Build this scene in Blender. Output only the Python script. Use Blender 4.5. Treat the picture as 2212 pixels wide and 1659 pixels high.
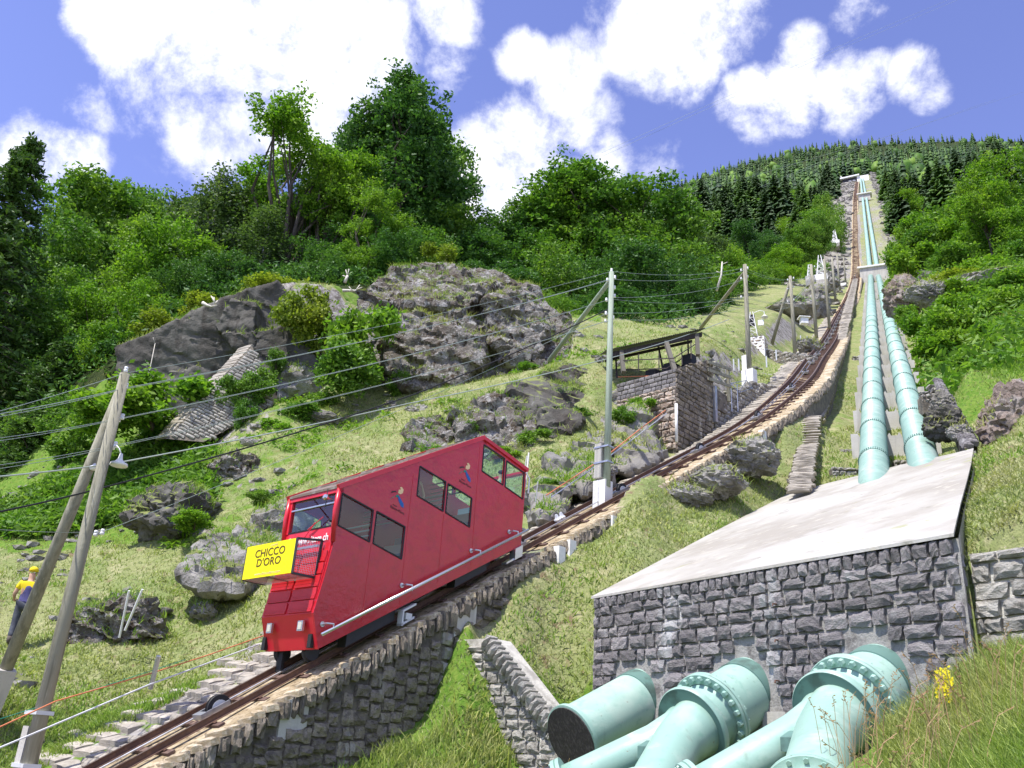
import bpy, bmesh, math, random
import numpy as np
from math import sin, cos, tan, radians, pi, hypot, atan2, sqrt
from mathutils import Vector, Matrix
random.seed(7); RNG = np.random.default_rng(7)
SC = bpy.context.scene; COL = SC.collection
for o in list(bpy.data.objects): bpy.data.objects.remove(o)
# ------------------------------------------------------------------ camera
FP, PITCH, ROLL, IW, IH = 1960., radians(22.53), radians(3.83), 2212., 1659.
_u = np.array([sin(ROLL)*cos(PITCH), cos(ROLL)*cos(PITCH), -sin(PITCH)])
_f = np.array([0, 0, -1.]); _f = _f - _u*_f.dot(_u); _f /= np.linalg.norm(_f)
RW = np.array([np.cross(_f, _u), _f, _u])              # camera -> world
cam = bpy.data.cameras.new('camera'); camo = bpy.data.objects.new('camera', cam); COL.objects.link(camo)
camo.matrix_world = Matrix([list(RW[0])+[0], list(RW[1])+[0], list(RW[2])+[0], [0, 0, 0, 1]])
cam.sensor_width = 36; cam.lens = 36*FP/IW; cam.clip_start = .1; cam.clip_end = 6000; SC.camera = camo
# ------------------------------------------------------------------ sun, sky, exposure
SUN_AZ, SUN_EL = radians(230), radians(62)
SUN = Vector((sin(SUN_AZ)*cos(SUN_EL), cos(SUN_AZ)*cos(SUN_EL), sin(SUN_EL)))
ld = bpy.data.lights.new('sun', 'SUN'); ld.energy = 4.6; ld.angle = radians(.53); ld.color = (1, .955, .88)
lo = bpy.data.objects.new('sun', ld); COL.objects.link(lo); lo.rotation_euler = SUN.to_track_quat('Z', 'Y').to_euler()
SC.view_settings.view_transform = 'Standard'; SC.view_settings.look = 'None'
SC.view_settings.exposure = .55; SC.view_settings.gamma = 1
SC.render.engine = 'CYCLES'
def ray(px, py):
    d = RW @ np.array([px-IW/2, -(py-IH/2), -FP]); return d/np.linalg.norm(d)
def at(px, py, dep):
    d = RW @ np.array([px-IW/2, -(py-IH/2), -FP]); return d*(dep/FP)
W_ = bpy.data.worlds.new('World'); SC.world = W_; W_.use_nodes = True
def build_world():
    nt = W_.node_tree; N = nt.nodes; L = nt.links; N.clear()
    out = N.new('ShaderNodeOutputWorld'); bg = N.new('ShaderNodeBackground'); L.new(bg.outputs[0], out.inputs[0])
    sky = N.new('ShaderNodeTexSky'); sky.sky_type = 'NISHITA'; sky.sun_disc = False
    sky.sun_elevation = SUN_EL; sky.sun_rotation = SUN_AZ; sky.altitude = 1000; sky.dust_density = .3
    bg.inputs[1].default_value = .14
    tc = N.new('ShaderNodeTexCoord')
    tint = N.new('ShaderNodeMix'); tint.data_type = 'RGBA'; tint.blend_type = 'MULTIPLY'; tint.inputs[0].default_value = 1
    L.new(sky.outputs[0], tint.inputs[6]); tint.inputs[7].default_value = (1.26, 1.04, 1.42, 1)
    def math_(op, a, b=None, cl=False):
        n = N.new('ShaderNodeMath'); n.operation = op; n.use_clamp = cl
        for i, v in enumerate((a, b)):
            if v is None: continue
            if isinstance(v, (int, float)): n.inputs[i].default_value = v
            else: L.new(v, n.inputs[i])
        return n.outputs[0]
    blobs = [(250,40,110,1),(430,90,200,1),(620,150,210,1),(760,90,160,1),(470,290,120,.8),(700,260,150,1),(960,20,90,.8),(90,345,85,1),(165,335,60,.9),
      (185,230,60,.55),(960,150,65,.65),(1130,120,62,.85),(1225,180,95,.8),(1290,110,75,.6),(1290,250,70,.6),(1110,365,150,1),(990,390,110,1),(1260,340,110,.8),(1420,60,140,1),(1545,40,110,.9),
      (1480,160,80,.9),(1620,225,85,.95),(1700,215,85,1),(1730,110,60,.8),(1820,190,85,.85),(1890,150,50,.6),(1860,25,60,.7),(1975,160,62,.8),(2010,200,50,.7),(1400,330,90,.35),(1110,225,45,.4),(1330,20,80,.7),(60,450,60,.5)]
    acc = None
    for x, y, r, w in blobs:
        d = ray(x, y); v = N.new('ShaderNodeVectorMath'); v.operation = 'DOT_PRODUCT'; v.inputs[1].default_value = tuple(d)
        L.new(tc.outputs['Generated'], v.inputs[0])
        m = N.new('ShaderNodeMapRange'); m.interpolation_type = 'SMOOTHSTEP'
        m.inputs[1].default_value = cos(1.3*r/FP); m.inputs[2].default_value = cos(.25*r/FP); m.inputs[4].default_value = w
        L.new(v.outputs['Value'], m.inputs[0])
        acc = m.outputs[0] if acc is None else math_('MAXIMUM', acc, m.outputs[0])
    # outside the frame the cloud field simply goes on
    v = N.new('ShaderNodeVectorMath'); v.operation = 'DOT_PRODUCT'; v.inputs[1].default_value = tuple(ray(1106, 500)); L.new(tc.outputs['Generated'], v.inputs[0])
    far = N.new('ShaderNodeMapRange'); far.inputs[1].default_value = cos(radians(42)); far.inputs[2].default_value = cos(radians(55)); L.new(v.outputs['Value'], far.inputs[0])
    n0 = N.new('ShaderNodeTexNoise'); n0.inputs['Scale'].default_value = 3.2; n0.inputs['Detail'].default_value = 3; L.new(tc.outputs['Generated'], n0.inputs[0])
    b0 = N.new('ShaderNodeMapRange'); b0.interpolation_type = 'SMOOTHSTEP'; b0.inputs[1].default_value = .45; b0.inputs[2].default_value = .62; L.new(n0.outputs[0], b0.inputs[0])
    acc = math_('MAXIMUM', acc, math_('MULTIPLY', far.outputs[0], b0.outputs[0]))
    n1 = N.new('ShaderNodeTexNoise'); n1.inputs['Scale'].default_value = 9; n1.inputs['Detail'].default_value = 12; n1.inputs['Roughness'].default_value = .66; n1.inputs['Distortion'].default_value = .15
    L.new(tc.outputs['Generated'], n1.inputs[0])
    dens = math_('ADD', acc, math_('MULTIPLY', math_('SUBTRACT', n1.outputs[0], .5), 3.1))
    cm = N.new('ShaderNodeMapRange'); cm.interpolation_type = 'SMOOTHSTEP'; cm.inputs[1].default_value = .36; cm.inputs[2].default_value = 1.12; L.new(dens, cm.inputs[0])
    cm2 = math_('MULTIPLY', cm.outputs[0], math_('POWER', acc, .35), True)
    mx = N.new('ShaderNodeMix'); mx.data_type = 'RGBA'; L.new(cm2, mx.inputs[0]); L.new(tint.outputs[2], mx.inputs[6]); mx.inputs[7].default_value = (6.6, 6.7, 7.2, 1)
    L.new(mx.outputs[2], bg.inputs[0])
build_world()
# ------------------------------------------------------------------ numpy noise
_perm = RNG.permutation(256); _perm = np.concatenate([_perm, _perm, _perm])
_gr = RNG.normal(size=(256, 3)); _gr /= np.linalg.norm(_gr, axis=1)[:, None]
def noise3(P):
    P = np.asarray(P, float); i = np.floor(P).astype(int); f = P-i; u = f*f*f*(f*(f*6-15)+10); i &= 255
    r = 0
    for dx in (0, 1):
        wx = u[:, 0] if dx else 1-u[:, 0]
        for dy in (0, 1):
            wy = u[:, 1] if dy else 1-u[:, 1]
            for dz in (0, 1):
                wz = u[:, 2] if dz else 1-u[:, 2]
                h = _perm[_perm[_perm[(i[:, 0]+dx) & 255]+((i[:, 1]+dy) & 255)]+((i[:, 2]+dz) & 255)]
                r = r+wx*wy*wz*((_gr[h]*(f-[dx, dy, dz])).sum(1))
    return r*1.5
def fbm(P, o=4, ridge=False):
    P = np.asarray(P, float); a = 1; r = 0; t = 0
    for k in range(o):
        n = noise3(P+k*17.3); n = 1-2*np.abs(n) if ridge else n
        r = r+a*n; t += a; a *= .5; P = P*2.03
    return r/t
# ------------------------------------------------------------------ materials
MATS = {}
def mat(name, base, rough=.85, layers=(), bump=None, spec=.3, metal=0., rnd=None, coord='pos', leaf=0., attr=None, extra=None, bump2=None, emit=None, alpha=None):
    """layers: (scale, colour, lo, hi[, stretch]) noise masks; bump (scale, strength, dist); rnd: per-object value spread"""
    m = bpy.data.materials.new(name); MATS[name] = m; m.use_nodes = True
    nt = m.node_tree; N = nt.nodes; L = nt.links; bs = N['Principled BSDF']
    bs.inputs['Roughness'].default_value = rough; bs.inputs['Metallic'].default_value = metal; bs.inputs['Specular IOR Level'].default_value = spec
    if coord == 'pos': co = N.new('ShaderNodeNewGeometry').outputs['Position']
    else: co = N.new('ShaderNodeTexCoord').outputs['Object']
    if rnd is not None and coord != 'pos':
        oi = N.new('ShaderNodeObjectInfo'); ad = N.new('ShaderNodeVectorMath'); ad.operation = 'ADD'; L.new(co, ad.inputs[0])
        cx = N.new('ShaderNodeCombineXYZ'); mm = N.new('ShaderNodeMath'); mm.operation = 'MULTIPLY'; mm.inputs[1].default_value = 37; L.new(oi.outputs['Random'], mm.inputs[0])
        for i in range(3): L.new(mm.outputs[0], cx.inputs[i])
        L.new(cx.outputs[0], ad.inputs[1]); co = ad.outputs[0]
    def nz(sc, det=6, st=None, rgh=.6):
        n = N.new('ShaderNodeTexNoise'); n.inputs['Scale'].default_value = sc; n.inputs['Detail'].default_value = det; n.inputs['Roughness'].default_value = rgh
        if st:
            v = N.new('ShaderNodeVectorMath'); v.operation = 'MULTIPLY'; v.inputs[1].default_value = st; L.new(co, v.inputs[0]); L.new(v.outputs[0], n.inputs[0])
        else: L.new(co, n.inputs[0])
        return n.outputs[0]
    def mixc(f, a, b, bt='MIX'):
        x = N.new('ShaderNodeMix'); x.data_type = 'RGBA'; x.blend_type = bt
        for k, v in ((0, f), (6, a), (7, b)):
            if isinstance(v, (int, float)): x.inputs[k].default_value = v
            elif isinstance(v, tuple): x.inputs[k].default_value = (*v, 1)
            else: L.new(v, x.inputs[k])
        return x.outputs[2]
    def rng(v, lo, hi, a=0., b=1.):
        r = N.new('ShaderNodeMapRange'); r.inputs[1].default_value = lo; r.inputs[2].default_value = hi; r.inputs[3].default_value = a; r.inputs[4].default_value = b; L.new(v, r.inputs[0]); return r.outputs[0]
    c = N.new('ShaderNodeRGB').outputs[0]; c.default_value = (*base, 1)
    for ly in layers:
        c = mixc(rng(nz(ly[0], st=ly[4] if len(ly) > 4 else None), ly[2], ly[3]), c, ly[1])
    if extra: c = extra(N, L, c, mixc, rng, nz, co)
    if rnd is not None:
        oi = N.new('ShaderNodeObjectInfo'); v = rng(oi.outputs['Random'], 0, 1, 1-rnd, 1+rnd)
        h = N.new('ShaderNodeHueSaturation'); L.new(v, h.inputs['Value']); L.new(c, h.inputs['Color']); c = h.outputs[0]
    if leaf:
        g = N.new('ShaderNodeNewGeometry'); h = N.new('ShaderNodeHueSaturation')
        L.new(rng(g.outputs['Random Per Island'], 0, 1, .6, 1.45), h.inputs['Value']); L.new(c, h.inputs['Color'])
        L.new(rng(g.outputs['Random Per Island'], 0, 1, .52, .485), h.inputs['Hue']); c = h.outputs[0]
    L.new(c, bs.inputs['Base Color'])
    if bump:
        b = N.new('ShaderNodeBump'); b.inputs['Strength'].default_value = bump[1]; b.inputs['Distance'].default_value = bump[2]; L.new(nz(bump[0], 8, rgh=.65), b.inputs['Height'])
        if bump2:
            b2 = N.new('ShaderNodeBump'); b2.inputs['Strength'].default_value = bump2[1]; b2.inputs['Distance'].default_value = bump2[2]; L.new(nz(bump2[0], 4), b2.inputs['Height']); L.new(b.outputs[0], b2.inputs['Normal']); b = b2
        L.new(b.outputs[0], bs.inputs['Normal'])
    if leaf:
        tr = N.new('ShaderNodeBsdfTranslucent'); L.new(mixc(1., c, (1.1, 1.25, .5), 'MULTIPLY'), tr.inputs[0])
        ms = N.new('ShaderNodeMixShader'); ms.inputs[0].default_value = leaf; L.new(bs.outputs[0], ms.inputs[1]); L.new(tr.outputs[0], ms.inputs[2]); L.new(ms.outputs[0], N['Material Output'].inputs[0])
    return m
# ------------------------------------------------------------------ mesh helpers
def newmesh(name, V, Fc, smooth=False):
    me = bpy.data.meshes.new(name); V = np.asarray(V, dtype=np.float32).reshape(-1, 3)
    if isinstance(Fc, np.ndarray):
        k = Fc.shape[1]; me.vertices.add(len(V)); me.vertices.foreach_set('co', V.ravel()); me.loops.add(Fc.size); me.loops.foreach_set('vertex_index', Fc.astype(np.int32).ravel())
        me.polygons.add(len(Fc)); me.polygons.foreach_set('loop_start', np.arange(0, Fc.size, k, dtype=np.int32)); me.update(calc_edges=True)
    else: me.from_pydata(V.tolist(), [], Fc)
    if smooth: me.polygons.foreach_set('use_smooth', np.ones(len(me.polygons), dtype=bool))
    return me
def link(name, me, m=None, parent=None, loc=None):
    o = bpy.data.objects.new(name, me); COL.objects.link(o)
    if m is not None and not me.materials: me.materials.append(MATS[m] if isinstance(m, str) else m)
    if parent is not None:
        o.parent = parent
        if loc is None: o.matrix_parent_inverse = Matrix.Translation(parent.location).inverted() if parent.rotation_euler[2] == 0 else parent.matrix_basis.inverted()
    if loc is not None: o.location = loc
    return o
def tag(o, label=None, cat=None, group=None, kind=None):
    for k, v in (('label', label), ('category', cat), ('group', group), ('kind', kind)):
        if v: o[k] = v
    return o
def thing(name, label, cat, loc=(0, 0, 0), group=None):
    o = bpy.data.objects.new(name, None); COL.objects.link(o); o.location = Vector(loc); o.empty_display_size = .2
    return tag(o, label, cat, group)
class MB:
    def __init__(s): s.v = []; s.f = []
    def add(s, V, F):
        n = len(s.v); s.v += [tuple(map(float, p)) for p in V]; s.f += [[i+n for i in f] for f in F]; return s
    def box(s, o, a, b, c):
        o, a, b, c = map(Vector, (o, a, b, c))
        V = [o, o+a, o+a+b, o+b, o+c, o+a+c, o+a+b+c, o+b+c]
        F = [(0, 3, 2, 1), (4, 5, 6, 7), (0, 1, 5, 4), (1, 2, 6, 5), (2, 3, 7, 6), (3, 0, 4, 7)]
        if a.cross(b).dot(c) < 0: F = [f[::-1] for f in F]
        return s.add(V, F)
    def bar(s, p, q, w, h, up=(0, 0, 1)):
        p, q = Vector(p), Vector(q); d = (q-p).normalized(); x = d.cross(Vector(up))
        if x.length < 1e-4: x = d.cross(Vector((1, 0, 0)))
        x.normalize(); y = x.cross(d)
        return s.box(p-x*w/2-y*h/2, x*w, q-p, y*h)
    def tube(s, pts, r, n=8, caps=True, r1=None):
        pts = [Vector(p) for p in pts]; K = len(pts); rings = []; x = None
        for k, p in enumerate(pts):
            d = (pts[min(k+1, K-1)]-pts[max(k-1, 0)]).normalized()
            if x is None: x = d.orthogonal().normalized()
            else: x = (x-d*x.dot(d)).normalized()
            y = d.cross(x); rr = (r[k] if isinstance(r, (list, tuple)) else (r if r1 is None else r+(r1-r)*k/(K-1)))
            rings.append([p+(x*cos(2*pi*i/n)+y*sin(2*pi*i/n))*rr for i in range(n)])
        V = [v for R_ in rings for v in R_]; F = []
        for k in range(K-1):
            for i in range(n): j = (i+1) % n; F.append((k*n+i, k*n+j, (k+1)*n+j, (k+1)*n+i))
        if caps: F.append(tuple(range(n))[::-1]); F.append(tuple((K-1)*n+i for i in range(n)))
        return s.add(V, F)
    def lathe(s, c, axis, prof, n=32, caps=True):
        c = Vector(c); d = Vector(axis).normalized(); x = d.orthogonal().normalized(); y = d.cross(x)
        V = [c+d*h+(x*cos(2*pi*i/n)+y*sin(2*pi*i/n))*r for h, r in prof for i in range(n)]; F = []
        for k in range(len(prof)-1):
            for i in range(n): j = (i+1) % n; F.append((k*n+i, k*n+j, (k+1)*n+j, (k+1)*n+i))
        if caps: F.append(tuple(range(n))[::-1]); F.append(tuple((len(prof)-1)*n+i for i in range(n)))
        return s.add(V, F)
    def build(s, name, m, parent=None, smooth=False, ang=None):
        me = newmesh(name, s.v, s.f, smooth or ang is not None)
        if ang is not None:
            try: me.set_sharp_from_angle(angle=radians(ang))
            except Exception: pass
        return link(name, me, m, parent)
def copy_tree(o, parent=None, keep=True):
    c = o.copy(); COL.objects.link(c)
    if parent is not None: c.parent = parent
    for ch in list(CH.get(o.name, ())): copy_tree(ch, c)
    return c
CH = {}
def reg(root):                     # remember children so copy_tree needs no scene scan
    for ch in root.children: CH.setdefault(root.name, []).append(ch); reg(ch)
# ------------------------------------------------------------------ track frame
TA = radians(44.2); DV = np.array([sin(TA), cos(TA), 0.]); NV = np.array([cos(TA), -sin(TA), 0.]); TS = .588
def TF(s, t, z): return DV*s+NV*t+np.array([0, 0, z])
def railz(s): return TS*s-4.96
# plan polyline of the funicular: centre of the rail heads (world)
_tp = [TF(s, -16.5, railz(s)) for s in (-6, 0, 8, 16, 24, 30.5)]
_tp += [at(1715, 829, 41.5), at(1757, 775, 52), at(1790, 733, 68), at(1817, 678, 105), at(1838, 635, 133), at(1848, 595, 176), at(1847.5, 505, 262), at(1847.5, 430, 368), at(1851, 392, 530)]
def catmull(pts, n=12):
    P = [np.array(p, float) for p in pts]; P = [2*P[0]-P[1]]+P+[2*P[-1]-P[-2]]; out = []
    for i in range(1, len(P)-2):
        a, b, c, d = P[i-1:i+3]
        t0 = 0; t1 = np.linalg.norm(b-a)**.5; t2 = t1+np.linalg.norm(c-b)**.5; t3 = t2+np.linalg.norm(d-c)**.5
        for k in range(n):
            t = t1+(t2-t1)*k/n
            A1 = (t1-t)/(t1-t0)*a+(t-t0)/(t1-t0)*b; A2 = (t2-t)/(t2-t1)*b+(t-t1)/(t2-t1)*c; A3 = (t3-t)/(t3-t2)*c+(t-t2)/(t3-t2)*d
            B1 = (t2-t)/(t2-t0)*A1+(t-t0)/(t2-t0)*A2; B2 = (t3-t)/(t3-t1)*A2+(t-t1)/(t3-t1)*A3
            out.append((t2-t)/(t2-t1)*B1+(t-t1)/(t2-t1)*B2)
    out.append(P[-2]); return np.array(out)
TRK = catmull(_tp, 10)
TN = np.zeros_like(TRK); _d = np.gradient(TRK, axis=0); TN[:, 0] = _d[:, 1]; TN[:, 1] = -_d[:, 0]; TN /= np.linalg.norm(TN, axis=1)[:, None]
TLEN = np.concatenate([[0], np.cumsum(np.linalg.norm(np.diff(TRK, axis=0), axis=1))])
def trk(l):                        # point, lateral, tangent at arc length l
    p = np.array([np.interp(l, TLEN, TRK[:, i]) for i in range(3)]); n = np.array([np.interp(l, TLEN, TN[:, i]) for i in range(3)]); n /= np.linalg.norm(n)
    q = np.array([np.interp(l+.3, TLEN, TRK[:, i]) for i in range(3)]); p0 = np.array([np.interp(l-.3, TLEN, TRK[:, i]) for i in range(3)])
    d = (q-p0); d /= np.linalg.norm(d); return p, n, d
# penstock axes
PIPE_L = [at(1888, 1010, 28.8), at(1880.5, 597, 172), at(1863.5, 428, 360), at(1859, 386, 560)]
PIPE_R = [at(1990, 980, 28.8), at(1897.5, 597, 172), at(1871.5, 428, 360), at(1863.8, 386, 560)]
for PP in (PIPE_L, PIPE_R): d = (PP[1]-PP[0])/np.linalg.norm(PP[1]-PP[0]); PP[0] = PP[0]-d*3.2
# anchor block
WA, WB = np.array([2.08, 19.92, 3.40]), np.array([6.55, 12.85, 3.44])
WU = (WB-WA); WU[2] = 0; WLEN = np.linalg.norm(WU); WU /= WLEN
WN = np.array([WU[1], -WU[0], 0.]);  WN = -WN if WN.dot(np.array([1, 1, 0])) > 0 else WN      # outward, towards lower left
SLN = np.cross(WB-WA, at(1888, 1018, 28.9)-WA); SLN = SLN/np.linalg.norm(SLN)*(1 if SLN[2] > 0 else -1)
def slabz(x, y): return WA[2]-(SLN[0]*(x-WA[0])+SLN[1]*(y-WA[1]))/SLN[2]
def at_slab(px, py):
    d = ray(px, py); return d*(WA.dot(SLN)/d.dot(SLN))
SLAB_PX = [(1440,1203),(1540,1150),(1625,1106),(1700,1068),(1790,1043),(1880,1021),(1945,1004),(2010,990),(2060,979),(2103,968),(2098,1000),(2088,1040),(2074,1090)]
SLAB_POLY = np.array([WA]+[at_slab(*q) for q in SLAB_PX]+[WB])[:, :2]
def in_poly(x, y, P):
    r = np.zeros(len(x), bool); j = len(P)-1
    for i in range(len(P)):
        k = ((P[i, 1] > y) != (P[j, 1] > y)) & (x < (P[j, 0]-P[i, 0])*(y-P[i, 1])/(P[j, 1]-P[i, 1]+1e-12)+P[i, 0]); r ^= k; j = i
    return r
# ------------------------------------------------------------------ terrain
CP = []
def cp(*a):
    for x, y, d in a: CP.append(at(x, y, d))
cp((1000,1640,14),(1150,1640,14),(1230,1590,19),(950,1575,18.3))
cp((2212,1400,10.5),(2160,1540,9.2),(2212,1590,8),(2212,1700,7))
cp((2150,1165,13.3),(2212,1160,12.6),(2150,1050,17),(2180,950,23),(2212,1050,16),(2150,870,31),(2108,940,25.5))
cp((45,1385,25),(10,1510,19),(240,1390,24),(440,1340,26),(300,1250,29),(100,1250,30),(580,1260,26.5),(450,1180,31),(100,1160,34),(300,1130,35),(30,1080,40),(560,1090,33),(450,1000,38),(200,1020,41),(650,930,39.5),(900,905,40),(1100,965,35.5),(900,990,35),(700,1010,34.5),(760,880,43),(450,945,42))
cp((300,840,47),(860,855,44),(1050,820,44),(1240,765,45),(1210,800,42),(1300,860,38),(1150,900,38),(1160,1060,29),(1305,1038,28.3),(1400,960,32),(1400,870,38),(1300,745,47),(1260,700,52),(1400,742,48),(1450,716,56),(1600,700,60),(1540,760,46),(1560,850,37),(1600,700,62),(1480,650,80))
cp((1615,825,45),(1640,760,55),(1700,690,72),(1610,668,82),(1740,650,95),(1680,622,105),(1790,640,110),(1620,620,120),(1600,580,170),(1500,560,160),(1700,540,220),(1700,450,420),(1600,480,330),(1500,500,260),(1790,520,250),(1800,430,370))
cp((300,735,50.5),(450,655,50.5),(620,607,51),(300,720,62),(600,600,64),(300,830,130),(600,780,140),(0,860,60),(0,1000,48),(100,800,62),(0,900,120),(900,660,56),(900,640,66),(900,740,140),(1200,690,60),(1200,720,110),(1400,640,130),(1300,800,300),(900,850,400),(400,900,400),(1450,600,200),(1420,520,420),(1400,520,700))
cp((1100,1395,20.6),(1030,1378,20.6),(1180,1505,19.6),(1262,1495,19.9),(1180,1330,21.8),(1330,1235,22.2),(1440,1190,23.8),(1540,1138,26.6),(1625,1094,29.4),(1700,1056,31.6),(1450,1120,26.5),(1580,1010,31.5),(1690,920,35),(1800,1030,30.8))
cp((2020,900,31),(2080,800,38),(2212,770,42),(2150,720,52),(2050,690,66),(2212,680,56),(1950,640,95),(2010,590,105),(2100,610,90),(2200,590,82),(2000,520,160),(2150,500,150),(2212,460,150),(1940,500,250),(1925,430,370),(2050,440,300),(2200,400,280),(2150,560,110))
cp((1450,455,720),(1550,412,800),(1700,372,900),(1800,345,1000),(1860,330,1100),(1950,328,1150),(2000,318,1200),(2130,312,1200),(2212,322,1100),(1865,360,900),(2100,350,750),(1700,415,620),(2500,330,1000),(2500,450,350),(2600,650,150),(2600,900,50),(2500,1100,20),(-300,1000,60),(-300,900,150),(-300,1300,28),(-300,1500,18))
for a, b in ((0, 1), (1, 2), (2, 3)):
    for k in (0, .25, .5, .75, 1):
        p = (PIPE_L[a]*(1-k)+PIPE_L[b]*k+PIPE_R[a]*(1-k)+PIPE_R[b]*k)/2; CP.append(p-[0, 0, 1.0])
for i in range(24, len(TRK), 6): CP.append(TRK[i]-[0, 0, .75])
_pd = PIPE_L[1]-PIPE_L[0]; _pl = np.linalg.norm(_pd); _pd /= _pl; _pn = np.array([_pd[1], -_pd[0], 0]); _pn /= np.linalg.norm(_pn)
for k in (8, 13, 18, 24, 31, 39, 48, 60, 75, 92, 110, 130, 150, 175):
    p = PIPE_L[0]+_pd*k; CP.append(p-_pn*1.9-[0, 0, .7]); CP.append(p+_pn*3.6-[0, 0, .6])
for l in (46, 50, 54, 59, 65, 73, 83, 95, 110, 130):
    i = int(np.argmin(np.abs(np.concatenate([[0], np.cumsum(np.linalg.norm(np.diff(TRK, axis=0), axis=1))])-l))); CP.append(TRK[i]+TN[i]*1.9-[0, 0, .85])
for s in (12, 14, 16, 18, 20, 23, 26): CP.append(TF(s, -18.4, railz(s)-.25))
for px_, py_ in ((700,1690),(780,1659),(850,1602),(925,1545),(1013,1346),(1115,1279),(1182,1225),(1250,1180),(1330,1125),(1440,1058)):
    d_ = ray(px_, py_); CP.append(d_*(-15.12/d_.dot(NV)))
CP.append(TF(8, -14.6, -3.2)); CP.append(TF(10, -14.6, -2.2))
CP.append(PIPE_L[3]+[10, 25, 20])
for az in range(-70, 80, 15):
    for D, z in ((3, -1.6), (6, -1.5)): CP.append(np.array([D*sin(radians(az)), D*cos(radians(az)), z+(.9 if az > 22 and D > 5 else 0)]))
CP = np.array(CP)
def feat(P):
    D = np.hypot(P[:, 0], P[:, 1]); return np.stack([np.arctan2(P[:, 0], P[:, 1])*2.6, np.log(np.maximum(D, 2.5))], 1), D
CF, CD = feat(CP); CT = CP[:, 2]/CD
def _K(A, B):
    r2 = ((A[:, None, :]-B[None, :, :])**2).sum(2); return .5*r2*np.log(r2+1e-9)
n = len(CF); Kk = _K(CF, CF)+np.eye(n)*2e-4; Pm = np.hstack([np.ones((n, 1)), CF])
SOL = np.linalg.solve(np.vstack([np.hstack([Kk, Pm]), np.hstack([Pm.T, np.zeros((3, 3))])]), np.concatenate([CT, np.zeros(3)]))
_xy = TRK[:, :2]
def ground(XY, detail=True):
    XY = np.atleast_2d(np.asarray(XY, float))[:, :2]; out = np.empty(len(XY))
    for i in range(0, len(XY), 20000):
        Q = XY[i:i+20000]; Fq, D = feat(Q); out[i:i+20000] = (_K(Fq, CF) @ SOL[:n]+SOL[n]+Fq @ SOL[n+1:])*np.maximum(D, 2.5)
    D = np.hypot(XY[:, 0], XY[:, 1]); x, y = XY[:, 0], XY[:, 1]
    az = np.degrees(np.arctan2(x, y)); side = np.clip((np.abs(az)-62)/25, 0, 1); out = out*(1-side)+side*(-1.6+.03*D)
    P3 = np.stack([x, y, np.zeros_like(x)], 1)
    out += .16*fbm(P3*.45, 3)*np.clip((D-9)/10, 0, 1)+fbm(P3*.06, 3)*np.clip((D-60)/60, 0, 1)*1.6
    if detail: out += .06*fbm(P3*2.1, 3)*np.clip((D-3)/10, .3, 1)
    # rocky steps on the open slope left of the line
    lat = x*NV[0]+y*NV[1]; s = x*DV[0]+y*DV[1]
    m = np.clip((-19.5-lat)/2, 0, 1)*np.clip((D-24)/4, 0, 1)*np.clip((75-D)/20, 0, 1)
    rg = fbm(P3*.28+5, 4, True); out += m*.55*np.clip(rg-.25, 0, 1)
    # foot of the cliffs: the ground stays low up to the rock faces
    dep = -(RW[0, 2]*x+RW[1, 2]*y+RW[2, 2]*out); cx_ = RW[0, 0]*x+RW[1, 0]*y+RW[2, 0]*out; pxx = IW/2+FP*cx_/np.maximum(dep, .1)
    te = np.interp(pxx, CLX, CLT); lim = te*D; kk = np.clip((dep-CLD)/2.2, 0, 1); cm_ = (pxx > 225) & (pxx < 1235) & (D > 40) & (D < 62)
    out = np.where(cm_, np.where(out > lim, lim*(1-kk)+out*kk, out), out)
    te2 = np.interp(pxx, BRX, BRT)*D-.15; kb = (pxx > 200) & (pxx < 1150) & (dep > 50) & (D < 85); out = np.where(kb, np.minimum(out, te2), out)
    # in front of the anchor wall
    q = (x-WA[0])*WN[0]+(y-WA[1])*WN[1]; w = (x-WA[0])*WU[0]+(y-WA[1])*WU[1]
    qs = q+.55*(w > 8.3); fr = np.clip((qs+.25)/.3, 0, 1)*np.clip((w+1.3)/1.3, 0, 1)*np.clip((14.5-w)/1.6, 0, 1)*np.clip((12-q)/4, 0, 1)
    zf = .12-.28*np.clip(q, 0, 8)+1.7*np.clip((w-8.15+.12*q)/1.6, 0, 1)
    out = out*(1-fr)+np.minimum(out, zf)*fr
    # beneath the slab
    ins = in_poly(x, y, SLAB_POLY)
    out = np.where(ins, np.minimum(out, slabz(x, y)-.25), out)
    # pier wall terrace right of the line
    # strip under the long pipes
    pd = PIPE_L[1]-PIPE_L[0]; ph = pd[:2]/np.linalg.norm(pd[:2]); pn = np.array([ph[1], -ph[0]]); mid_ = (PIPE_L[0]+PIPE_R[0])/2; al = (x-mid_[0])*ph[0]+(y-mid_[1])*ph[1]; la = (x-mid_[0])*pn[0]+(y-mid_[1])*pn[1]; L1 = np.linalg.norm(pd[:2])
    p2 = PIPE_L[2]-PIPE_L[1]; p3 = PIPE_L[3]-PIPE_L[2]; L2 = np.linalg.norm(p2[:2]); L3 = np.linalg.norm(p3[:2])
    pz = np.interp(al, [-30, 0, L1, L1+L2, L1+L2+L3], [PIPE_L[0][2]-30*pd[2]/L1, PIPE_L[0][2], PIPE_L[1][2], PIPE_L[2][2], PIPE_L[3][2]])-.80-.002*np.clip(al, 0, 500)
    kp = np.clip((np.abs(la)-1.4-.004*np.clip(al, 0, 500))/2.2, 0, 1); kp = kp*kp*(3-2*kp); ok = (al > -2) & (al < L1+L2+L3+5); out = np.where(ok, (pz+.12*fbm(P3*.9, 2))*(1-kp)+out*kp, out)
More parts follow.
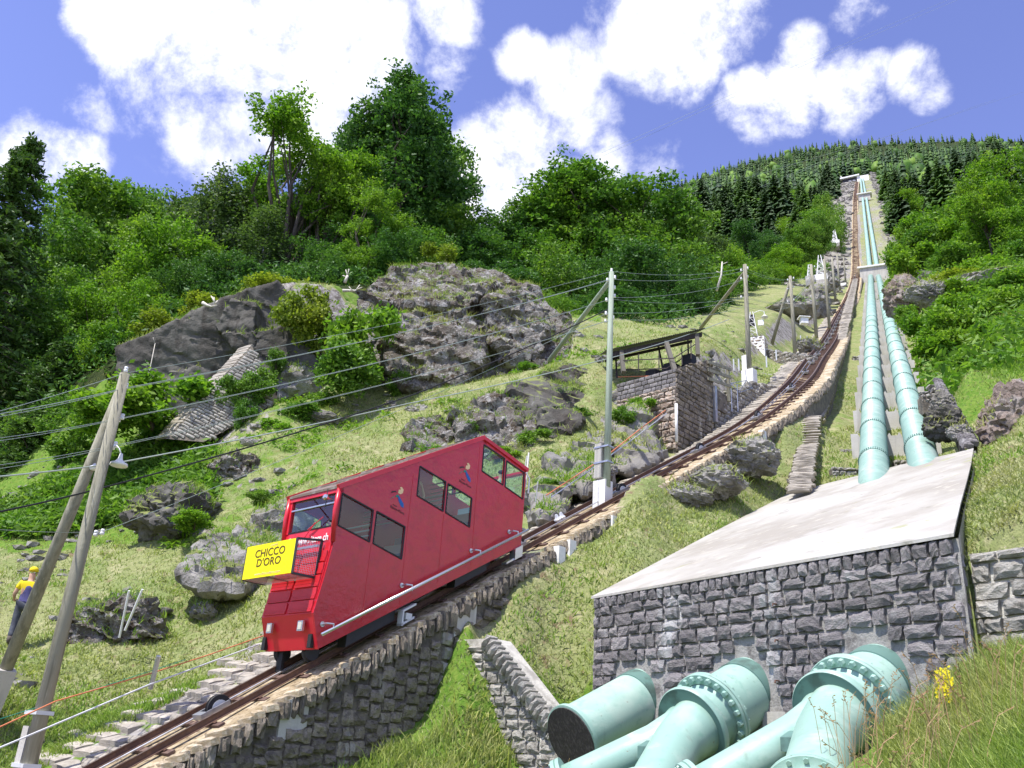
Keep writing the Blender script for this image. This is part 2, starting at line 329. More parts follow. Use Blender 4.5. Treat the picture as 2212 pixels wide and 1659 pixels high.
    wle = np.clip((-w+.1)/.1, 0, 1)*np.clip((w+1.6)/1.6, 0, 1)*(q < .2)*(q > -6); out = np.where(wle > 0, np.minimum(out, slabz(x, y)+.02+(1-wle)*2), out)
    # track bed cut
    near = np.where(D < 520)[0]
    if len(near):
        for i in range(0, len(near), 20000):
            idx = near[i:i+20000]; dd = (XY[idx, None, 0]-_xy[None, :, 0])**2+(XY[idx, None, 1]-_xy[None, :, 1])**2; j = dd.argmin(1); dm = np.sqrt(dd.min(1))
            j0 = np.clip(j, 1, len(_xy)-2); dl = XY[idx]-_xy[j0]; l = (dl*TN[j0, :2]).sum(1); al = (dl*np.stack([-TN[j0, 1], TN[j0, 0]], 1)).sum(1)
            st = _xy[j0+1]-_xy[j0-1]; zz = TRK[j0, 2]+al*(TRK[j0+1, 2]-TRK[j0-1, 2])/np.maximum(np.linalg.norm(st, axis=1), .1)
            o = out[idx]; k = dm < 6; zb = zz-.55; nr_ = np.clip((26-D[idx])/4, 0, 1); wl = np.clip((-l-1.9-1.6*nr_)/2.2, 0, 1); wl = wl*wl*(3-2*wl); wr = np.clip((l-.7)/.25, 0, 1); zl = zb+.12*np.clip(-l-.8, 0, 2)+.08
            o2 = np.where(l < 0, np.where(l > -.9, zb, zl*(1-wl)+o*wl), np.where(o < zb, o, zb*(1-wr)+o*wr)); o[k] = o2[k]; out[idx] = o
    return out
_cl = [(225,800),(260,880),(400,915),(570,890),(690,858),(770,760),(830,828),(900,852),(1075,815),(1210,790),(1240,750)]
CLX = np.array([c[0] for c in _cl]); CLT = np.array([ray(*c)[2]/hypot(ray(*c)[0], ray(*c)[1]) for c in _cl]); CLD = 50.8
_br = [(200,800),(225,790),(260,750),(345,712),(440,664),(520,636),(600,612),(640,606),(760,614),(850,600),(960,590),(1060,605),(1150,650)]
BRX = np.array([c[0] for c in _br]); BRT = np.array([ray(*c)[2]/hypot(ray(*c)[0], ray(*c)[1]) for c in _br])
def drop(P, py, px=None):          # the point straight below/above P that shows at image row py
    d = ray(px if px is not None else proj(P)[0], py); return np.array([P[0], P[1], hypot(P[0], P[1])*d[2]/hypot(d[0], d[1])])
def proj(P):
    c = RW.T @ np.array(P, float); return IW/2-FP*c[0]/c[2], IH/2+FP*c[1]/c[2]
def gz(x, y): return float(ground([[x, y]])[0])
def on_ground(px, py, lo=6., hi=1500.):           # first hit of the view ray with the ground
    d = ray(px, py); h = hypot(d[0], d[1]); ts = np.exp(np.linspace(math.log(lo), math.log(hi), 500)); P = (d/h)[None]*ts[:, None]
    g = P[:, 2]-ground(P); k = np.where(g < 0)[0]
    if not len(k): return at(px, py, 60)
    k = k[0]; return P[max(k-1, 0)]
def rock_extra(N, L, c, mixc, rng, nz, co):
    g = N.new('ShaderNodeNewGeometry'); sp = N.new('ShaderNodeSeparateXYZ'); L.new(g.outputs['Normal'], sp.inputs[0])
    m = N.new('ShaderNodeMath'); m.operation = 'ADD'; L.new(sp.outputs['Z'], m.inputs[0]); n_ = nz(1.3); mm = N.new('ShaderNodeMath'); mm.operation = 'MULTIPLY_ADD'; L.new(n_, mm.inputs[0]); mm.inputs[1].default_value = 1.2; mm.inputs[2].default_value = -.6; L.new(mm.outputs[0], m.inputs[1])
    return mixc(rng(m.outputs[0], .66, .78), c, (.19, .215, .07))
ROCKL = [(.7, (.17, .145, .12), .45, .58), (1.9, (.48, .465, .445), .54, .62), (3.5, (.085, .062, .04), .54, .62), (8, (.66, .64, .61), .60, .67)]
mat('rock_mossy', (.30, .28, .255), .95, ROCKL, (3.5, .9, .35), extra=rock_extra, bump2=(14, .5, .06))
mat('rock_dark', (.078, .073, .064), .9, [(.5, (.13, .125, .11), .45, .6), (1.2, (.05, .043, .036), .52, .64, (1, 1, .25)), (3, (.22, .22, .21), .64, .74, (1, 1, .3))], (2.2, .6, .2), bump2=(11, .4, .05), extra=rock_extra)
mat('rock_grey', (.34, .325, .30), .93, [(1.1, (.16, .15, .135), .45, .62), (4, (.44, .43, .41), .58, .7), (7, (.07, .06, .045), .6, .7)], (3.2, .9, .25), extra=rock_extra, bump2=(15, .5, .05))
mat('rock_brown', (.25, .20, .17), .93, [(1.4, (.36, .32, .29), .5, .62), (5, (.10, .07, .05), .55, .68)], (4, .9, .2), bump2=(15, .5, .04))
def terr_extra(N, L, c, mixc, rng, nz, co):
    a = N.new('ShaderNodeAttribute'); a.attribute_name = 'zone'; sp = N.new('ShaderNodeSeparateColor'); L.new(a.outputs['Color'], sp.inputs[0])
    # red lush, green rock, blue forest floor
    def thr(v, w, lo, hi):
        m = N.new('ShaderNodeMath'); m.operation = 'ADD'; L.new(v, m.inputs[0]); mm = N.new('ShaderNodeMath'); mm.operation = 'MULTIPLY_ADD'; L.new(w, mm.inputs[0]); mm.inputs[1].default_value = 1.; mm.inputs[2].default_value = -.5; L.new(mm.outputs[0], m.inputs[1]); return rng(m.outputs[0], lo, hi)
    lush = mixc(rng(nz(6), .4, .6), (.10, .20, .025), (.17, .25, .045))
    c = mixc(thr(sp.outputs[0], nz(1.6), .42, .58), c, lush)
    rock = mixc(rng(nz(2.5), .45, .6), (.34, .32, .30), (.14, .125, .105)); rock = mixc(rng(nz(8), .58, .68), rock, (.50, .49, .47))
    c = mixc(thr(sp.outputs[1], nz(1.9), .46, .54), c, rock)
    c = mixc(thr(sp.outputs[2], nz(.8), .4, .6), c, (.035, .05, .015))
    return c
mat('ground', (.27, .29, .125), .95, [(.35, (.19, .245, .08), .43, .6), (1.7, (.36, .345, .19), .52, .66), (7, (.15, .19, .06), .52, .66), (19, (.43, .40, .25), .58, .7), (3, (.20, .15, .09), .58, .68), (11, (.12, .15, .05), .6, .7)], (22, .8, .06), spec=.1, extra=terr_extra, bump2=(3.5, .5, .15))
def build_ground():
    az = np.concatenate([np.linspace(-180, -36, 50)[:-1], np.linspace(-36, 36, 640), np.linspace(36, 180, 50)[1:]])
    D = np.concatenate([np.exp(np.linspace(math.log(.5), math.log(9), 26))[:-1], np.exp(np.linspace(math.log(9), math.log(62), 250))[:-1], np.exp(np.linspace(math.log(62), math.log(1700), 170))])
    A, DD = np.meshgrid(np.radians(az), D); X = (DD*np.sin(A)).ravel(); Y = (DD*np.cos(A)).ravel(); Z = ground(np.stack([X, Y], 1))
    na, nd = len(az), len(D)
    # beyond the summits the mountain falls away again
    Dr = DD.ravel(); Z = np.where(Dr > 1230, Z-(Dr-1230)*.9, Z)
    V = np.stack([X, Y, Z], 1); i = np.arange((nd-1)*(na-1)); r = i//(na-1); c = i % (na-1); a = r*na+c
    F = np.stack([a, a+1, a+na+1, a+na], 1)[:, ::-1]
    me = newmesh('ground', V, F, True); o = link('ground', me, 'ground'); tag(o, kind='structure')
    G = Z.reshape(nd, na); gx = V.reshape(nd, na, 3); e1 = np.gradient(gx, axis=0); e2 = np.gradient(gx, axis=1); nn = np.cross(e1, e2); nn /= np.linalg.norm(nn, axis=2)[..., None]+1e-9
    nz_ = np.abs(nn[..., 2]).ravel(); col = np.zeros((len(V), 4), dtype=np.float32); col[:, 3] = 1
    c_ = (RW.T @ V.T); px = IW/2-FP*c_[0]/c_[2]; py = IH/2+FP*c_[1]/c_[2]
    P3 = np.stack([X, Y, Z], 1)
    col[:, 1] = np.clip((.70-nz_)*3.2, 0, .75)+np.clip(fbm(P3*.3, 3)-.25, 0, 1)*1.4*(Dr > 24)*(Dr < 110)*np.clip((-18-(X*NV[0]+Y*NV[1]))/3, 0, 1)
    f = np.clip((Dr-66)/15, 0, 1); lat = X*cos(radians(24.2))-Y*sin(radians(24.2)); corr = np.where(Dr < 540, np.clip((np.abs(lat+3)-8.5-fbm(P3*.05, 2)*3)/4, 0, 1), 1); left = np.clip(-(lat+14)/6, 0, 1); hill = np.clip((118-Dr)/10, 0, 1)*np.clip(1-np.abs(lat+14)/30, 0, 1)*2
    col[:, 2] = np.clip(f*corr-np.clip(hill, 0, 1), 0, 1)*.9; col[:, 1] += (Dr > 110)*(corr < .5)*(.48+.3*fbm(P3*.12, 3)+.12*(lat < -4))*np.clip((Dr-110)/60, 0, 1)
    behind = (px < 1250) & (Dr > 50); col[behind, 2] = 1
    col[:, 0] = .22+.5*fbm(P3*.2+9, 3)
    lft = (px < 330) & (Dr > 22); col[lft, 1] *= .15; steep = (px < 1300) & (Dr > 49) & (Dr < 66); col[steep, 1] = 0; col[steep, 0] = .6
    px = px+fbm(P3*.5, 3)*70; py = py+fbm(P3*.5+31, 3)*45
    lt = X*NV[0]+Y*NV[1]; ss = X*DV[0]+Y*DV[1]; pv = (lt < -17) & (lt > -20.8) & (ss < 16); col[pv, 1] = .52; col[pv, 0] = 0
    rt_ = (lt > -15.4) & (Dr < 48) & (px < 2300); col[rt_, 1] = np.clip(fbm(P3[rt_]*.45+3, 3)-.42, 0, 1)*1.6
    low = (Dr < 21) & (X < 2.3); col[low, 0] = .85
    nr = (Dr < 13.2) & (px > 1850); col[nr, 0] = .8
    rt = (px > 1900) & (Dr > 34) & (py < 900); col[rt, 0] = .75*np.clip((px[rt]-2020)/80, 0, 1)+.2
    le = (px < 900) & (px > -100) & (Dr < 22) & (X < -7.2) & (py > 1480); col[le, 0] = .8
    lf = (px < 700) & (py < 1180) & (py > 600) & (Dr > 28) & (Dr < 55); col[lf, 0] = .5+.4*np.clip((450-px[lf])/200, 0, 1)
    ca = me.color_attributes.new('zone', 'FLOAT_COLOR', 'POINT'); ca.data.foreach_set('color', col.ravel())
    return o
GROUND = build_ground()
ORD = ['nearest', 'second', 'third', 'fourth', 'fifth', 'sixth', 'seventh', 'eighth', 'ninth', 'tenth', 'eleventh', 'twelfth', 'thirteenth', 'fourteenth', 'fifteenth', 'sixteenth', 'seventeenth', 'eighteenth', 'nineteenth', 'twentieth']
def at_plane(px, py, P0, Nn):
    d = ray(px, py); return d*(np.dot(P0, Nn)/np.dot(d, Nn))
def conc(N, L, c, mixc, rng, nz, co):
    c = mixc(rng(nz(1.2, st=(2, 2, .25)), .5, .68), c, (.36, .345, .31)); return mixc(rng(nz(26), .6, .75), c, (.40, .38, .34))
mat('concrete', (.52, .50, .46), .9, [(.8, (.44, .42, .37), .45, .65)], (18, .4, .03), extra=conc)
mat('slab', (.39, .375, .335), .92, [(.45, (.31, .29, .25), .42, .62), (.25, (.44, .43, .40), .5, .6), (1.6, (.27, .26, .22), .6, .7, (1, 1, 1)), (2.2, (.47, .44, .37), .56, .72), (9, (.33, .31, .27), .62, .75), (.9, (.31, .32, .18), .64, .72)], (14, .5, .03))
mat('concrete_white', (.80, .79, .76), .85, [(1.5, (.66, .64, .60), .5, .68)], (12, .3, .02))
def stain(col):
    def f(N, L, c, mixc, rng, nz, co):
        g = N.new('ShaderNodeNewGeometry').outputs['Position']
        n = N.new('ShaderNodeTexNoise'); n.inputs['Scale'].default_value = 1.4; n.inputs['Detail'].default_value = 7; v = N.new('ShaderNodeVectorMath'); v.operation = 'MULTIPLY'; v.inputs[1].default_value = (1.6, 1.6, .35); L.new(g, v.inputs[0]); L.new(v.outputs[0], n.inputs[0])
        return mixc(rng(n.outputs[0], .6, .7), c, col)
    return f
mat('stone_dark', (.21, .195, .20), .9, [(2.2, (.27, .255, .25), .45, .62), (6, (.11, .10, .10), .55, .68)], (9, .9, .05), rnd=.32, coord='obj', extra=stain((.36, .36, .36)))
mat('mortar_grey', (.33, .32, .30), .95, [(3, (.16, .15, .14), .5, .66), (9, (.36, .35, .33), .55, .7)], (22, .8, .04), extra=stain((.55, .55, .55)))
mat('stone_grey', (.40, .385, .35), .92, [(2, (.28, .26, .23), .45, .62), (6, (.50, .48, .43), .55, .7), (5, (.14, .12, .10), .64, .72)], (9, .9, .05), rnd=.22, coord='obj')
mat('mortar_pale', (.58, .56, .50), .95, [(3, (.36, .34, .30), .45, .64)], (20, .7, .04))
mat('stone_brown', (.28, .24, .19), .92, [(2, (.17, .145, .12), .45, .62), (6, (.34, .30, .25), .55, .7), (4, (.09, .08, .065), .6, .7)], (8, .9, .06), rnd=.28, coord='obj', extra=stain((.44, .42, .36)))
mat('mortar_brown', (.20, .175, .14), .95, [(3, (.11, .10, .085), .45, .64), (5, (.34, .31, .26), .6, .7)], (16, .8, .05))
mat('stone_red', (.36, .27, .21), .92, [(1.5, (.48, .42, .36), .42, .56), (5, (.18, .11, .085), .55, .7)], (9, .9, .05), rnd=.28, coord='obj')
mat('stone_ochre', (.47, .375, .24), .92, [(2.5, (.68, .60, .46), .45, .62), (7, (.36, .25, .12), .6, .7)], (12, .9, .05), rnd=.18, coord='obj')
mat('ballast', (.42, .33, .20), .95, [(3, (.60, .50, .34), .45, .6), (9, (.20, .15, .09), .52, .64), (5, (.14, .085, .05), .62, .7)], (12, 1, .09))
mat('step_stone', (.40, .365, .31), .9, [(2.5, (.31, .28, .235), .45, .62), (9, (.22, .20, .17), .6, .72), (6, (.48, .45, .39), .58, .68)], (12, .7, .03), rnd=.16, coord='obj')
mat('rail_rust', (.115, .062, .043), .75, [(9, (.17, .09, .055), .45, .65)], (30, .4, .01), spec=.4)
mat('rail_head', (.20, .15, .12), .45, [(8, (.13, .08, .06), .5, .6)], metal=.6)
mat('sleeper', (.12, .075, .06), .8, [(7, (.19, .13, .10), .5, .65)], (20, .4, .01))
mat('steel', (.50, .51, .53), .38, [(6, (.38, .38, .39), .5, .65)], metal=.75)
mat('steel_pale', (.66, .67, .68), .5, metal=.2)
mat('rubber', (.025, .025, .027), .6)
mat('grease', (.045, .042, .040), .5)
mat('orange', (.62, .20, .09), .7); mat('white_paint', (.80, .80, .79), .6)
# ---- stone prototypes (unit: x width, y outward, z height)
def stone_proto(seed, rough=.12, nx=3, nz=3, ed=1.):
    r = random.Random(seed); V = []; F = []
    for j in range(nz+1):
        for i in range(nx+1):
            x, z = i/nx-.5, j/nz-.5; e = (i in (0, nx))+(j in (0, nz))
            y = .5-ed*(.30 if e == 2 else .20 if e == 1 else 0)+r.uniform(-1, 1)*rough*(.6 if e else 1.1)
            jx = r.uniform(-.05, .05); jz = r.uniform(-.06, .06)
            V.append((x*(.93 if e else 1)+jx, y, z*(.9 if e else 1)+jz))
    n = len(V)
    ring = [i for i in range(nx+1)]+[(j*(nx+1)+nx) for j in range(1, nz+1)]+[nz*(nx+1)+i for i in range(nx-1, -1, -1)]+[j*(nx+1) for j in range(nz-1, 0, -1)]
    for j in range(nz):
        for i in range(nx): a = j*(nx+1)+i; F.append((a, a+nx+1, a+nx+2, a+1))
    for k in ring: V.append((V[k][0]*1.04, -.5, V[k][2]*1.04))
    m = len(ring)
    for k in range(m): F.append((ring[k], ring[(k+1) % m], n+(k+1) % m, n+k))
    me = newmesh('stone', V, F); return me
PROTO = {}
def protos(m, flat=False):
    k = (m, flat)
    if k not in PROTO:
        PROTO[k] = [stone_proto(31*i+len(m)+(7 if flat else 0), .05 if flat else (.10 if m == 'stone_dark' else .15), 4 if not flat else 3, 3, .55 if m in ('stone_dark', 'stone_brown') else .8) for i in range(9)]
        for me in PROTO[k]: me.materials.append(MATS[m])
    return PROTO[k]
class Stones:
    """lays stones as single child objects up to `cap`, the rest joined into one part"""
    def __init__(s, parent, m, cap=300, flat=False, name='stone'):
        s.p = parent; s.m = m; s.pr = protos(m, flat); s.n = 0; s.cap = cap; s.rest = MB(); s.name = name; s.inv = parent.matrix_basis.inverted() if parent else Matrix()
        bpy.context.view_layer
    def put(s, c, U, Nn, V, w, d, h):
        me = random.choice(s.pr); c = Vector(c); U, Nn, V = Vector(U), Vector(Nn), Vector(V)
        sx = random.choice((-1, 1))
        M4 = Matrix(((U[0]*w*sx, Nn[0]*d, V[0]*h, c[0]), (U[1]*w*sx, Nn[1]*d, V[1]*h, c[1]), (U[2]*w*sx, Nn[2]*d, V[2]*h, c[2]), (0, 0, 0, 1)))
        if s.n < s.cap:
            s.n += 1; o = bpy.data.objects.new(s.name, me); COL.objects.link(o); o.parent = s.p; o.matrix_local = s.inv @ M4
        else: s.rest.add([M4 @ v.co for v in me.vertices], [tuple(p.vertices) for p in me.polygons])
    def done(s, nm='stonework'):
        if s.rest.v: o = s.rest.build(nm, s.m, s.p); o['kind'] = 'stuff'
def lay(S, O, U, V, Nn, W, top, bot, rh, sw, depth=.2, proud=.05, joint=.02, skip=None, cut_top=True, vmax=None, v0=0., bigtop=None):
    """courses of stones over the region bot(u)<v<top(u) of the plane O + u U + v V"""
    O, U, V, Nn = map(np.array, (O, U, V, Nn)); v = v0; vmax = vmax or max(top(u) for u in np.linspace(0, W, 20)); k = 0
    while v < vmax:
        h = rh*random.uniform(.82, 1.2); u = -random.uniform(0, sw*.6)
        while u < W:
            w = sw*random.uniform(.6, 1.45); a, b = max(u, 0), min(u+w, W); u += w
            if b-a < sw*.25: continue
            um = (a+b)/2; t = top(um); bo = bot(um); lo, hi = max(v, bo-.1), min(v+h, t)
            if hi-lo < rh*.35: continue
            if skip and skip(um, (lo+hi)/2, (b-a)/2): continue
            c = O+U*um+V*((lo+hi)/2)+Nn*(proud*random.uniform(.1, 1)-depth/2)
            S.put(c, U, Nn, V, (b-a)-joint, depth, (hi-lo)-joint)
        v += h
# ================================================================= anchor block
def slab_obj():
    t = thing('anchor_block', 'big anchor block of dark rough stone with a sloping white concrete top', 'anchor block', WA-[0, 0, 3.4])
    out = SLAB_PX
    P = [WA]+[at_slab(*q) for q in out]+[WB]
    P = [np.array(p) for p in P]; off = WN*.05; P[0] = P[0]+off-WU*.03; P[-1] = P[-1]+off+WU*.03
    # concrete top, subdivided
    bm = bmesh.new(); vs = [bm.verts.new(p) for p in P]; f = bm.faces.new(vs)
    if f.normal.z < 0: f.normal_flip()
    r = bmesh.ops.extrude_face_region(bm, geom=[f]); 
    for v in [g for g in r['geom'] if isinstance(g, bmesh.types.BMVert)]: v.co.z -= .05
    bmesh.ops.recalc_face_normals(bm, faces=bm.faces); me = bpy.data.meshes.new('concrete_top'); bm.to_mesh(me); bm.free(); link('concrete_top', me, 'slab', t)
    m = MB(); n = len(P); q = [p-off*2.2 for p in P]; V = [p-[0, 0, .05] for p in q]+[np.array([p[0], p[1], min(p[2]-1.2, p[2]-5 if i in (0, n-1) else p[2]-1.2)]) for i, p in enumerate(q)]
    F = [(i, (i+1) % n, n+(i+1) % n, n+i) for i in range(n)]; m.add(V, F); m.build('mortar_core', 'mortar_grey', t)
    S = Stones(t, 'stone_dark', 300)
    holes = [(CONT[i][0], CONT[i][1]) for i in range(3)]
    def skip(u, v, hw):
        for (cu, cz) in holes:
            if abs(u-cu) < .70+hw*.35 and v+ -.0 < cz+.50: return True
            if ((u-cu)/(.78+hw*.2))**2+((v-cz)/.86)**2 < 1: return True
        return u > holes[1][0]+.4 and v < 1.05
    base = np.array([WA[0], WA[1], 0.])
    lay(S, base, WU, [0, 0, 1.], WN, WLEN, lambda u: 3.20, lambda u: -.7, .235, .40, depth=.22, proud=.045, joint=.024, v0=-.5, skip=skip)
    # top course of upright stones
    u = .02
    while u < WLEN-.1:
        w = random.uniform(.16, .30); w = min(w, WLEN-u); S.put(base+WU*(u+w/2)+np.array([0, 0, 3.265])-WN*.06, WU, WN, [0, 0, 1.], w-.025, .22, .23); u += w
    S.done()
    m = MB(); o = base+WU*(holes[1][0]+.45)+WN*.02; m.box(o+[0, 0, -.8], WU*(WLEN-holes[1][0]-.55), WN*-.3, [0, 0, 1.82]); m.build('concrete_plinth', 'concrete', t)
    for (u, v) in ((5.05, 2.75), (5.06, 2.15), (5.02, 1.5)):
        m = MB(); p = base+WU*u+[0, 0, v]; m.tube([p, p+WN*.11, p+WN*.12+[0, 0, -.04]], .014, 6); m.build('iron_hook', 'rail_rust', t)
    reg(t); return t
# lower pipe axes: direction fixed by their vanishing point
LD = ray(3300, 400); LD = LD/np.linalg.norm(LD)
_c = [(1370, 1518), (1603, 1503), (1888, 1486)]
CONTP = [at_plane(x, y, WA, WN) for x, y in _c]
CONT = [((p-WA).dot(WU), p[2]) for p in CONTP]
ANCHOR = slab_obj()
def right_wall():
    O = WA+WU*(WLEN-.06)-WN*.38; O[2] = 0; t = thing('retaining_wall', 'grey brown stone retaining wall at the right edge, overgrown by long grass', 'wall', O)
    a = at_plane(2092, 1196, O, WN)[2]; b = at_plane(2212, 1180, O, WN)[2]; L_ = 4.2
    top = lambda u: a+(b-a)*min(u/2.4, 1.6)
    O = O-WN*.07; m = MB(); m.add([O+[0, 0, -1], O+WU*L_+[0, 0, -1], O+WU*L_+[0, 0, top(L_)], O+[0, 0, top(0)], O+[0, 0, -1]-WN*.5, O+WU*L_+[0, 0, -1]-WN*.5, O+WU*L_+[0, 0, top(L_)]-WN*.5, O+[0, 0, top(0)]-WN*.5],
        [(0, 1, 2, 3), (5, 4, 7, 6), (3, 2, 6, 7), (1, 5, 6, 2), (4, 0, 3, 7)]); m.build('mortar_core', 'mortar_pale', t); O = O+WN*.07
    S = Stones(t, 'stone_grey', 200); lay(S, O, WU, [0, 0, 1.], WN, L_, top, lambda u: .2, .25, .42, depth=.2, proud=.06, v0=.2); S.done()
right_wall()
# ================================================================= track
def ribbon(m, l0, l1, prof, step=1., noise=0.):
    """sweep a (lateral, up) profile along the track"""
    ls = np.arange(l0, l1+1e-6, step); K = len(prof); V = []; F = []
    for i, l in enumerate(ls):
        p, n, d = trk(l)
        for (a, b) in prof:
            q = p+n*a+np.array([0, 0, b])
            if noise: q = q+RNG.normal(size=3)*noise
            V.append(q)
        if i:
            for k in range(K-1): a0 = (i-1)*K+k; F.append((a0, a0+K, a0+K+1, a0+1))
    F = [f[::-1] for f in F]; m.add(V, F); return m
L_END = TLEN[-1]; L45 = 48.
def l_of(s): return (s+6)*sqrt(1+TS*TS)
def build_track():
    t = thing('funicular_track', 'single rusty funicular track climbing the mountainside, bending to the left of the pipes', 'track', TRK[0])
    for sd in (-.5, .5):
        m = MB(); ribbon(m, 0, 120, [(sd-.052, -.15), (sd-.052, -.135), (sd-.012, -.12), (sd-.012, -.032), (sd-.031, -.02), (sd-.031, 0)][::1], .7); ribbon(m, 0, 120, [(sd+.031, 0), (sd+.031, -.02), (sd+.012, -.032), (sd+.012, -.12), (sd+.052, -.135), (sd+.052, -.15)], .7)
        ribbon(m, 120, L_END, [(sd-.06, -.16), (sd-.04, 0), (sd+.04, 0), (sd+.06, -.16)], 4.)
        r = m.build('rail', 'rail_rust', t); m = MB(); ribbon(m, 0, 120, [(sd-.031, .001), (sd+.031, .001)], .7); m.build('rail_head', 'rail_head', r)
    far = MB(); l = .6; i = 0
    me = None
    while l < L_END-2:
        p, n, d = trk(l); u = np.cross(n, d); u = u if u[2] > 0 else -u
        if l < 150:
            if me is None:
                mb = MB(); mb.box((-.78, -.07, -.05), (1.56, 0, 0), (0, .14, 0), (0, 0, .05)); mb.box((-.78, -.01, -.10), (1.56, 0, 0), (0, .02, 0), (0, 0, .05))
                me = newmesh('sleeper', mb.v, mb.f); me.materials.append(MATS['sleeper'])
                mb = MB(); mb.box((-.1, -.03, 0), (.2, 0, 0), (0, .06, 0), (0, 0, .03))
                cl = newmesh('rail_clip', mb.v, mb.f); cl.materials.append(MATS['rail_rust'])
            o = bpy.data.objects.new('sleeper', me); COL.objects.link(o); o.parent = t; c = p-u*.155-np.array(t.location)
            o.matrix_local = Matrix(((n[0], d[0], u[0], c[0]), (n[1], d[1], u[1], c[1]), (n[2], d[2], u[2], c[2]), (0, 0, 0, 1)))
            if l < 40:
                for x in (-.5, .5): q = bpy.data.objects.new('rail_clip', cl); COL.objects.link(q); q.parent = o; q.location = (x, 0, 0)
            l += 1.0 if l < 42 else .62
        else: far.bar(p-n*.78-u*.18, p+n*.78-u*.18, .16, .07); l += 1.3
    o = far.build('sleeper_rows', 'sleeper', t); o['kind'] = 'stuff'
    m = MB(); ls = [5.9+.0, 8]+list(np.arange(12, 300, 3)); m.tube([trk(l)[0]+trk(l)[1]*.0-[0, 0, .02] for l in np.arange(20.8, 200, 2.)], .018, 6); m.tube([trk(l)[0]-trk(l)[1]*.3-[0, 0, .13] for l in np.arange(0, 200, 2.)], .02, 5); m.build('haul_cable', 'steel', t)
    for l in [l_of(9.55)]+list(np.arange(l_of(17.6), 130, 5.3)):
        p, n, d = trk(l); u = np.cross(n, d); u = u if u[2] > 0 else -u; c = p-u*.10+n*.0
        m = MB(); m.lathe(c-n*.05, n, [(0, .02), (0, .26), (.02, .27), (.035, .235), (.065, .235), (.08, .27), (.10, .26), (.10, .02)], 24); g = m.build('guide_pulley', 'rubber', t, ang=30)
        m = MB(); m.lathe(c-n*.06, n, [(0, .01), (0, .17), (.12, .17), (.12, .01)], 20); m.build('hub', 'steel_pale', g, ang=30)
        m = MB(); m.box(c-n*.16-d*.32+u*.0, n*.05, d*.5, u*.10); m.box(c+n*.12-d*.32, n*.04, d*.5, u*.1); m.box(c-n*.16-d*.45, n*.32, d*.14, u*.10); m.build('bracket', 'steel', g)
    m = MB(); p, n, d = trk(29.7); u = np.cross(n, d); u = u if u[2] > 0 else -u; c = p-n*.36-u*.06
    for k in (0, .22): m.lathe(c+d*k, u, [(0, .03), (.0, .10), (.05, .11), (.1, .06), (.16, .05), (.2, .03)], 14)
    m.build('cable_sheave', 'steel_pale', t, ang=40)
build_track()
def build_bed():
    t = thing('track_bed', 'masonry causeway under the rails with brown rubble side wall and ochre coping stones', 'causeway', TRK[0]-[0, 0, 3])
    m = MB(); ribbon(m, 0, L_END, [(-1.0, -1.4), (-1.0, -.30), (-.9, -.235), (-.3, -.25), (.3, -.24), (1.0, -.235), (1.06, -.30)], 1.4, .022); o = m.build('ballast', 'ballast', t)
    m = MB(); ribbon(m, 0, L_END, [(1.06, -.31), (1.22, -.32), (1.20, -.6), (1.24, -4.2)], 1.4); m.build('wall_core', 'mortar_brown', t)
    # coping: thin upright stones on the right edge
    S = Stones(t, 'stone_brown', 175, name='coping_stone'); So = Stones(t, 'stone_ochre', 110, True, name='edge_stone'); l = 7.
    bridge = (l_of(11.6), l_of(12.1))
    while l < 150:
        w = random.uniform(.13, .26) if l > 15 else random.uniform(.2, .34); p, n, d = trk(l+w/2); dh = np.array([d[0], d[1], 0]); dh /= np.linalg.norm(dh)
        h = random.uniform(.30, .5); tilt = random.uniform(-.07, .07); V = np.array([0, 0, 1.])+dh*tilt
        S.put(p+n*(1.20+random.uniform(-.015, .03))+np.array([0, 0, -.30-h/2]), dh, n, V, w*.86, .26, h)
        So.put(p+n*(1.08+random.uniform(-.05, .05))+np.array([0, 0, -.285+random.uniform(-.02, .035)]), d, np.array([0, 0, 1.]), n, w*1.0, .14, random.uniform(.34, .5)); l += w*(1.15 if l < 60 else 1.7)
    S.done('coping_rows'); So.done('edge_rows')
    S2 = Stones(t, 'stone_brown', 295, name='wall_stone'); O = TF(7., -15.26, 0)
    for l in np.arange(l_of(8.6), l_of(24), .36):
        p, n, d = trk(l); dh = np.array([d[0], d[1], 0]); dh /= np.linalg.norm(dh); g = p+n*1.24; depth_ = 3.7 if l < l_of(14.6) else 1.1; v = .82+random.uniform(-.05, .05)
        while v < depth_:
            h = random.uniform(.2, .33); w = random.uniform(.24, .4); S2.put(g+n*random.uniform(-.07, -.02)+dh*random.uniform(-.06, .06)+np.array([0, 0, -v-h/2]), dh, n, np.array([0, 0, 1.]), w, .2, h-.03); v += h
    S2.done('wall_rubble')
    for (s0, s1, z0, z1) in ((10.15, 10.75, -1.0, -.3), (14.35, 15.0, -1.0, -.42)):
        V = [TF(s0, -15.235, railz(s0)+z0), TF(s1, -15.235, railz(s1)+z0), TF(s1, -15.235, railz(s1)+z1), TF(s0, -15.235, railz(s0)+z1)]; V += [v-NV*.2 for v in V]; m = MB(); m.add(V, [(0, 1, 2, 3), (3, 2, 6, 7), (0, 4, 5, 1), (1, 5, 6, 2), (0, 3, 7, 4)]); m.build('render_patch', 'concrete', t)
    for (x, y) in ((1217, 1135), (1240, 1128), (1330, 1085), (1376, 1052), (1400, 1040), (1588, 935), (1650, 893)):
        P = at_plane(x, y, TF(0, -15.1, 0), NV); s = P.dot(DV); m = MB(); z = railz(s)-.30; hh = .95 if x < 1560 else .75
        m.box(TF(s-.13, -15.3, z-hh), DV*.26, NV*.2, [0, 0, hh]); m.build('concrete_post', 'concrete_white', t)
    return t
build_bed()
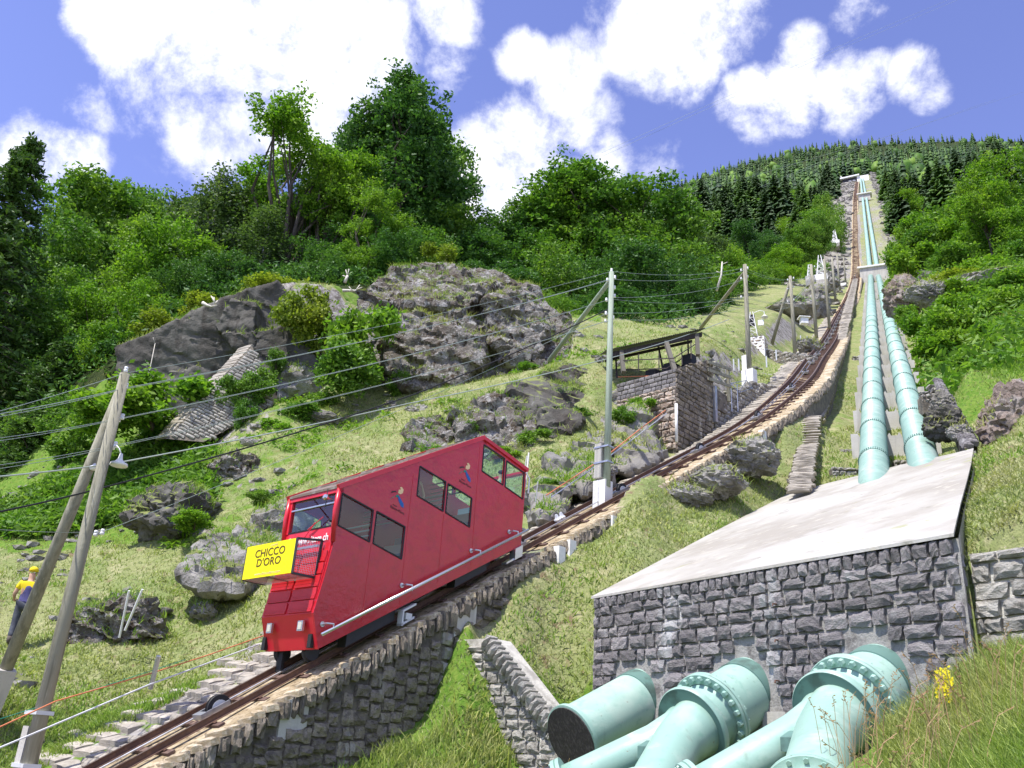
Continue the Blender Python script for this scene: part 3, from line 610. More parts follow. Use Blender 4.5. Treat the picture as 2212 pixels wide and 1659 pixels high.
def stairs():
    t = thing('stone_steps', 'pale stone steps climbing close along the left side of the rails', 'stairs', TF(8, -17.8, railz(8)-.3)); S = Stones(t, 'step_stone', 240, True, 'step'); l = 3.
    while l < 118:
        p, n, d = trk(l); dh = np.array([d[0], d[1], 0]); dh /= np.linalg.norm(dh); run = .37; w = .95+random.uniform(-.14, .1)
        S.put(p-n*(.78+w/2)+np.array([0, 0, -.30])+dh*.1, n, -dh, np.array([0, 0, 1.]), w, run*1.25, run*TS*.96); l += run*1.16*(1 if l < 50 else 1.5)
    S.done('step_rows')
    for l in np.arange(26, 60, .95):
        p, n, d = trk(l); m = MB(); m.box(p-n*.80+[0, 0, -.30], n*.10, [d[0]*.1, d[1]*.1, 0], [0, 0, .13]); m.build('rail_block', 'sleeper', t)
    # rubble paving further left, at the foot
    t = thing('stone_paving', 'rough flat rubble paving beside the lowest steps', 'paving', TF(9, -19, railz(9)-.3)); S = Stones(t, 'step_stone', 290, True, 'paving_stone')
    s = 5.
    while s < 15.6:
        rw = random.uniform(.34, .5); lat = -17.75; wid = 2.6 if s < 12.5 else 1.7
        while lat > -17.9-wid:
            w = random.uniform(.36, .78); c = TF(s+rw/2, lat-w/2, 0); z = gz(c[0], c[1]); zz = railz(s)-.26-.03*(-17.9-lat); 
            c[2] = max(zz-.10, z-.02)+random.uniform(-.015, .025)
            if random.random() < 1.0-.16*(-17.9-lat): S.put(c, NV, np.array([0, 0, 1.]), DV+np.array([0, 0, .5]), w, .16, rw*1.06)
            lat -= w
        s += rw
    S.done()
stairs()
def pier_wall():
    P0 = TF(14.35, -15.2, 0); O = P0.copy(); O[2] = 0; f = lambda x, y: at_plane(x, y, P0, DV)
    t = thing('retaining_wall', 'short pale grey stone wall with a sloping coping beside the causeway', 'wall', P0+[0, 0, .6])
    zt = f(1010, 1380)[2]; u1 = (f(1058, 1378)-P0).dot(NV); e = f(1205, 1572); u2 = (e-P0).dot(NV); z2 = e[2]
    top = lambda u: zt if u < u1 else zt+(z2-zt)*(u-u1)/(u2-u1)
    m = MB(); V = [O+[0, 0, -.6], O+NV*u2+[0, 0, -.6], O+NV*u2+[0, 0, z2], O+NV*u1+[0, 0, zt], O+[0, 0, zt]]; V = [v+DV*.07 for v in V]; V += [v+DV*.6 for v in V]
    m.add(V, [(0, 1, 2, 3, 4), (4, 3, 8, 9), (3, 2, 7, 8), (2, 1, 6, 7)]); m.build('mortar_core', 'mortar_pale', t)
    S = Stones(t, 'stone_grey', 250); lay(S, O-DV*.0, NV, [0, 0, 1.], -DV, u2-.05, lambda u: top(u)-.16, lambda u: -.6, .22, .34, depth=.18, proud=.05, v0=-.3)
    u = u1-.02
    while u < u2:      # leaning coping stones
        w = .15; V = np.array([0, 0, 1.])+NV*.55; V /= np.linalg.norm(V); S.put(O+NV*u+[0, 0, top(u)-.12]-DV*.02, NV*.85-np.array([0, 0, .5]), -DV, V, w*.9, .32, .34); u += w*.82
    S.done()
    b = f(1212, 1520); m = MB(); t2 = thing('retaining_wall', 'low grey stone wall reaching behind the capped pipe stub', 'wall', b-[0, 0, .4]); O2 = np.array([b[0], b[1], 0]); top2 = b[2]
    m.box(O2+[0, 0, top2-1.1]-NV*.5, NV*1.15, DV*.4, [0, 0, 1.08]); m.build('mortar_core', 'mortar_pale', t2)
    S = Stones(t2, 'stone_grey', 100); lay(S, O2-NV*.5, NV, [0, 0, 1.], -DV, 1.15, lambda u: top2, lambda u: top2-1.1, .22, .3, depth=.18, proud=.05, v0=top2-1.1); S.done()
pier_wall()
# ================================================================= rocks
_ICO = {}
def ico(sub):
    if sub not in _ICO:
        bm = bmesh.new(); bmesh.ops.create_icosphere(bm, subdivisions=sub, radius=1); me = bpy.data.meshes.new('i'); bm.to_mesh(me); bm.free()
        V = np.array([v.co[:] for v in me.vertices]); F = np.array([p.vertices[:] for p in me.polygons]); bpy.data.meshes.remove(me); _ICO[sub] = (V, F)
    return _ICO[sub]
def crack(P, f, seed=0):
    """blocky fracture: each cell of a jittered lattice is shifted and tilted"""
    Q = P @ np.array([[1, 0, .35], [0, 1, 0], [-.35, 0, 1]])*f*np.array([.8, .8, 2.2])+fbm(P*f*.8+seed, 2)[:, None]*.35; i = np.floor(Q).astype(int); best = np.full(len(Q), 9e9); val = np.zeros(len(Q))
    for dx in (-1, 0, 1):
        for dy in (-1, 0, 1):
            for dz in (-1, 0, 1):
                c = i+[dx, dy, dz]; h = _perm[_perm[_perm[(c[:, 0]+seed) & 255]+(c[:, 1] & 255)]+(c[:, 2] & 255)]; h2 = _perm[h+7]; h3 = _perm[h+31]
                r = Q-(c+np.stack([h/255, h2/255, h3/255], 1)*.9); d = (r**2).sum(1); k = d < best; best[k] = d[k]; v = (h2/255-.5)*1.6+(r*_gr[h]).sum(1)*.9; val[k] = v[k]
    return val
def rock_geo(c, r, seed=0, K=11, sub=5, rough=.13, yaw=0., tilt=0., squash=.75, fscale=1.):
    R_ = np.random.default_rng(seed); V, F = ico(sub); nn = R_.normal(size=(K, 3)); nn /= np.linalg.norm(nn, axis=1)[:, None]; d = R_.uniform(squash, 1., K)
    dots = V @ nn.T; rr = np.where(dots > .08, d/np.maximum(dots, .08), 9).min(1); rr = np.minimum(rr, 1.12)
    P = V*rr[:, None]*np.array(r); ca, sa = cos(yaw), sin(yaw); ct, st = cos(tilt), sin(tilt)
    P = P @ np.array([[ct, 0, st], [0, 1, 0], [-st, 0, ct]]).T @ np.array([[ca, -sa, 0], [sa, ca, 0], [0, 0, 1]]).T
    s = min(r); Q = P/s*fscale+seed*3.7; n = fbm(Q*1.1, 4, True); n2 = fbm(Q*3.3, 4, True); n3 = fbm(Q*9, 2)
    dirn = P/np.maximum(np.linalg.norm(P, axis=1), 1e-6)[:, None]
    P = P+dirn*(s*rough*(n*.9+n2*.45+n3*.18))[:, None]+dirn*crack(P/s, 2.1, seed)[:, None]*s*.16+dirn*crack(P/s, 4.6, seed+9)[:, None]*s*.07
    return P+np.array(c), F
def rock(name, px, py, dep, wpx, hpx, m, label, cat='rock', seed=1, dpt=.8, **k):
    c = at(px, py, dep); w = wpx/2*dep/FP; h = hpx/2*dep/FP*1.14; c = c+np.array([0, dpt*w*.6, -.14*h]); yaw = -atan2(c[0], c[1])+k.pop('yaw', 0)
    V, F = rock_geo((0, 0, 0), (w, w*dpt, h), seed, yaw=yaw, **k); me = newmesh(name, V, F, True); o = link(name, me, m, loc=c); tag(o, label, cat, k.get('group'))
    try: me.set_sharp_from_angle(angle=radians(34))
    except Exception: pass
    return o
def cliff(name, prisms, m, label, cat='cliff', voxel=.11, rough=.16, nsc=.55):
    """prisms: list of (front outline [(px,py,dep)..], push-back vector, shrink)"""
    bm = bmesh.new()
    for front, off, sh in prisms:
        P = [Vector(at(*q)) for q in front]; c = sum(P, Vector())/len(P); off = Vector(off)
        a = [bm.verts.new(p) for p in P]; b = [bm.verts.new(c+(p-c)*sh+off) for p in P]; n = len(P)
        bm.faces.new(a); bm.faces.new(b[::-1]); [bm.faces.new((a[i], b[i], b[(i+1) % n], a[(i+1) % n])) for i in range(n)]
    bmesh.ops.recalc_face_normals(bm, faces=bm.faces); me = bpy.data.meshes.new('tmp'); bm.to_mesh(me); bm.free()
    o = bpy.data.objects.new('tmp', me); COL.objects.link(o); md = o.modifiers.new('r', 'REMESH'); md.mode = 'VOXEL'; md.voxel_size = voxel
    dg = bpy.context.evaluated_depsgraph_get(); me2 = bpy.data.meshes.new_from_object(o.evaluated_get(dg)); bpy.data.objects.remove(o)
    n = len(me2.vertices); V = np.empty(n*3, dtype=np.float32); me2.vertices.foreach_get('co', V); V = V.reshape(-1, 3).astype(float)
    Nn = np.empty(n*3, dtype=np.float32); me2.vertices.foreach_get('normal', Nn); Nn = Nn.reshape(-1, 3)
    Q = V*nsc; Qs = Q*np.array([1, 1, .6]); d = rough*(fbm(Qs, 4, True)*1.2+fbm(Q*3.1+4, 3, True)*.45+fbm(Q*9, 2)*.12); V = V+Nn*(d+crack(V, .55, 3)*rough*1.3+crack(V, 1.35, 5)*rough*.55)[:, None]
    c = V.mean(0); V -= c; c = c-np.array([0, 0, .12 if len(V) < 40000 else 0]); me2.vertices.foreach_set('co', V.astype(np.float32).ravel()); me2.polygons.foreach_set('use_smooth', np.ones(len(me2.polygons), dtype=bool)); me2.name = name; me2.update()
    me2.materials.clear(); me2.set_sharp_from_angle(angle=radians(38)); o = link(name, me2, m, loc=c); return tag(o, label, cat)
mat('rock_slab', (.23, .215, .19), .9, [(.7, (.24, .235, .225), .48, .62), (2, (.09, .085, .075), .52, .66, (1, 1, .3)), (5, (.42, .41, .40), .66, .74)], (3, .6, .12), bump2=(13, .4, .04), extra=rock_extra)
def rocks():
    B = (.6, 5.5, .3)
    cliff('dark_cliff', [([(250,745,49),(345,705,49),(440,655,49.5),(520,628,49.5),(600,603,50),(636,650,50),(625,730,49),(600,850,48),(420,900,47.5),(262,860,48)], (-.5, 6, .6), .92),
        ([(500,640,48.6),(555,650,48.4),(548,700,47.6),(560,760,47.4),(520,760,47.6),(470,700,48.4)], (0, 3, 0), 1), ([(555,712,46.6),(640,688,46.8),(668,740,46.2),(700,800,45.6),(690,850,45),(575,870,45),(556,800,46)], (.5, 4, .2), 1)],
        'rock_dark', 'long dark overhanging rock face under the trees at left, with streaked flat planes', rough=.07)
    cliff('rock_dome', [([(770,645,49.5),(850,590,51.5),(905,572,52.5),(960,566,53),(1060,582,52.5),(1150,622,51.5),(1212,682,50),(1246,748,48),(1215,775,46.5),(1130,800,45.8),(1075,812,45.2),(980,840,45),(900,850,44.8),(835,815,45),(790,750,46.5)], (1, 6.5, .5), .85),
        ([(1052,648,47.4),(1120,632,48.4),(1165,660,48.4),(1180,720,47),(1160,768,46),(1108,780,45.6),(1058,742,46)], (0, 3, 0), 1),
        ([(820,700,45.8),(900,672,46.6),(1020,690,45.6),(1050,760,44.6),(990,830,44),(900,845,43.8),(840,800,44.4)], (0, 3, 0), 1),
        ([(800,640,50),(880,585,51.8),(990,580,51.5),(1060,620,50),(1010,660,48),(880,660,48)], (0, 4, -.5), 1)],
        'rock_mossy', 'huge rounded mossy rock knoll in the middle, spotted with pale lichen', 'rock', rough=.2, nsc=.42)
    cliff('rock_ledge', [([(1098,842,38),(1160,808,39.5),(1230,782,41),(1285,800,41),(1290,845,39),(1262,885,37.5),(1232,930,36),(1170,922,35.8),(1128,890,36.6)], (.5, 5, 0), .9),
        ([(1165,880,36),(1235,872,36.4),(1255,905,35.4),(1215,945,34.6),(1172,935,35)], (0, 3, 0), 1)], 'rock_dark', 'angular dark rock ledge below the round knoll, flat faces towards the track', rough=.12)
    cliff('rock_ledge', [([(985,875,37.5),(1090,850,38),(1155,900,36.5),(1170,955,34.6),(1130,985,34),(1040,980,34.3),(1000,945,35.4)], (0, 4, 0), .9), ([(868,915,36.5),(945,898,37.4),(990,930,36.5),(960,975,35.4),(890,965,35.6)], (0, 3, 0), 1)],
        'rock_mossy', 'lichen covered rock band just above the red carriage roof', 'rock', rough=.2, nsc=.8)
    cliff('rock_slabs', [([(1180,985,31),(1250,945,32.4),(1302,930,33),(1318,975,32),(1310,1020,29.6),(1240,1055,28.8),(1190,1020,30)], (.5, 3, .2), .95), ([(1255,1010,29.6),(1300,990,30.3),(1308,1035,28.8),(1262,1060,28.4)], (0, 2, 0), 1)],
        'rock_slab', 'tilted grey rock slabs left of the tall wooden pole', 'rock', rough=.13, nsc=1.)
    cliff('rock_slabs', [([(1322,915,34.5),(1372,872,36),(1400,905,35),(1428,965,33),(1412,992,32),(1350,1015,31),(1322,1000,31.5)], (1, 3.5, 0), .95), ([(1345,890,35),(1385,880,35.6),(1405,930,34),(1360,950,33.4)], (.5, 2, 0), 1)],
        'rock_slab', 'big tilted rock slab between the tall wooden pole and the stone shelter wall', 'rock', rough=.13, nsc=1.)
    cliff('rock_outcrop', [([(1325,858,38),(1345,825,39.5),(1378,850,38.6),(1392,885,37.4),(1350,900,37)], (0, 3, 0), 1), ([(1250,850,39),(1310,820,41),(1330,860,39),(1290,905,37.5)], (0, 3, 0), .9)], 'rock_grey', 'broken grey rock under the low end of the shelter wall', 'rock', rough=.15)
    cliff('rock_outcrop', [([(1142,1062,28.6),(1178,1020,29.5),(1222,1038,29),(1232,1078,27.8),(1215,1105,27.2),(1165,1120,26.8)], (0, 2.5, 0), .95)], 'rock_slab', 'dark rock right behind the upper end of the red carriage', 'rock', rough=.12, nsc=1.1)
    cliff('rock_outcrop', [([(398,1225,26.3),(440,1165,27.6),(520,1130,28.4),(560,1150,28),(545,1215,26.6),(520,1268,25.8),(470,1262,25.8),(405,1250,26)], (.3, 3, 0), .95), ([(480,1175,27.4),(560,1110,29),(640,1085,29.5),(640,1150,28),(600,1200,27),(540,1215,26.6)], (0, 3, 0), .95)],
        'rock_grey', 'long grey rock outcrop to the left of the red carriage', 'rock', rough=.16, nsc=1.)
    rock('boulder', 355, 1095, 32, 168, 110, 'rock_dark', 'dark flat faced boulder among the ferns, left of the carriage', seed=5, K=9, rough=.07, tilt=-.25)
    rock('boulder', 512, 1022, 36, 125, 90, 'rock_mossy', 'mossy boulder on the slope above the flat faced dark one', seed=12)
    rock('boulder', 238, 1338, 24, 178, 98, 'rock_mossy', 'rough lichen covered boulder on the mown slope behind the two white stakes', seed=21, rough=.2, K=15)
    rock('boulder', 437, 1315, 26, 52, 34, 'rock_grey', 'small grey boulder right of the big rough one on the mown slope', seed=22)
    rock('boulder', 355, 1316, 26, 30, 12, 'rock_grey', 'tiny flat stone half sunk in the mown slope', seed=23, sub=3)
    rock('boulder', 1630, 978, 31, 100, 64, 'rock_grey', 'grey rock hump in the grass between track and slate steps', seed=31, K=9, rough=.15)
    rock('boulder', 1560, 1030, 28.6, 120, 50, 'rock_grey', 'low broken rock in the grass beside the causeway', seed=32, rough=.2)
    rock('boulder', 1480, 1065, 28, 110, 44, 'rock_grey', 'flat pale rock patch in the grass nearest the causeway wall', seed=33, rough=.2)
    rock('boulder', 1748, 742, 60, 46, 30, 'rock_grey', 'rounded grey boulder at the foot of the leaning pole pair', seed=34)
    rock('boulder', 1960, 628, 74, 74, 80, 'rock_brown', 'layered brown crag right of the pipes below the thicket', 'crag', seed=41, K=8, rough=.16)
    rock('boulder', 2010, 625, 72, 80, 44, 'rock_grey', 'lower grey crag running out to the right of the layered one', 'crag', seed=42)
    rock('boulder', 2130, 600, 84, 170, 44, 'rock_grey', 'long low rock band between the bushes at the right', 'crag', seed=43)
    rock('boulder', 2200, 890, 26, 120, 130, 'rock_brown', 'big reddish brown rock at the right edge of the meadow', 'rock', seed=44, K=8, rough=.12)
    rock('boulder', 2046, 905, 28, 74, 62, 'rock_dark', 'dark block beside the ruined wall, right of the pipes', seed=46, K=8, rough=.08)
    rock('boulder', 2040, 868, 30, 44, 56, 'rock_slab', 'upright pale slab behind the dark block', seed=47, K=8, rough=.08)
    rock('boulder', 2078, 930, 27, 44, 34, 'rock_grey', 'small grey stone in front of the ruined wall', seed=48)
    for i, (x, y, d, w, h, lab) in enumerate([(1715,655,84,110,34,'long low rocks under the grassy hill left of the far track'),(1768,640,88,50,60,'dark rock cutting beside the far track'),(1590,690,80,80,22,'low rock strip on the meadow above the shelter'),(1790,600,120,40,40,'rock beside the far track above the masonry platform'),(905,885,41,60,26,'small rock step in the slope under the knoll'),(640,820,45,110,70,'pale streaked rock at the foot of the dark cliff'),(700,900,40.5,90,30,'low stones in the slope above the carriage roof'),(770,1000,36,110,36,'rough stones in the grass over the carriage front roof'),(1320,1012,30,26,22,'small stone at the foot of the tall pole'),
            (1830,560,240,20,30,'crag left of the far upper track'),(1822,500,320,16,24,'highest crag left of the far upper track'),(1905,520,300,14,40,'crag right of the upper pipes'),(1665,520,240,26,20,'bare rock in the spruce slope')]):
        rock('rock', x, y, d, w, h, 'rock_grey', lab, seed=60+i, sub=4, rough=.2)
    # loose stones too many to count
    m = MB(); V0, F0 = ico(1); k = 0
    pts = []
    for _ in range(5000):
        az = radians(random.uniform(-32, 22)); D = random.uniform(24, 52); x, y = D*sin(az), D*cos(az); lat = x*NV[0]+y*NV[1]
        if lat > -19: continue
        pts.append((x, y))
    P = np.array(pts); n = fbm(np.c_[P*.22, np.zeros(len(P))]+3, 3); P = P[n > .12][:420]; Z = ground(P)
    for (x, y), z in zip(P, Z):
        s = random.uniform(.06, .3); R3 = np.array([s*random.uniform(.8, 1.6), s, s*random.uniform(.4, .8)]); m.add(V0*R3*RNG.uniform(.75, 1.2, (len(V0), 1))+[x, y, z], F0.tolist())
    ca_, sa_ = cos(radians(24.2)), sin(radians(24.2)); Q_ = []
    for _ in range(1500):
        a_ = random.uniform(100, 620); l_ = random.choice((random.uniform(-13, -5), random.uniform(4.5, 7))); Q_.append((a_*sa_+l_*ca_, a_*ca_-l_*sa_))
    Zq = ground(np.array(Q_))
    for (x, y), z in zip(Q_, Zq): s = random.uniform(.3, 1.1); m.add(V0*np.array([s*random.uniform(.8, 1.8), s, s*random.uniform(.4, .8)])*RNG.uniform(.7, 1.25, (len(V0), 1))+[x, y, z], F0.tolist())
    o = m.build('loose_stones', 'rock_grey'); tag(o, 'loose grey stones strewn over the slope left of the track', 'stones', kind='stuff')
rocks()
# ================================================================= vegetation
def leafmat(n, c, c2, tr=.35): mat(n, c, .55, [(.25, c2, .42, .6)], leaf=tr, spec=.25)
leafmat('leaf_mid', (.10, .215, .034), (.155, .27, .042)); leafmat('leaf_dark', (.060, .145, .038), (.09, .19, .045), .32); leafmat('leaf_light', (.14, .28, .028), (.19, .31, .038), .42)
leafmat('leaf_grey', (.085, .145, .050), (.115, .18, .060)); leafmat('leaf_yellow', (.25, .30, .04), (.19, .26, .035), .4); leafmat('needle', (.034, .070, .026), (.05, .095, .03), .15); leafmat('needle_light', (.065, .13, .03), (.08, .15, .035), .2)
leafmat('fern', (.12, .24, .035), (.16, .27, .05), .4); leafmat('grass_blade', (.20, .33, .05), (.37, .39, .14), .35); leafmat('hay', (.38, .37, .19), (.27, .32, .12), .3); leafmat('seed', (.40, .30, .15), (.34, .22, .12), .3)
mat('bark', (.085, .07, .055), .95, [(3, (.15, .13, .11), .5, .65, (1, 1, .3))], (12, .8, .03)); mat('bark_birch', (.55, .54, .51), .8, [(5, (.10, .09, .08), .58, .64, (1, 1, 3))])
def leaves(cent, per, spread, size, up=.35, seed=0, stretch=(1, 1, 1), elong=1.5):
    """cent (n,3) twig centres -> rhombic leaf faces"""
    R_ = np.random.default_rng(seed); n = len(cent)*per; C = np.repeat(cent, per, 0)+R_.normal(size=(n, 3))*spread*np.array(stretch)
    nn = R_.normal(size=(n, 3)); nn[:, 2] = np.abs(nn[:, 2])*.8+up; nn /= np.linalg.norm(nn, axis=1)[:, None]
    a = np.cross(nn, R_.normal(size=(n, 3))); a /= np.linalg.norm(a, axis=1)[:, None]; b = np.cross(nn, a); s = size*R_.uniform(.6, 1.35, (n, 1))
    V = np.stack([C-a*s*elong*.5, C+b*s*.42, C+a*s*elong*.5, C-b*s*.42], 1).reshape(-1, 3); F = np.arange(n*4).reshape(-1, 4); return V, F
def limbs(mb, base, tips, r0, seed=0, sag=.15):
    R_ = random.Random(seed)
    for t in tips:
        b = Vector(base); t = Vector(t); mid = b.lerp(t, .5)+Vector((R_.uniform(-1, 1), R_.uniform(-1, 1), R_.uniform(0, 1)))*(t-b).length*sag
        mb.tube([b, b.lerp(mid, .55), mid, mid.lerp(t, .6), t], [r0, r0*.8, r0*.6, r0*.36, r0*.12], 5)
TREEP = {}; NATW = {}
def tree_proto(kind, seed):
    """unit-height tree meshes (height 1): returns (trunk mesh, crown mesh)"""
    key = (kind, seed)
    if key in TREEP: return TREEP[key]
    R_ = np.random.default_rng(seed*7+11); mb = MB(); V = None
    if kind in ('broad', 'maple', 'poplar', 'bush', 'round'):
        if kind == 'bush': cz, rz, rw, nl, lo, sz, per, ntw = .42, .55, .62, 18, .0, .046, 17, 320
        elif kind == 'maple': cz, rz, rw, nl, lo, sz, per, ntw = .66, .38, .36, 26, .25, .0108, 26, 640
        elif kind == 'poplar': cz, rz, rw, nl, lo, sz, per, ntw = .56, .48, .27, 38, .08, .0092, 26, 1000
        elif kind == 'round': cz, rz, rw, nl, lo, sz, per, ntw = .5, .5, .48, 26, .05, .0165, 18, 700
        else: cz, rz, rw, nl, lo, sz, per, ntw = .56, .46, .33, 32, .12, .0128, 19, 880
        L_ = []
        while len(L_) < nl:
            p = R_.uniform(-1, 1, 3)
            if (p**2).sum() > 1 or (kind == 'maple' and (p**2).sum() < .2): continue
            z = cz+p[2]*rz*.86; taper = 1-.45*max(0, p[2]) if kind == 'poplar' else 1
            L_.append((p[0]*rw*.8*taper, p[1]*rw*.8*taper, max(z, lo)))
        L_ = np.array(L_); lr = R_.uniform(.075, .135, nl)*(1.5 if kind in ('bush', 'round') else 1)*(.8 if kind == 'maple' else 1)
        if kind == 'poplar': L_[:8, 2] = R_.uniform(.80, .95, 8); L_[:8, :2] *= .75; lr[:8] = .055
        k = R_.integers(0, nl, ntw); d = R_.normal(size=(ntw, 3)); d[:, 2] = d[:, 2]*.9+.25; d /= np.linalg.norm(d, axis=1)[:, None]
        st = np.array([1, 1, 1.5 if kind == 'poplar' else .75]); C = L_[k]+d*lr[k][:, None]*R_.uniform(.45, 1.08, (ntw, 1))*st; C[:, 2] = np.maximum(C[:, 2], .01)
        V, F = leaves(C, per, sz*1.35, sz*1.15, .3, seed)
        top = [0, 0, .8 if kind != 'maple' else .5]
        if kind == 'maple':
            for a in range(4): limbs(mb, (R_.uniform(-.02, .02), 0, 0), L_[a*4:a*4+2], .012, seed+a); limbs(mb, (0, 0, .2+.05*a), L_[a*5:a*5+4], .008, seed+a)
        elif kind == 'bush' or kind == 'round': limbs(mb, (0, 0, 0), L_[::3], .012, seed)
        else:
            mb.tube([(0, 0, -.03), (.008, 0, .3), (-.005, .006, .6), (0, 0, .86)], [.017, .013, .009, .003], 7)
            for q in L_[::2]: limbs(mb, (0, 0, max(.1, q[2]-.18)), [q], .006, seed)
    elif kind == 'birch':
        ntw = 520; h = R_.uniform(.25, 1, ntw)**.8; a = R_.uniform(0, 2*pi, ntw); lob = .6+.4*np.sin(h*17+seed)*np.cos(a*2+h*5); r = .19*np.sqrt(np.clip(1-((h-.55)/.5)**2, .02, 1))*R_.uniform(.35, 1, ntw)*lob
        C = np.stack([r*np.cos(a), r*np.sin(a), h], 1); V, F = leaves(C, 14, .014, .0125, .1, seed, (1, 1, 3.2), 1.3)
        mb.tube([(0, 0, -.02), (.01, 0, .35), (0, .01, .7), (.01, 0, .97)], [.011, .009, .006, .002], 7)
        for q in C[::26]: mb.tube([(0, 0, max(.15, q[2]-.12)), (q[0]*.6, q[1]*.6, q[2]), tuple(q)], [.004, .003, .001], 4)
    elif kind == 'fir':      # near spruce: drooping boughs set with fine sprays
        C = []; 
        for i in range(34):
            h = .10+.88*(i/34)**.9; rad = .20*(1-h)**.75+.012
            for b in range(int(5+9*(1-h))):
                a = R_.uniform(0, 2*pi); r1 = rad*R_.uniform(.7, 1.15); tip = np.array([cos(a)*r1, sin(a)*r1, h-.32*r1]); mb.tube([(0, 0, h), (tip[0]*.5, tip[1]*.5, h-.04*r1), tuple(tip)], [.003, .002, .0006], 3, False)
                for t_ in np.linspace(.12, 1, 8): C.append(np.array([cos(a)*r1*t_, sin(a)*r1*t_, h-.32*r1*t_**1.6])+R_.normal(size=3)*.004)
        V, F = leaves(np.array(C), 9, .0075, .0085, .15, seed, (1, 1, 1.1), 2.4); mb.tube([(0, 0, -.03), (0, 0, .5), (0, 0, .98)], [.014, .009, .001], 7)
    elif kind in ('spruce', 'larch'):
        Vs = []; nlay = 30 if kind == 'spruce' else 22; up = []
        for i in range(nlay):
            h = .06+.93*(i/nlay)**.92; rad = (.19 if kind == 'spruce' else .21)*(1-h)**.82+.006; nb = max(5, int(12*(1-h)+5))
            for b in range(nb):
                a = R_.uniform(0, 2*pi); r1 = rad*R_.uniform(.65, 1.15); dr = -.22*r1 if kind == 'spruce' else -.1*r1; w = r1*.34; ca, sa = cos(a), sin(a)
                for q in range(3):
                    t0, t1 = q/3, (q+1)/3; zz = lambda t: h+dr*t*1.4-.5*r1*t*(1-t)*.2+R_.uniform(-.006, .006); ww = lambda t: w*(.35+.9*t*(1-t)*2.2)*(1 if t < .99 else .12)
                    p0 = np.array([ca*r1*t0, sa*r1*t0, zz(t0)]); p1 = np.array([ca*r1*t1, sa*r1*t1, zz(t1)]); s = np.array([-sa, ca, 0]); dn = np.array([0, 0, -.030*(1-h)-.006])
                    j = R_.uniform(.7, 1.3, 4); Vs.append([p0, p0+s*ww(t0)*j[0]+dn, p1+s*ww(t1)*j[1]+dn, p1]); Vs.append([p1, p1-s*ww(t1)*j[2]+dn, p0-s*ww(t0)*j[3]+dn, p0])
        V = np.array(Vs).reshape(-1, 3); F = np.arange(len(V)).reshape(-1, 4); mb.tube([(0, 0, -.03), (0, 0, .5), (0, 0, .98)], [.014, .009, .001], 6)
    zt = np.percentile(V[:, 2], 99.7); kz = 1/zt; V = V*[1, 1, kz]; mb.v = [(a, b_, c_*kz) for a, b_, c_ in mb.v]
    NATW[key] = (np.percentile(V[:, 0], 98.5)-np.percentile(V[:, 0], 1.5)+np.percentile(V[:, 1], 98.5)-np.percentile(V[:, 1], 1.5))/2
    tm = newmesh('trunk', mb.v, mb.f, True); cm = newmesh('crown', V, F); TREEP[key] = (tm, cm); return TREEP[key]
PM = {}
def with_mat(me, m):
    k = (me.name, m)
    if k not in PM: c = me.copy(); c.materials.clear(); c.materials.append(MATS[m]); PM[k] = c
    return PM[k]
def tree(name, kind, seed, leaf, base, h, w, label, cat='tree', group=None, bark='bark', yaw=None, parts=True, lean=0.):
    tm, cm = tree_proto(kind, seed); nat = NATW[(kind, seed)]
    sx = w/nat*(.8 if kind == 'bush' else 1); yaw = random.uniform(0, 6.3) if yaw is None else yaw
    if parts:
        t = thing(name, label, cat, base, group); t.scale = (sx, sx, h); t.rotation_euler = (0, lean, yaw)
        for nm, me, mm in (('trunk' if kind != 'bush' else 'stem', tm, bark), ('crown' if kind != 'bush' else 'foliage', cm, leaf)):
            o = bpy.data.objects.new(nm, with_mat(me, mm)); COL.objects.link(o); o.parent = t
        return t
    o = bpy.data.objects.new(name, with_mat(cm, leaf)); COL.objects.link(o); o.location = Vector(base); o.scale = (sx, sx, h); o.rotation_euler = (0, 0, yaw); return tag(o, label, cat, group)
def ptree(name, kind, seed, leaf, cx, by, ty, wpx, dep, label, **k):
    b = at(cx, by, dep); tp = at(cx, ty, dep); h = (by-ty)*dep/FP*1.02; return tree(name, kind, seed, leaf, b, h, wpx*dep/FP, label, **k)
def rowlabels(pts, heads, where, rows=('top', 'upper', 'middle', 'lower', 'lowest')):
    o = sorted(range(len(pts)), key=lambda i: pts[i][1]); n = len(pts); out = ['']*n; R_ = len(rows)
    for r in range(R_):
        g = sorted(o[r*n//R_:(r+1)*n//R_], key=lambda i: pts[i][0])
        for j, i in enumerate(g): out[i] = f"{heads[i]}, {('leftmost' if j == 0 else ORD[j]+' from left')} in the {rows[r]} tier of the {where}"
    return out
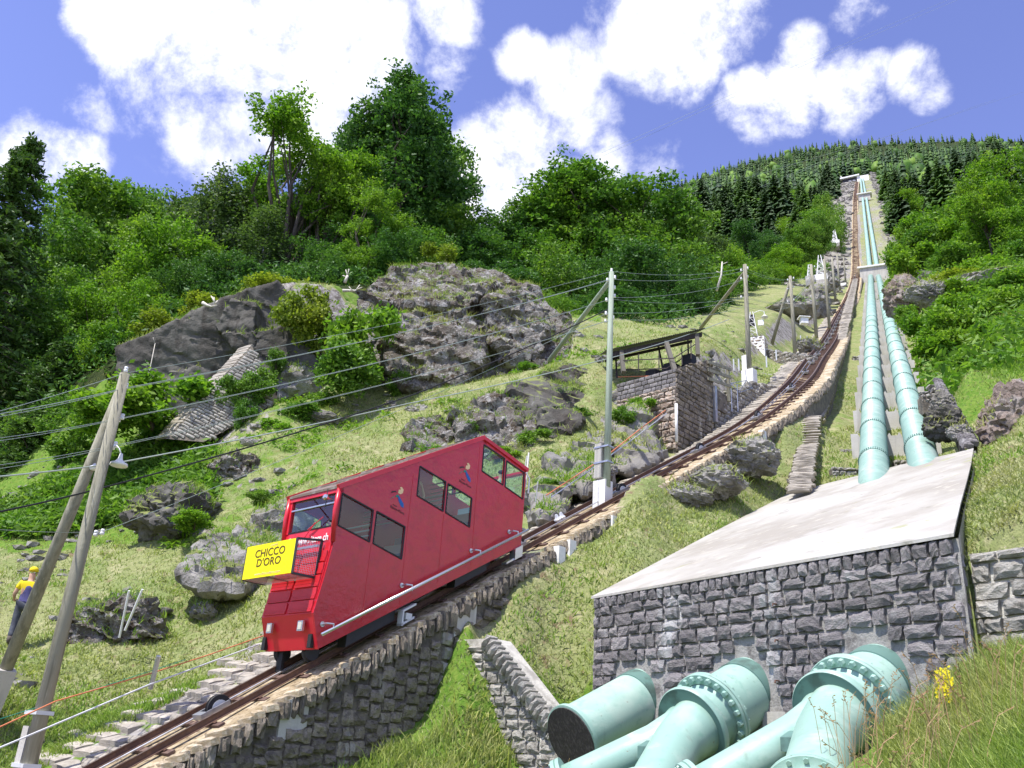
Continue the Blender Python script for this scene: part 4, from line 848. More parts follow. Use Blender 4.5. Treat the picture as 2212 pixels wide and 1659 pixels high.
def forest():
    T = ptree
    T('spruce_tree', 'fir', 1, 'needle_light', -112, 860, 200, 220, 52, 'tall dark spruce cut by the left edge of the photo', yaw=1)
    T('spruce_tree', 'fir', 2, 'needle_light', 62, 1020, 720, 150, 50, 'young dark spruce low at the left, below the tall leafy trees')
    T('spruce_tree', 'fir', 3, 'needle_light', 175, 960, 700, 130, 56, 'second young spruce in the shade left of the dark cliff')
    T('spruce_tree', 'fir', 1, 'needle_light', 10, 1180, 880, 190, 44, 'low spreading spruce at the left edge above the ferns')
    T('spruce_tree', 'fir', 2, 'needle_light', 120, 1080, 830, 150, 47, 'drooping spruce behind the leafy shrub by the lamp pole')
    T('broadleaf_tree', 'broad', 1, 'leaf_mid', 190, 800, 345, 280, 72, 'large mid green tree rising highest at the far left', yaw=.4)
    T('broadleaf_tree', 'broad', 2, 'leaf_mid', 70, 830, 405, 230, 66, 'mid green tree beside the spruce at the left edge')
    T('broadleaf_tree', 'broad', 3, 'leaf_grey', 322, 780, 380, 200, 78, 'pale topped tree between the large left tree and the birches')
    T('broadleaf_tree', 'broad', 2, 'leaf_mid', 245, 760, 372, 170, 76, 'second leafy top right of the highest far left tree')
    T('maple_tree', 'round', 1, 'leaf_light', 315, 700, 455, 190, 60, 'bright light green maple crown low in front of the left trees')
    T('maple_tree', 'round', 2, 'leaf_light', 205, 760, 560, 170, 57, 'bright yellow green maple low at the left, under the large tree')
    T('maple_tree', 'round', 3, 'leaf_light', 290, 735, 590, 120, 55, 'small bright maple directly above the left end of the dark cliff')
    T('broadleaf_tree', 'round', 2, 'leaf_mid', 95, 860, 600, 210, 56, 'dense mid green understorey tree near the left edge')
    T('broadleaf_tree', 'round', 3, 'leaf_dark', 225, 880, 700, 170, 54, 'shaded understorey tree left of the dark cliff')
    T('birch_tree', 'birch', 1, 'leaf_grey', 412, 700, 310, 120, 66, 'birch with drooping top, left of two', bark='bark_birch')
    T('birch_tree', 'birch', 2, 'leaf_grey', 478, 690, 352, 150, 68, 'birch with a pale trunk, right of two', bark='bark_birch')
    T('birch_tree', 'birch', 3, 'leaf_grey', 548, 640, 420, 110, 64, 'slender pale birch in front of the open maple', bark='bark_birch')
    T('broadleaf_tree', 'broad', 3, 'leaf_dark', 440, 720, 430, 150, 84, 'dark tree filling the gap behind the two birches')
    T('maple_tree', 'maple', 1, 'leaf_light', 610, 625, 195, 260, 68, 'open crowned light green maple with bare fanning limbs against the cloud', yaw=.7)
    T('maple_tree', 'maple', 2, 'leaf_light', 690, 630, 270, 200, 70, 'second light green maple leaning against the tall dark poplar', yaw=2)
    T('maple_tree', 'maple', 3, 'leaf_mid', 555, 660, 300, 180, 74, 'loose mid green maple left of the open crowned one')
    T('poplar_tree', 'poplar', 1, 'leaf_dark', 828, 660, 108, 260, 74, 'tallest tree, a dark poplar with upright tips above the mossy knoll', yaw=1.2)
    T('poplar_tree', 'poplar', 2, 'leaf_dark', 765, 650, 165, 200, 76, 'dark side stem left of the tallest poplar')
    T('poplar_tree', 'broad', 1, 'leaf_dark', 893, 660, 190, 210, 77, 'dark lower shoulder right of the tallest poplar')
    T('maple_tree', 'maple', 2, 'leaf_light', 800, 620, 380, 130, 64, 'bright maple sprays in front of the tallest poplar trunk')
    T('broadleaf_tree', 'round', 1, 'leaf_dark', 800, 640, 470, 190, 68, 'dark bushy tree at the foot of the tallest poplar')
    T('broadleaf_tree', 'round', 2, 'leaf_dark', 690, 640, 520, 150, 66, 'low dark tree in the gap above the dark cliff')
    T('broadleaf_tree', 'round', 3, 'leaf_mid', 905, 640, 480, 150, 66, 'low tree between the tallest poplar and the knoll top')
    T('broadleaf_tree', 'broad', 2, 'leaf_mid', 965, 680, 410, 190, 76, 'mid green tree just right of the poplar, lower than it')
    T('broadleaf_tree', 'broad', 3, 'leaf_dark', 1015, 700, 480, 170, 74, 'short dark tree above the right side of the knoll')
    T('poplar_tree', 'poplar', 2, 'leaf_dark', 1075, 740, 415, 190, 76, 'poplar with pointed tips, leftmost of the middle group')
    T('poplar_tree', 'poplar', 3, 'leaf_mid', 1140, 740, 372, 200, 78, 'second poplar from the left in the middle group')
    T('poplar_tree', 'poplar', 1, 'leaf_mid', 1228, 760, 318, 260, 78, 'highest poplar of the middle group', yaw=3)
    T('poplar_tree', 'poplar', 3, 'leaf_mid', 1300, 750, 345, 210, 77, 'poplar right of the highest one in the middle group')
    T('broadleaf_tree', 'broad', 1, 'leaf_mid', 1372, 760, 358, 240, 76, 'wide rounded tree, second from the right in the middle group', yaw=2.2)
    T('broadleaf_tree', 'broad', 2, 'leaf_mid', 1440, 740, 430, 200, 76, 'rounded tree at the right end of the middle group')
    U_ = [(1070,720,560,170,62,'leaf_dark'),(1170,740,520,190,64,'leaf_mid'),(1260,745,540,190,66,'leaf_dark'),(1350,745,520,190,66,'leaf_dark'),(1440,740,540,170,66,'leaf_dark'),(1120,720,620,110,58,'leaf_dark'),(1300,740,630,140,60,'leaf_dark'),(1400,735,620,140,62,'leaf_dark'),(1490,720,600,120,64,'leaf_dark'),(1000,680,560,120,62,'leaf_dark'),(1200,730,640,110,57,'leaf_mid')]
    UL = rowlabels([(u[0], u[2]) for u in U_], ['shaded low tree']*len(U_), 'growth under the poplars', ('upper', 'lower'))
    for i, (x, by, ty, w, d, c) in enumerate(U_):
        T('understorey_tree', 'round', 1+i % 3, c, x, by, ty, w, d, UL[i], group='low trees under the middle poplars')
    U_ = [(1500,640,500,120,95,'leaf_grey','round'),(1560,640,520,110,100,'leaf_light','round'),(1600,650,550,100,105,'leaf_mid','round'),(1545,690,590,90,84,'leaf_mid','round'),(1640,640,560,90,110,'leaf_mid','round'),(1690,620,520,80,140,'leaf_light','broad'),(1735,600,470,80,170,'leaf_mid','broad'),(1770,590,440,70,190,'leaf_mid','broad'),(1790,560,395,70,230,'leaf_light','round'),(1765,540,420,60,240,'leaf_light','round'),(1810,560,450,36,220,'leaf_light','round'),(1660,600,490,70,160,'leaf_dark','broad'),(1620,600,470,80,180,'leaf_dark','broad'),(1700,620,570,80,120,'leaf_light','round'),(1760,615,560,60,130,'leaf_light','round')]
    UL = rowlabels([(u[0], u[2]) for u in U_], ['leafy tree']*len(U_), 'slope beside the far track', ('upper', 'middle', 'lower'))
    for i, (x, by, ty, w, d, c, kd) in enumerate(U_):
        T('slope_tree', kd, 1+i % 3, c, x, by, ty, w, d, UL[i], group='leafy trees left of the far track')
    # second row behind, closing the wall of trees
    sky_ = [(0,480),(60,440),(150,385),(240,370),(330,400),(420,380),(500,360),(545,330),(600,560),(660,420),(700,250),(760,190),(850,190),(900,240),(940,330),(975,440),(1040,470),(1100,415),(1180,385),(1240,365),(1310,385),(1390,395),(1450,455),(1500,500)]
    B_ = [(x+random.uniform(-15, 15), np.interp(x, [s[0] for s in sky_], [s[1] for s in sky_])+random.uniform(5, 45)) for x in range(0, 1500, 42)]; UL = rowlabels(B_, ['leafy tree']*len(B_), 'rear tree wall', ('higher', 'lower'))
    for i, (x, ty) in enumerate(B_): T('rear_tree', ('broad', 'round', 'broad')[i % 3], 1+i % 3, ('leaf_mid', 'leaf_dark', 'leaf_mid', 'leaf_light')[i % 4] if x < 700 else ('leaf_dark', 'leaf_mid')[i % 2], x, 780 if x > 950 else 720, ty, 190, 88, UL[i], group='trees of the second row behind the cliffs')
    for i, (x, by, ty, w, d, c) in enumerate([(40,960,760,200,55,'leaf_mid'),(150,900,740,170,54,'leaf_dark'),(90,1040,850,170,46,'leaf_mid'),(215,830,690,120,53,'leaf_light'),(260,800,640,150,58,'leaf_mid'),(380,700,560,140,58,'leaf_dark'),(470,680,540,130,58,'leaf_dark'),(700,640,540,130,60,'leaf_dark'),(760,630,520,140,62,'leaf_mid'),(860,620,500,140,62,'leaf_dark'),(30,850,640,180,58,'leaf_mid'),(120,760,560,180,62,'leaf_mid')]):
        T('understorey_tree', 'round', 1+i % 3, c, x, by, ty, w, d, ['mid green low tree at the left edge above the young spruces','dark low tree between the left spruces','mid green low tree over the fern bank at far left','light small tree at the left tip of the dark cliff','low tree above the left half of the dark cliff','dark low tree below the left birch','dark low tree below the right birch','dark low tree above the right end of the dark cliff','mid green low tree between cliff and knoll','dark low tree behind the yellow green knoll bush','broad low tree hugging the left edge','broad low tree under the big left tree'][i])
    # shrubs
    S = lambda *a, **k: ptree('shrub', 'bush', *a, cat='bush', **k)
    S(1, 'leaf_light', 765, 815, 655, 170, 43, 'bright green bush growing in front of the mossy knoll'); S(2, 'leaf_mid', 735, 850, 740, 150, 42, 'darker lower half bush at the foot of the knoll')
    for i, (x, y, d, w, h, c) in enumerate([(1150,955,34.5,70,40,'fern'),(1255,905,36.5,60,40,'fern'),(1090,985,33.5,60,30,'leaf_light'),(940,985,35,60,30,'fern'),(640,900,40.5,90,50,'leaf_mid'),(585,935,39.5,90,44,'leaf_light'),(690,880,42,70,50,'leaf_mid'),(1180,1050,28.6,44,26,'fern'),(1345,905,34.6,56,44,'fern'),(1385,880,36,50,34,'leaf_light'),(420,1130,30.8,80,40,'leaf_light'),(560,1080,31.5,60,34,'fern'),(1080,905,37.5,50,34,'leaf_mid'),(1010,930,36,44,30,'fern'),(520,905,40.3,60,70,'leaf_mid'),(690,735,46,70,110,'leaf_yellow'),(870,835,44,60,50,'leaf_mid'),(1135,800,44.5,50,30,'fern')]): ptree('low_shrub', 'bush', 1+i % 3, c, x, y+h*.35, y-h*.65, w*1.15, d, ['ferny tuft at the right foot of the angular ledge','ferny tuft on the step of the angular ledge','light plant right above the carriage roof peak','ferny tuft below the lichen rock band','mid green shrub right of the masonry buttress','light shrub at the foot of the masonry buttress','mid green shrub below the dark cliff end','small tuft on the rock behind the carriage','ferny tuft on the slab by the shelter wall','light tuft at the low end of the shelter wall','light shrub over the flat faced boulder','ferny tuft above the long outcrop','dark tuft between ledge and lichen rock band','small ferny tuft on the lichen rock band','creeper on the middle of the buttress','tall olive bush beside the bright knoll bush','mid green tuft at the left foot of the knoll','ferny tuft at the right foot of the knoll'][i], cat='bush')
    S(3, 'leaf_yellow', 655, 735, 605, 140, 46, 'olive green bush at the right end of the dark cliff'); S(1, 'leaf_yellow', 950, 575, 525, 76, 54, 'small yellow green bush on top of the knoll')
    S(2, 'leaf_yellow', 575, 640, 590, 120, 53, 'yellowish bush on the brow of the dark cliff'); S(3, 'leaf_yellow', 430, 690, 630, 120, 52.5, 'straw coloured bush on the left brow of the dark cliff')
    S(2, 'leaf_yellow', 340, 740, 670, 110, 51.5, 'pale bush at the left tip of the dark cliff')
    S(1, 'leaf_light', 330, 930, 800, 220, 41, 'broad light green shrub below the dark cliff'); S(2, 'leaf_light', 235, 940, 840, 170, 39.5, 'light green shrub behind the lamp pole')
    S(3, 'leaf_mid', 560, 870, 790, 100, 41.5, 'thin shrub climbing the slanted stone buttress'); S(1, 'leaf_mid', 490, 880, 815, 70, 41, 'small shrub low on the slanted stone buttress')
    S(2, 'leaf_mid', 595, 800, 750, 50, 44.5, 'small shrub right of the buttress top'); S(3, 'leaf_mid', 160, 1000, 900, 140, 42, 'dark shrub above the ferns, left of the lamp pole')
    S(1, 'fern', 1295, 870, 820, 60, 40, 'tufty shrub on the rock left of the shelter'); S(2, 'fern', 1190, 1000, 970, 40, 32.5, 'little green plant among the slabs left of the tall pole')
    k = 0
    BUSH = [(1880,640,110,60,60,'leaf_light'),(1920,560,130,80,80,'leaf_mid'),(1925,500,190,60,70,'leaf_mid'),(1965,570,120,100,70,'leaf_light'),(2010,540,130,110,80,'leaf_mid'),(2060,520,130,120,80,'leaf_light'),(2110,540,115,120,80,'leaf_light'),(2170,520,110,130,90,'leaf_mid'),(2200,570,100,120,80,'leaf_mid'),(2060,570,105,110,60,'leaf_mid'),(2140,590,95,120,60,'leaf_light'),(1990,500,170,90,70,'leaf_light'),(2040,480,170,100,70,'leaf_mid'),(2100,480,150,110,90,'leaf_light'),(2160,460,150,110,100,'leaf_mid'),
            (2020,720,58,110,90,'leaf_light'),(2070,690,62,110,80,'leaf_light'),(2120,700,58,110,100,'leaf_light'),(2170,680,58,110,90,'leaf_light'),(2205,740,50,90,70,'leaf_mid'),(2040,750,52,110,60,'leaf_light'),(2100,740,52,90,50,'leaf_light'),(2150,640,70,120,60,'leaf_mid'),(2200,620,70,110,70,'leaf_light'),(2070,640,72,100,50,'leaf_light'),(1960,690,62,50,50,'leaf_light'),(2090,790,48,80,34,'fern'),(2160,770,47,90,40,'leaf_light'),(2200,470,130,120,140,'leaf_mid'),(1895,590,150,40,50,'leaf_light'),(1900,470,260,40,50,'leaf_light'),(1900,680,90,24,50,'leaf_mid'),(1950,530,170,60,50,'leaf_light'),(1990,640,84,60,30,'leaf_yellow'),(2060,605,92,90,36,'leaf_yellow'),(1905,545,180,50,60,'leaf_light')]
    BL = rowlabels([b[:2] for b in BUSH], [dict(leaf_light='bright green', leaf_mid='mid green', leaf_yellow='yellowish', fern='feathery green')[b[5]]+' bush' for b in BUSH], 'thicket by the pipes')
    for (x, y, d, w, h, c) in BUSH:
        x += 52 if x < 1945 else 0; S(1+k % 3, c, x, y+h*.35, y-h*.65, w*1.1, d, BL[k], group='bushes in the thicket right of the pipes'); k += 1
    ptree('broadleaf_tree', 'round', 1, 'leaf_light', 2190, 520, 315, 170, 110, 'large yellow green tree cut by the right edge below the ridge'); ptree('broadleaf_tree', 'broad', 1, 'leaf_light', 2150, 600, 400, 120, 105, 'tall light green tree left of the one cut by the right edge')
    # spruce slopes of the mountain
    R_ = np.random.default_rng(5); pts = []
    az = R_.uniform(radians(6), radians(36), 30000); D = np.exp(R_.uniform(math.log(105), math.log(1500), 30000)); lat = D*np.sin(az-radians(24.2))
    c = np.where(D < 540, np.abs(lat+3)-(9.5+D*.003), 1); keep = (c > 0)
    keep &= ~((az > radians(24.5)) & (D < 230)); keep &= ~((az < radians(24)) & (D < 190)); az, D = az[keep], D[keep]
    X, Y = D*np.sin(az), D*np.cos(az); Z = ground(np.c_[X, Y], False); Z = np.where(D > 1230, Z-(D-1230)*.9, Z)
    # thin out with distance-dependent spacing on a hash grid
    used = set(); sel = []
    for i in np.argsort(D):
        g = 5.2+D[i]*.0075; kx = (int(X[i]//g), int(Y[i]//g), int(g))
        if kx in used: continue
        used.add(kx); sel.append(i)
    sel = np.array(sel); hs = R_.uniform(8, 20, len(sel))*(.8+.25*fbm(np.c_[X[sel], Y[sel], Z[sel]]*.02, 2)+.2); near = sel[:290]
    for j, i in enumerate(near):
        dec = R_.random() < .22; nm = 'leafy_tree' if dec else 'spruce_tree'
        tree(nm, 'round' if dec else 'spruce', 1+j % 3, ('leaf_light', 'leaf_mid')[j % 2] if dec else ('needle', 'needle', 'needle_light')[j % 3], (X[i], Y[i], Z[i]-.5), hs[j]*(.6 if dec else 1), hs[j]*(.5 if dec else .36),
             'leafy tree among the spruces on the mountain slope' if dec else 'dark spruce standing in the forest on the mountain slope', group='leafy trees in the mountain forest' if dec else 'spruces of the mountain forest', parts=False)
    VV = []; FF = []; n0 = 0; VD = []; 
    rest = sel[290:]
    # low cone-stack spruce
    def lowsp(sd):
        r = np.random.default_rng(sd); Vv = []; Ff = []
        for L_ in range(6):
            z0 = .06+L_*.15; rr = .17*(1-L_*.155); k = 7; b = len(Vv)
            for q in range(k): a = 2*pi*q/k+r.uniform(-.3, .3); s = rr*r.uniform(.55, 1.25); Vv.append((s*cos(a), s*sin(a), z0+r.uniform(-.03, .03)))
            Vv.append((0, 0, z0+.24-.01*L_)); Ff += [(b+q, b+(q+1) % k, b+k) for q in range(k)]
        return np.array(Vv), np.array(Ff)
    P = [lowsp(s) for s in range(4)]; blob = ico(2); A = [[], [], []]; Fs = [[], [], []]; cnt = [0, 0, 0]
    for j, i in enumerate(rest):
        dec = R_.random() < .16; h = hs[290+j]; 
        if dec: Vv, Ff = blob; s = np.array([h*.24, h*.24, h*.32]); Vv = Vv*R_.uniform(.72, 1.25, (len(Vv), 1)); k = 2; off = h*.3
        else: Vv, Ff = P[j % 4]; s = np.array([h*1., h*1., h]); k = j % 2; off = 0
        a = R_.uniform(0, 6.3); ca, sa = cos(a), sin(a); Q = (Vv*s) @ np.array([[ca, -sa, 0], [sa, ca, 0], [0, 0, 1]]).T+[X[i], Y[i], Z[i]-.5+off]
        A[k].append(Q); Fs[k].append(Ff+cnt[k]); cnt[k] += len(Q)
    for k, (m, nm, lb) in enumerate((('needle', 'distant_forest', 'dark spruce forest covering the mountain to the skyline'), ('needle_light', 'distant_forest', 'lighter larches and spruces mixed into the far forest'), ('leaf_mid', 'distant_thicket', 'leafy crowns scattered in the far forest'))):
        o = link(nm, newmesh(nm, np.concatenate(A[k]), np.concatenate(Fs[k])), m); tag(o, lb, 'forest', kind='stuff')
    print('trees', len(sel))
forest()
def ground_plants():
    R_ = np.random.default_rng(3)
    def blades(P, h, w, m, name, label, lean=.45, kind='stuff'):
        n = len(P); a = R_.uniform(0, 2*pi, n); H = h*R_.uniform(.5, 1.3, n); ln = R_.normal(size=(n, 2))*lean*H[:, None]; s = np.stack([np.cos(a), np.sin(a), 0*a], 1)*w/2*R_.uniform(.6, 1.4, (n, 1))
        mid = P+np.c_[ln*.35, H*.6]; tip = P+np.c_[ln, H]; V = np.stack([P-s, P+s, mid+s*.8, mid-s*.8, tip, tip], 1)
        V = np.stack([P-s, P+s, mid+s*.75, mid-s*.75], 1).reshape(-1, 3); F = np.arange(n*4).reshape(-1, 4)
        V2 = np.stack([mid-s*.75, mid+s*.75, tip+s*.1, tip-s*.1], 1).reshape(-1, 3)
        me = newmesh(name, np.concatenate([V, V2]), np.concatenate([F, F+n*4])); o = link(name, me, m); return tag(o, label, 'grass', kind=kind)
    def scatter(n, az0, az1, D0, D1, test=None):
        az = R_.uniform(radians(az0), radians(az1), n); D = np.exp(R_.uniform(math.log(D0), math.log(D1), n)); X, Y = D*np.sin(az), D*np.cos(az)
        lat = X*NV[0]+Y*NV[1]; q = (X-WA[0])*WN[0]+(Y-WA[1])*WN[1]; w = (X-WA[0])*WU[0]+(Y-WA[1])*WU[1]
        k = ~((lat > -19.2) & (lat < -15.1) & (D < 42)); k &= ~in_poly(X, Y, SLAB_POLY)
        if test is not None: k &= test(X, Y, D, lat, q, w)
        X, Y = X[k], Y[k]; return np.c_[X, Y, ground(np.c_[X, Y])]
    P = scatter(52000, -12, 9, 10, 21.5, lambda X, Y, D, lat, q, w: (lat > -15.1) & (q > -.5) & ((w < -.3) | (q > 2.5)) & (Y < 19.6)); P = P[P[:, 2] < 1.3]; blades(P, .34, .022, 'grass_blade', 'tall_grass', 'long bright green grass below the causeway wall')
    P = scatter(42000, 22, 37, 7, 12.9, lambda X, Y, D, lat, q, w: (q > .1) & (w > 8.3-.12*q)); blades(P, .27, .013, 'grass_blade', 'tall_grass', 'long unmown grass at the lower right corner')
    P = scatter(180000, -30, 38, 13, 46); P = P[fbm(P*.5, 2) > -.5]; blades(P, .085, .028, 'hay', 'mown_grass', 'freshly mown yellow green grass with drying hay', .9)
    P = scatter(90000, -30, 33, 19, 54); P = P[fbm(P*.35+7, 3) > -.05]; blades(P, .13, .035, 'grass_blade', 'green_tufts', 'green tufts left standing in the mown slope', .7)
    P = scatter(40000, -30, -14, 14, 23, lambda X, Y, D, lat, q, w: lat < -19); c = RW.T @ P.T; py = IH/2+FP*c[1]/c[2]; P = P[py > 1470]; blades(P, .16, .025, 'grass_blade', 'green_verge', 'bright green grass strip beside the handline, lower left', .6)
    P = scatter(30000, 24, 40, 40, 75, lambda X, Y, D, lat, q, w: X*cos(radians(24.1))-Y*sin(radians(24.1)) > 4.2); blades(P, .26, .05, 'grass_blade', 'meadow_grass', 'rough meadow grass on the hillside right of the pipes', .6)
    # grass tufts rooted on the rock tops
    PT = []
    for o in list(COL.objects):
        if o.type != 'MESH' or o.get('category') not in ('rock', 'cliff', 'crag'): continue
        me = o.data; n = len(me.polygons); c = np.empty(n*3, dtype=np.float32); me.polygons.foreach_get('center', c); nn = np.empty(n*3, dtype=np.float32); me.polygons.foreach_get('normal', nn); ar = np.empty(n, dtype=np.float32); me.polygons.foreach_get('area', ar)
        c = c.reshape(-1, 3)+np.array(o.location); nn = nn.reshape(-1, 3); k = (nn[:, 2] > .62)*np.clip(fbm(c*.7, 3)+.2, 0, 1)*ar; 
        if k.sum() <= 0: continue
        m_ = int(min(k.sum()*520, 16000)); j = R_.choice(n, m_, p=k/k.sum()); PT.append(c[j]+R_.normal(size=(m_, 3))*.03)
    blades(np.concatenate(PT), .2, .03, 'grass_blade', 'rock_tufts', 'grass tufts growing on ledges and tops of the rocks', .8)
    # seed heads near the camera
    m = MB(); s = MB()
    for _ in range(150):
        px, py = random.choice([(random.uniform(1900, 2212), random.uniform(1480, 1640)), (random.uniform(1770, 1960), random.uniform(1600, 1659)), (random.uniform(780, 1250), random.uniform(1570, 1640))])
        D = 8.5+random.uniform(-1, 1.8) if px > 1500 else random.uniform(14, 17); b = at(px, py, D); g = gz(b[0], b[1]); b[2] = g
        if abs(g-at(px, py, D)[2]) > 1.4: continue
        h = random.uniform(.5, .95) if px > 1500 else random.uniform(.35, .6); lx, ly = random.uniform(-.3, .3), random.uniform(-.2, .2); p = [b, b+np.array([lx*.2, ly*.2, h*.5]), b+np.array([lx*.6, ly*.6, h*.88]), b+np.array([lx*1.1, ly*1.1, h])]
        m.tube(p, .0035, 3, False)
        for k in range(7): t = k/6; c = p[2]*(1-t)+p[3]*t; dd = np.array([random.uniform(-.04, .04), random.uniform(-.04, .04), random.uniform(-.015, .035)]); s.add([c-dd*.1, c+dd*.5+[0, 0, .008], c+dd, c+dd*.5-[0, 0, .008]], [(0, 1, 2, 3)])
    o = m.build('grass_stalks', 'seed'); tag(o, 'tall dry grass stalks in front of the stone wall', 'grass', kind='stuff'); o = s.build('grass_seed_heads', 'seed'); tag(o, 'reddish seed heads of the tall dry grass', 'grass', kind='stuff')
    # yellow flowers
    t = None; m = MB(); f = MB()
    for _ in range(16):
        b = at(random.uniform(2030, 2062), random.uniform(1500, 1590), 9.4); g = gz(b[0], b[1]); b[2] = g; tp = b+np.array([random.uniform(-.05, .05), 0, random.uniform(.45, .7)]); m.tube([b, tp], .004, 3, False)
        for k in range(12): c = b*(.0+k*.03)+tp*(1-k*.03); a = random.uniform(0, 6.3); d = np.array([cos(a), sin(a), .3])*.022; f.add([c, c+d+[0, 0, .014], c+d*1.6, c+d-[0, 0, .014]], [(0, 1, 2, 3)])
    mat('petal_yellow', (.85, .72, .03), .6); t = thing('yellow_flowers', 'clump of yellow flowering stalks in the grass right of the concrete base', 'flowers', at(2045, 1590, 9.4)); m.build('stalks', 'grass_blade', t)['kind'] = 'stuff'; f.build('petals', 'petal_yellow', t)['kind'] = 'stuff'
    # fern bank at the left and plants on the rocks
    def clump(P, n, spread, size, m, name, label, cat='fern'):
        V, F = leaves(P, n, spread, size, .5, 4, (1, 1, .5), 2.6); o = link(name, newmesh(name, V, F), m); return tag(o, label, cat, kind='stuff')
    P = scatter(5200, -31, -14, 29, 44); c = RW.T @ P.T; px = IW/2-FP*c[0]/c[2]; py = IH/2+FP*c[1]/c[2]; k = (px < 450) & (py > 940) & (py < 1165+0*px) & (py < 1190-.22*px+0); P = P[k]+[0, 0, .25]
    clump(P, 26, .24, .13, 'fern', 'fern_bank', 'dense bank of light green ferns left of the dark boulder')
    P = scatter(5000, -22, 8, 33, 48); n = fbm(P*.3+2, 2); P = P[n > .18][:420]+[0, 0, .06]; clump(P, 14, .16, .085, 'leaf_light', 'low_herbs', 'low green herbs between the rocks on the middle slope', 'plants')
    P = scatter(9000, 24, 40, 42, 140); c = RW.T @ P.T; px = IW/2-FP*c[0]/c[2]; P = P[px > 1990]+[0, 0, .3]; clump(P[:2400], 12, .55, .2, 'fern', 'hillside_scrub', 'knee high green scrub below the thicket at the right', 'plants')
    P = scatter(26000, -34, 14, 52, 130); c = RW.T @ P.T; px = IW/2-FP*c[0]/c[2]; P = P[px < 1480][:7000]+[0, 0, .5]; clump(P, 16, .7, .14, 'leaf_dark', 'forest_undergrowth', 'dark undergrowth on the forest floor behind the cliffs', 'plants')
    P = scatter(9000, 8, 25, 75, 330); c = RW.T @ P.T; px = IW/2-FP*c[0]/c[2]; lat = P[:, 0]*cos(radians(24.2))-P[:, 1]*sin(radians(24.2)); k = (px < 1840) & (lat < -14) & (np.hypot(P[:, 0], P[:, 1]) > 112); clump(P[k][:3600]+[0, 0, .6], 11, 1.1, .42, 'leaf_mid', 'slope_scrub', 'green scrub on the slope left of the far track', 'plants')
    P = scatter(14000, 22.5, 37, 130, 420); lat = P[:, 0]*cos(radians(24.2))-P[:, 1]*sin(radians(24.2)); P = P[lat > 8+.03*P[:, 1]]; clump(P[:4200]+[0, 0, .8], 10, 1.5, .6, 'leaf_light', 'slope_scrub', 'bright scrub covering the slope right of the far pipes', 'plants')
ground_plants()
# ================================================================= penstocks
def rustx(N, L, c, mixc, rng, nz, co):
    c = mixc(rng(nz(1.1, st=(1, 1, 3)), .58, .72), c, (.50, .60, .52)); c = mixc(rng(nz(.6, st=(1, 1, 1)), .56, .66), c, (.42, .55, .47)); c = mixc(rng(nz(2.5, st=(1, 1, .2)), .62, .74), c, (.22, .30, .24)); return mixc(rng(nz(14), .66, .74), c, (.20, .16, .10))
mat('pipe_green', (.29, .455, .385), .42, [(.7, (.36, .53, .45), .45, .62), (5, (.25, .43, .35), .56, .7)], (30, .15, .01), spec=.4, extra=rustx)
mat('pipe_green_dark', (.12, .22, .19), .5, [(3, (.08, .13, .11), .5, .65)], spec=.35); mat('wood_dark', (.055, .045, .045), .8, [(3, (.10, .085, .08), .5, .62, (9, 9, .6))], (10, .5, .02))
def upper_pipe(PP, label):
    t = thing('penstock_pipe', label, 'pipe', PP[0]); d = PP[1]-PP[0]; d /= np.linalg.norm(d); r = .455
    for i in range(3):
        m = MB(); m.tube([PP[i], PP[i+1]], r, 40 if i == 0 else 20, i == 0); m.build('pipe_section', 'pipe_green', t, True)
    rm = None; k = 4.0; L1 = np.linalg.norm(PP[1]-PP[0]); n = 0
    while k < L1-4:
        if rm is None:
            mb = MB(); mb.lathe((0, 0, 0), (0, 0, 1), [(-.05, r+.001), (-.05, r+.018), (.05, r+.018), (.05, r+.001)], 40, False); rm = newmesh('joint_ring', mb.v, mb.f, True); rm.materials.append(MATS['pipe_green']); rm.set_sharp_from_angle(angle=.5)
            mb = MB()
            for q in range(44):
                a = 2*pi*q/44; c = Vector((cos(a), sin(a), 0))*(r+.012)
                for zz in (-.09, .09): mb.box(c+Vector((0, 0, zz-.018)), Vector((-sin(a), cos(a), 0))*.036, Vector((cos(a), sin(a), 0))*.022, (0, 0, .036))
            bm_ = newmesh('rivets', mb.v, mb.f); bm_.materials.append(MATS['pipe_green_dark'])
        if n < 26:
            q = Vector(d).to_track_quat('Z', 'Y').to_matrix().to_4x4(); o = bpy.data.objects.new('joint_ring', rm); COL.objects.link(o); o.parent = t; M4 = q.copy(); M4.translation = Vector(d*k); o.matrix_local = M4
            if n < 12: b = bpy.data.objects.new('rivets', bm_); COL.objects.link(b); b.parent = o; b['kind'] = 'stuff'
        n += 1; k += 5.
    return t
upper_pipe(PIPE_L, 'left one of the two long pale green pipes running up the mountain'); upper_pipe(PIPE_R, 'right one of the two long pale green pipes running up the mountain')
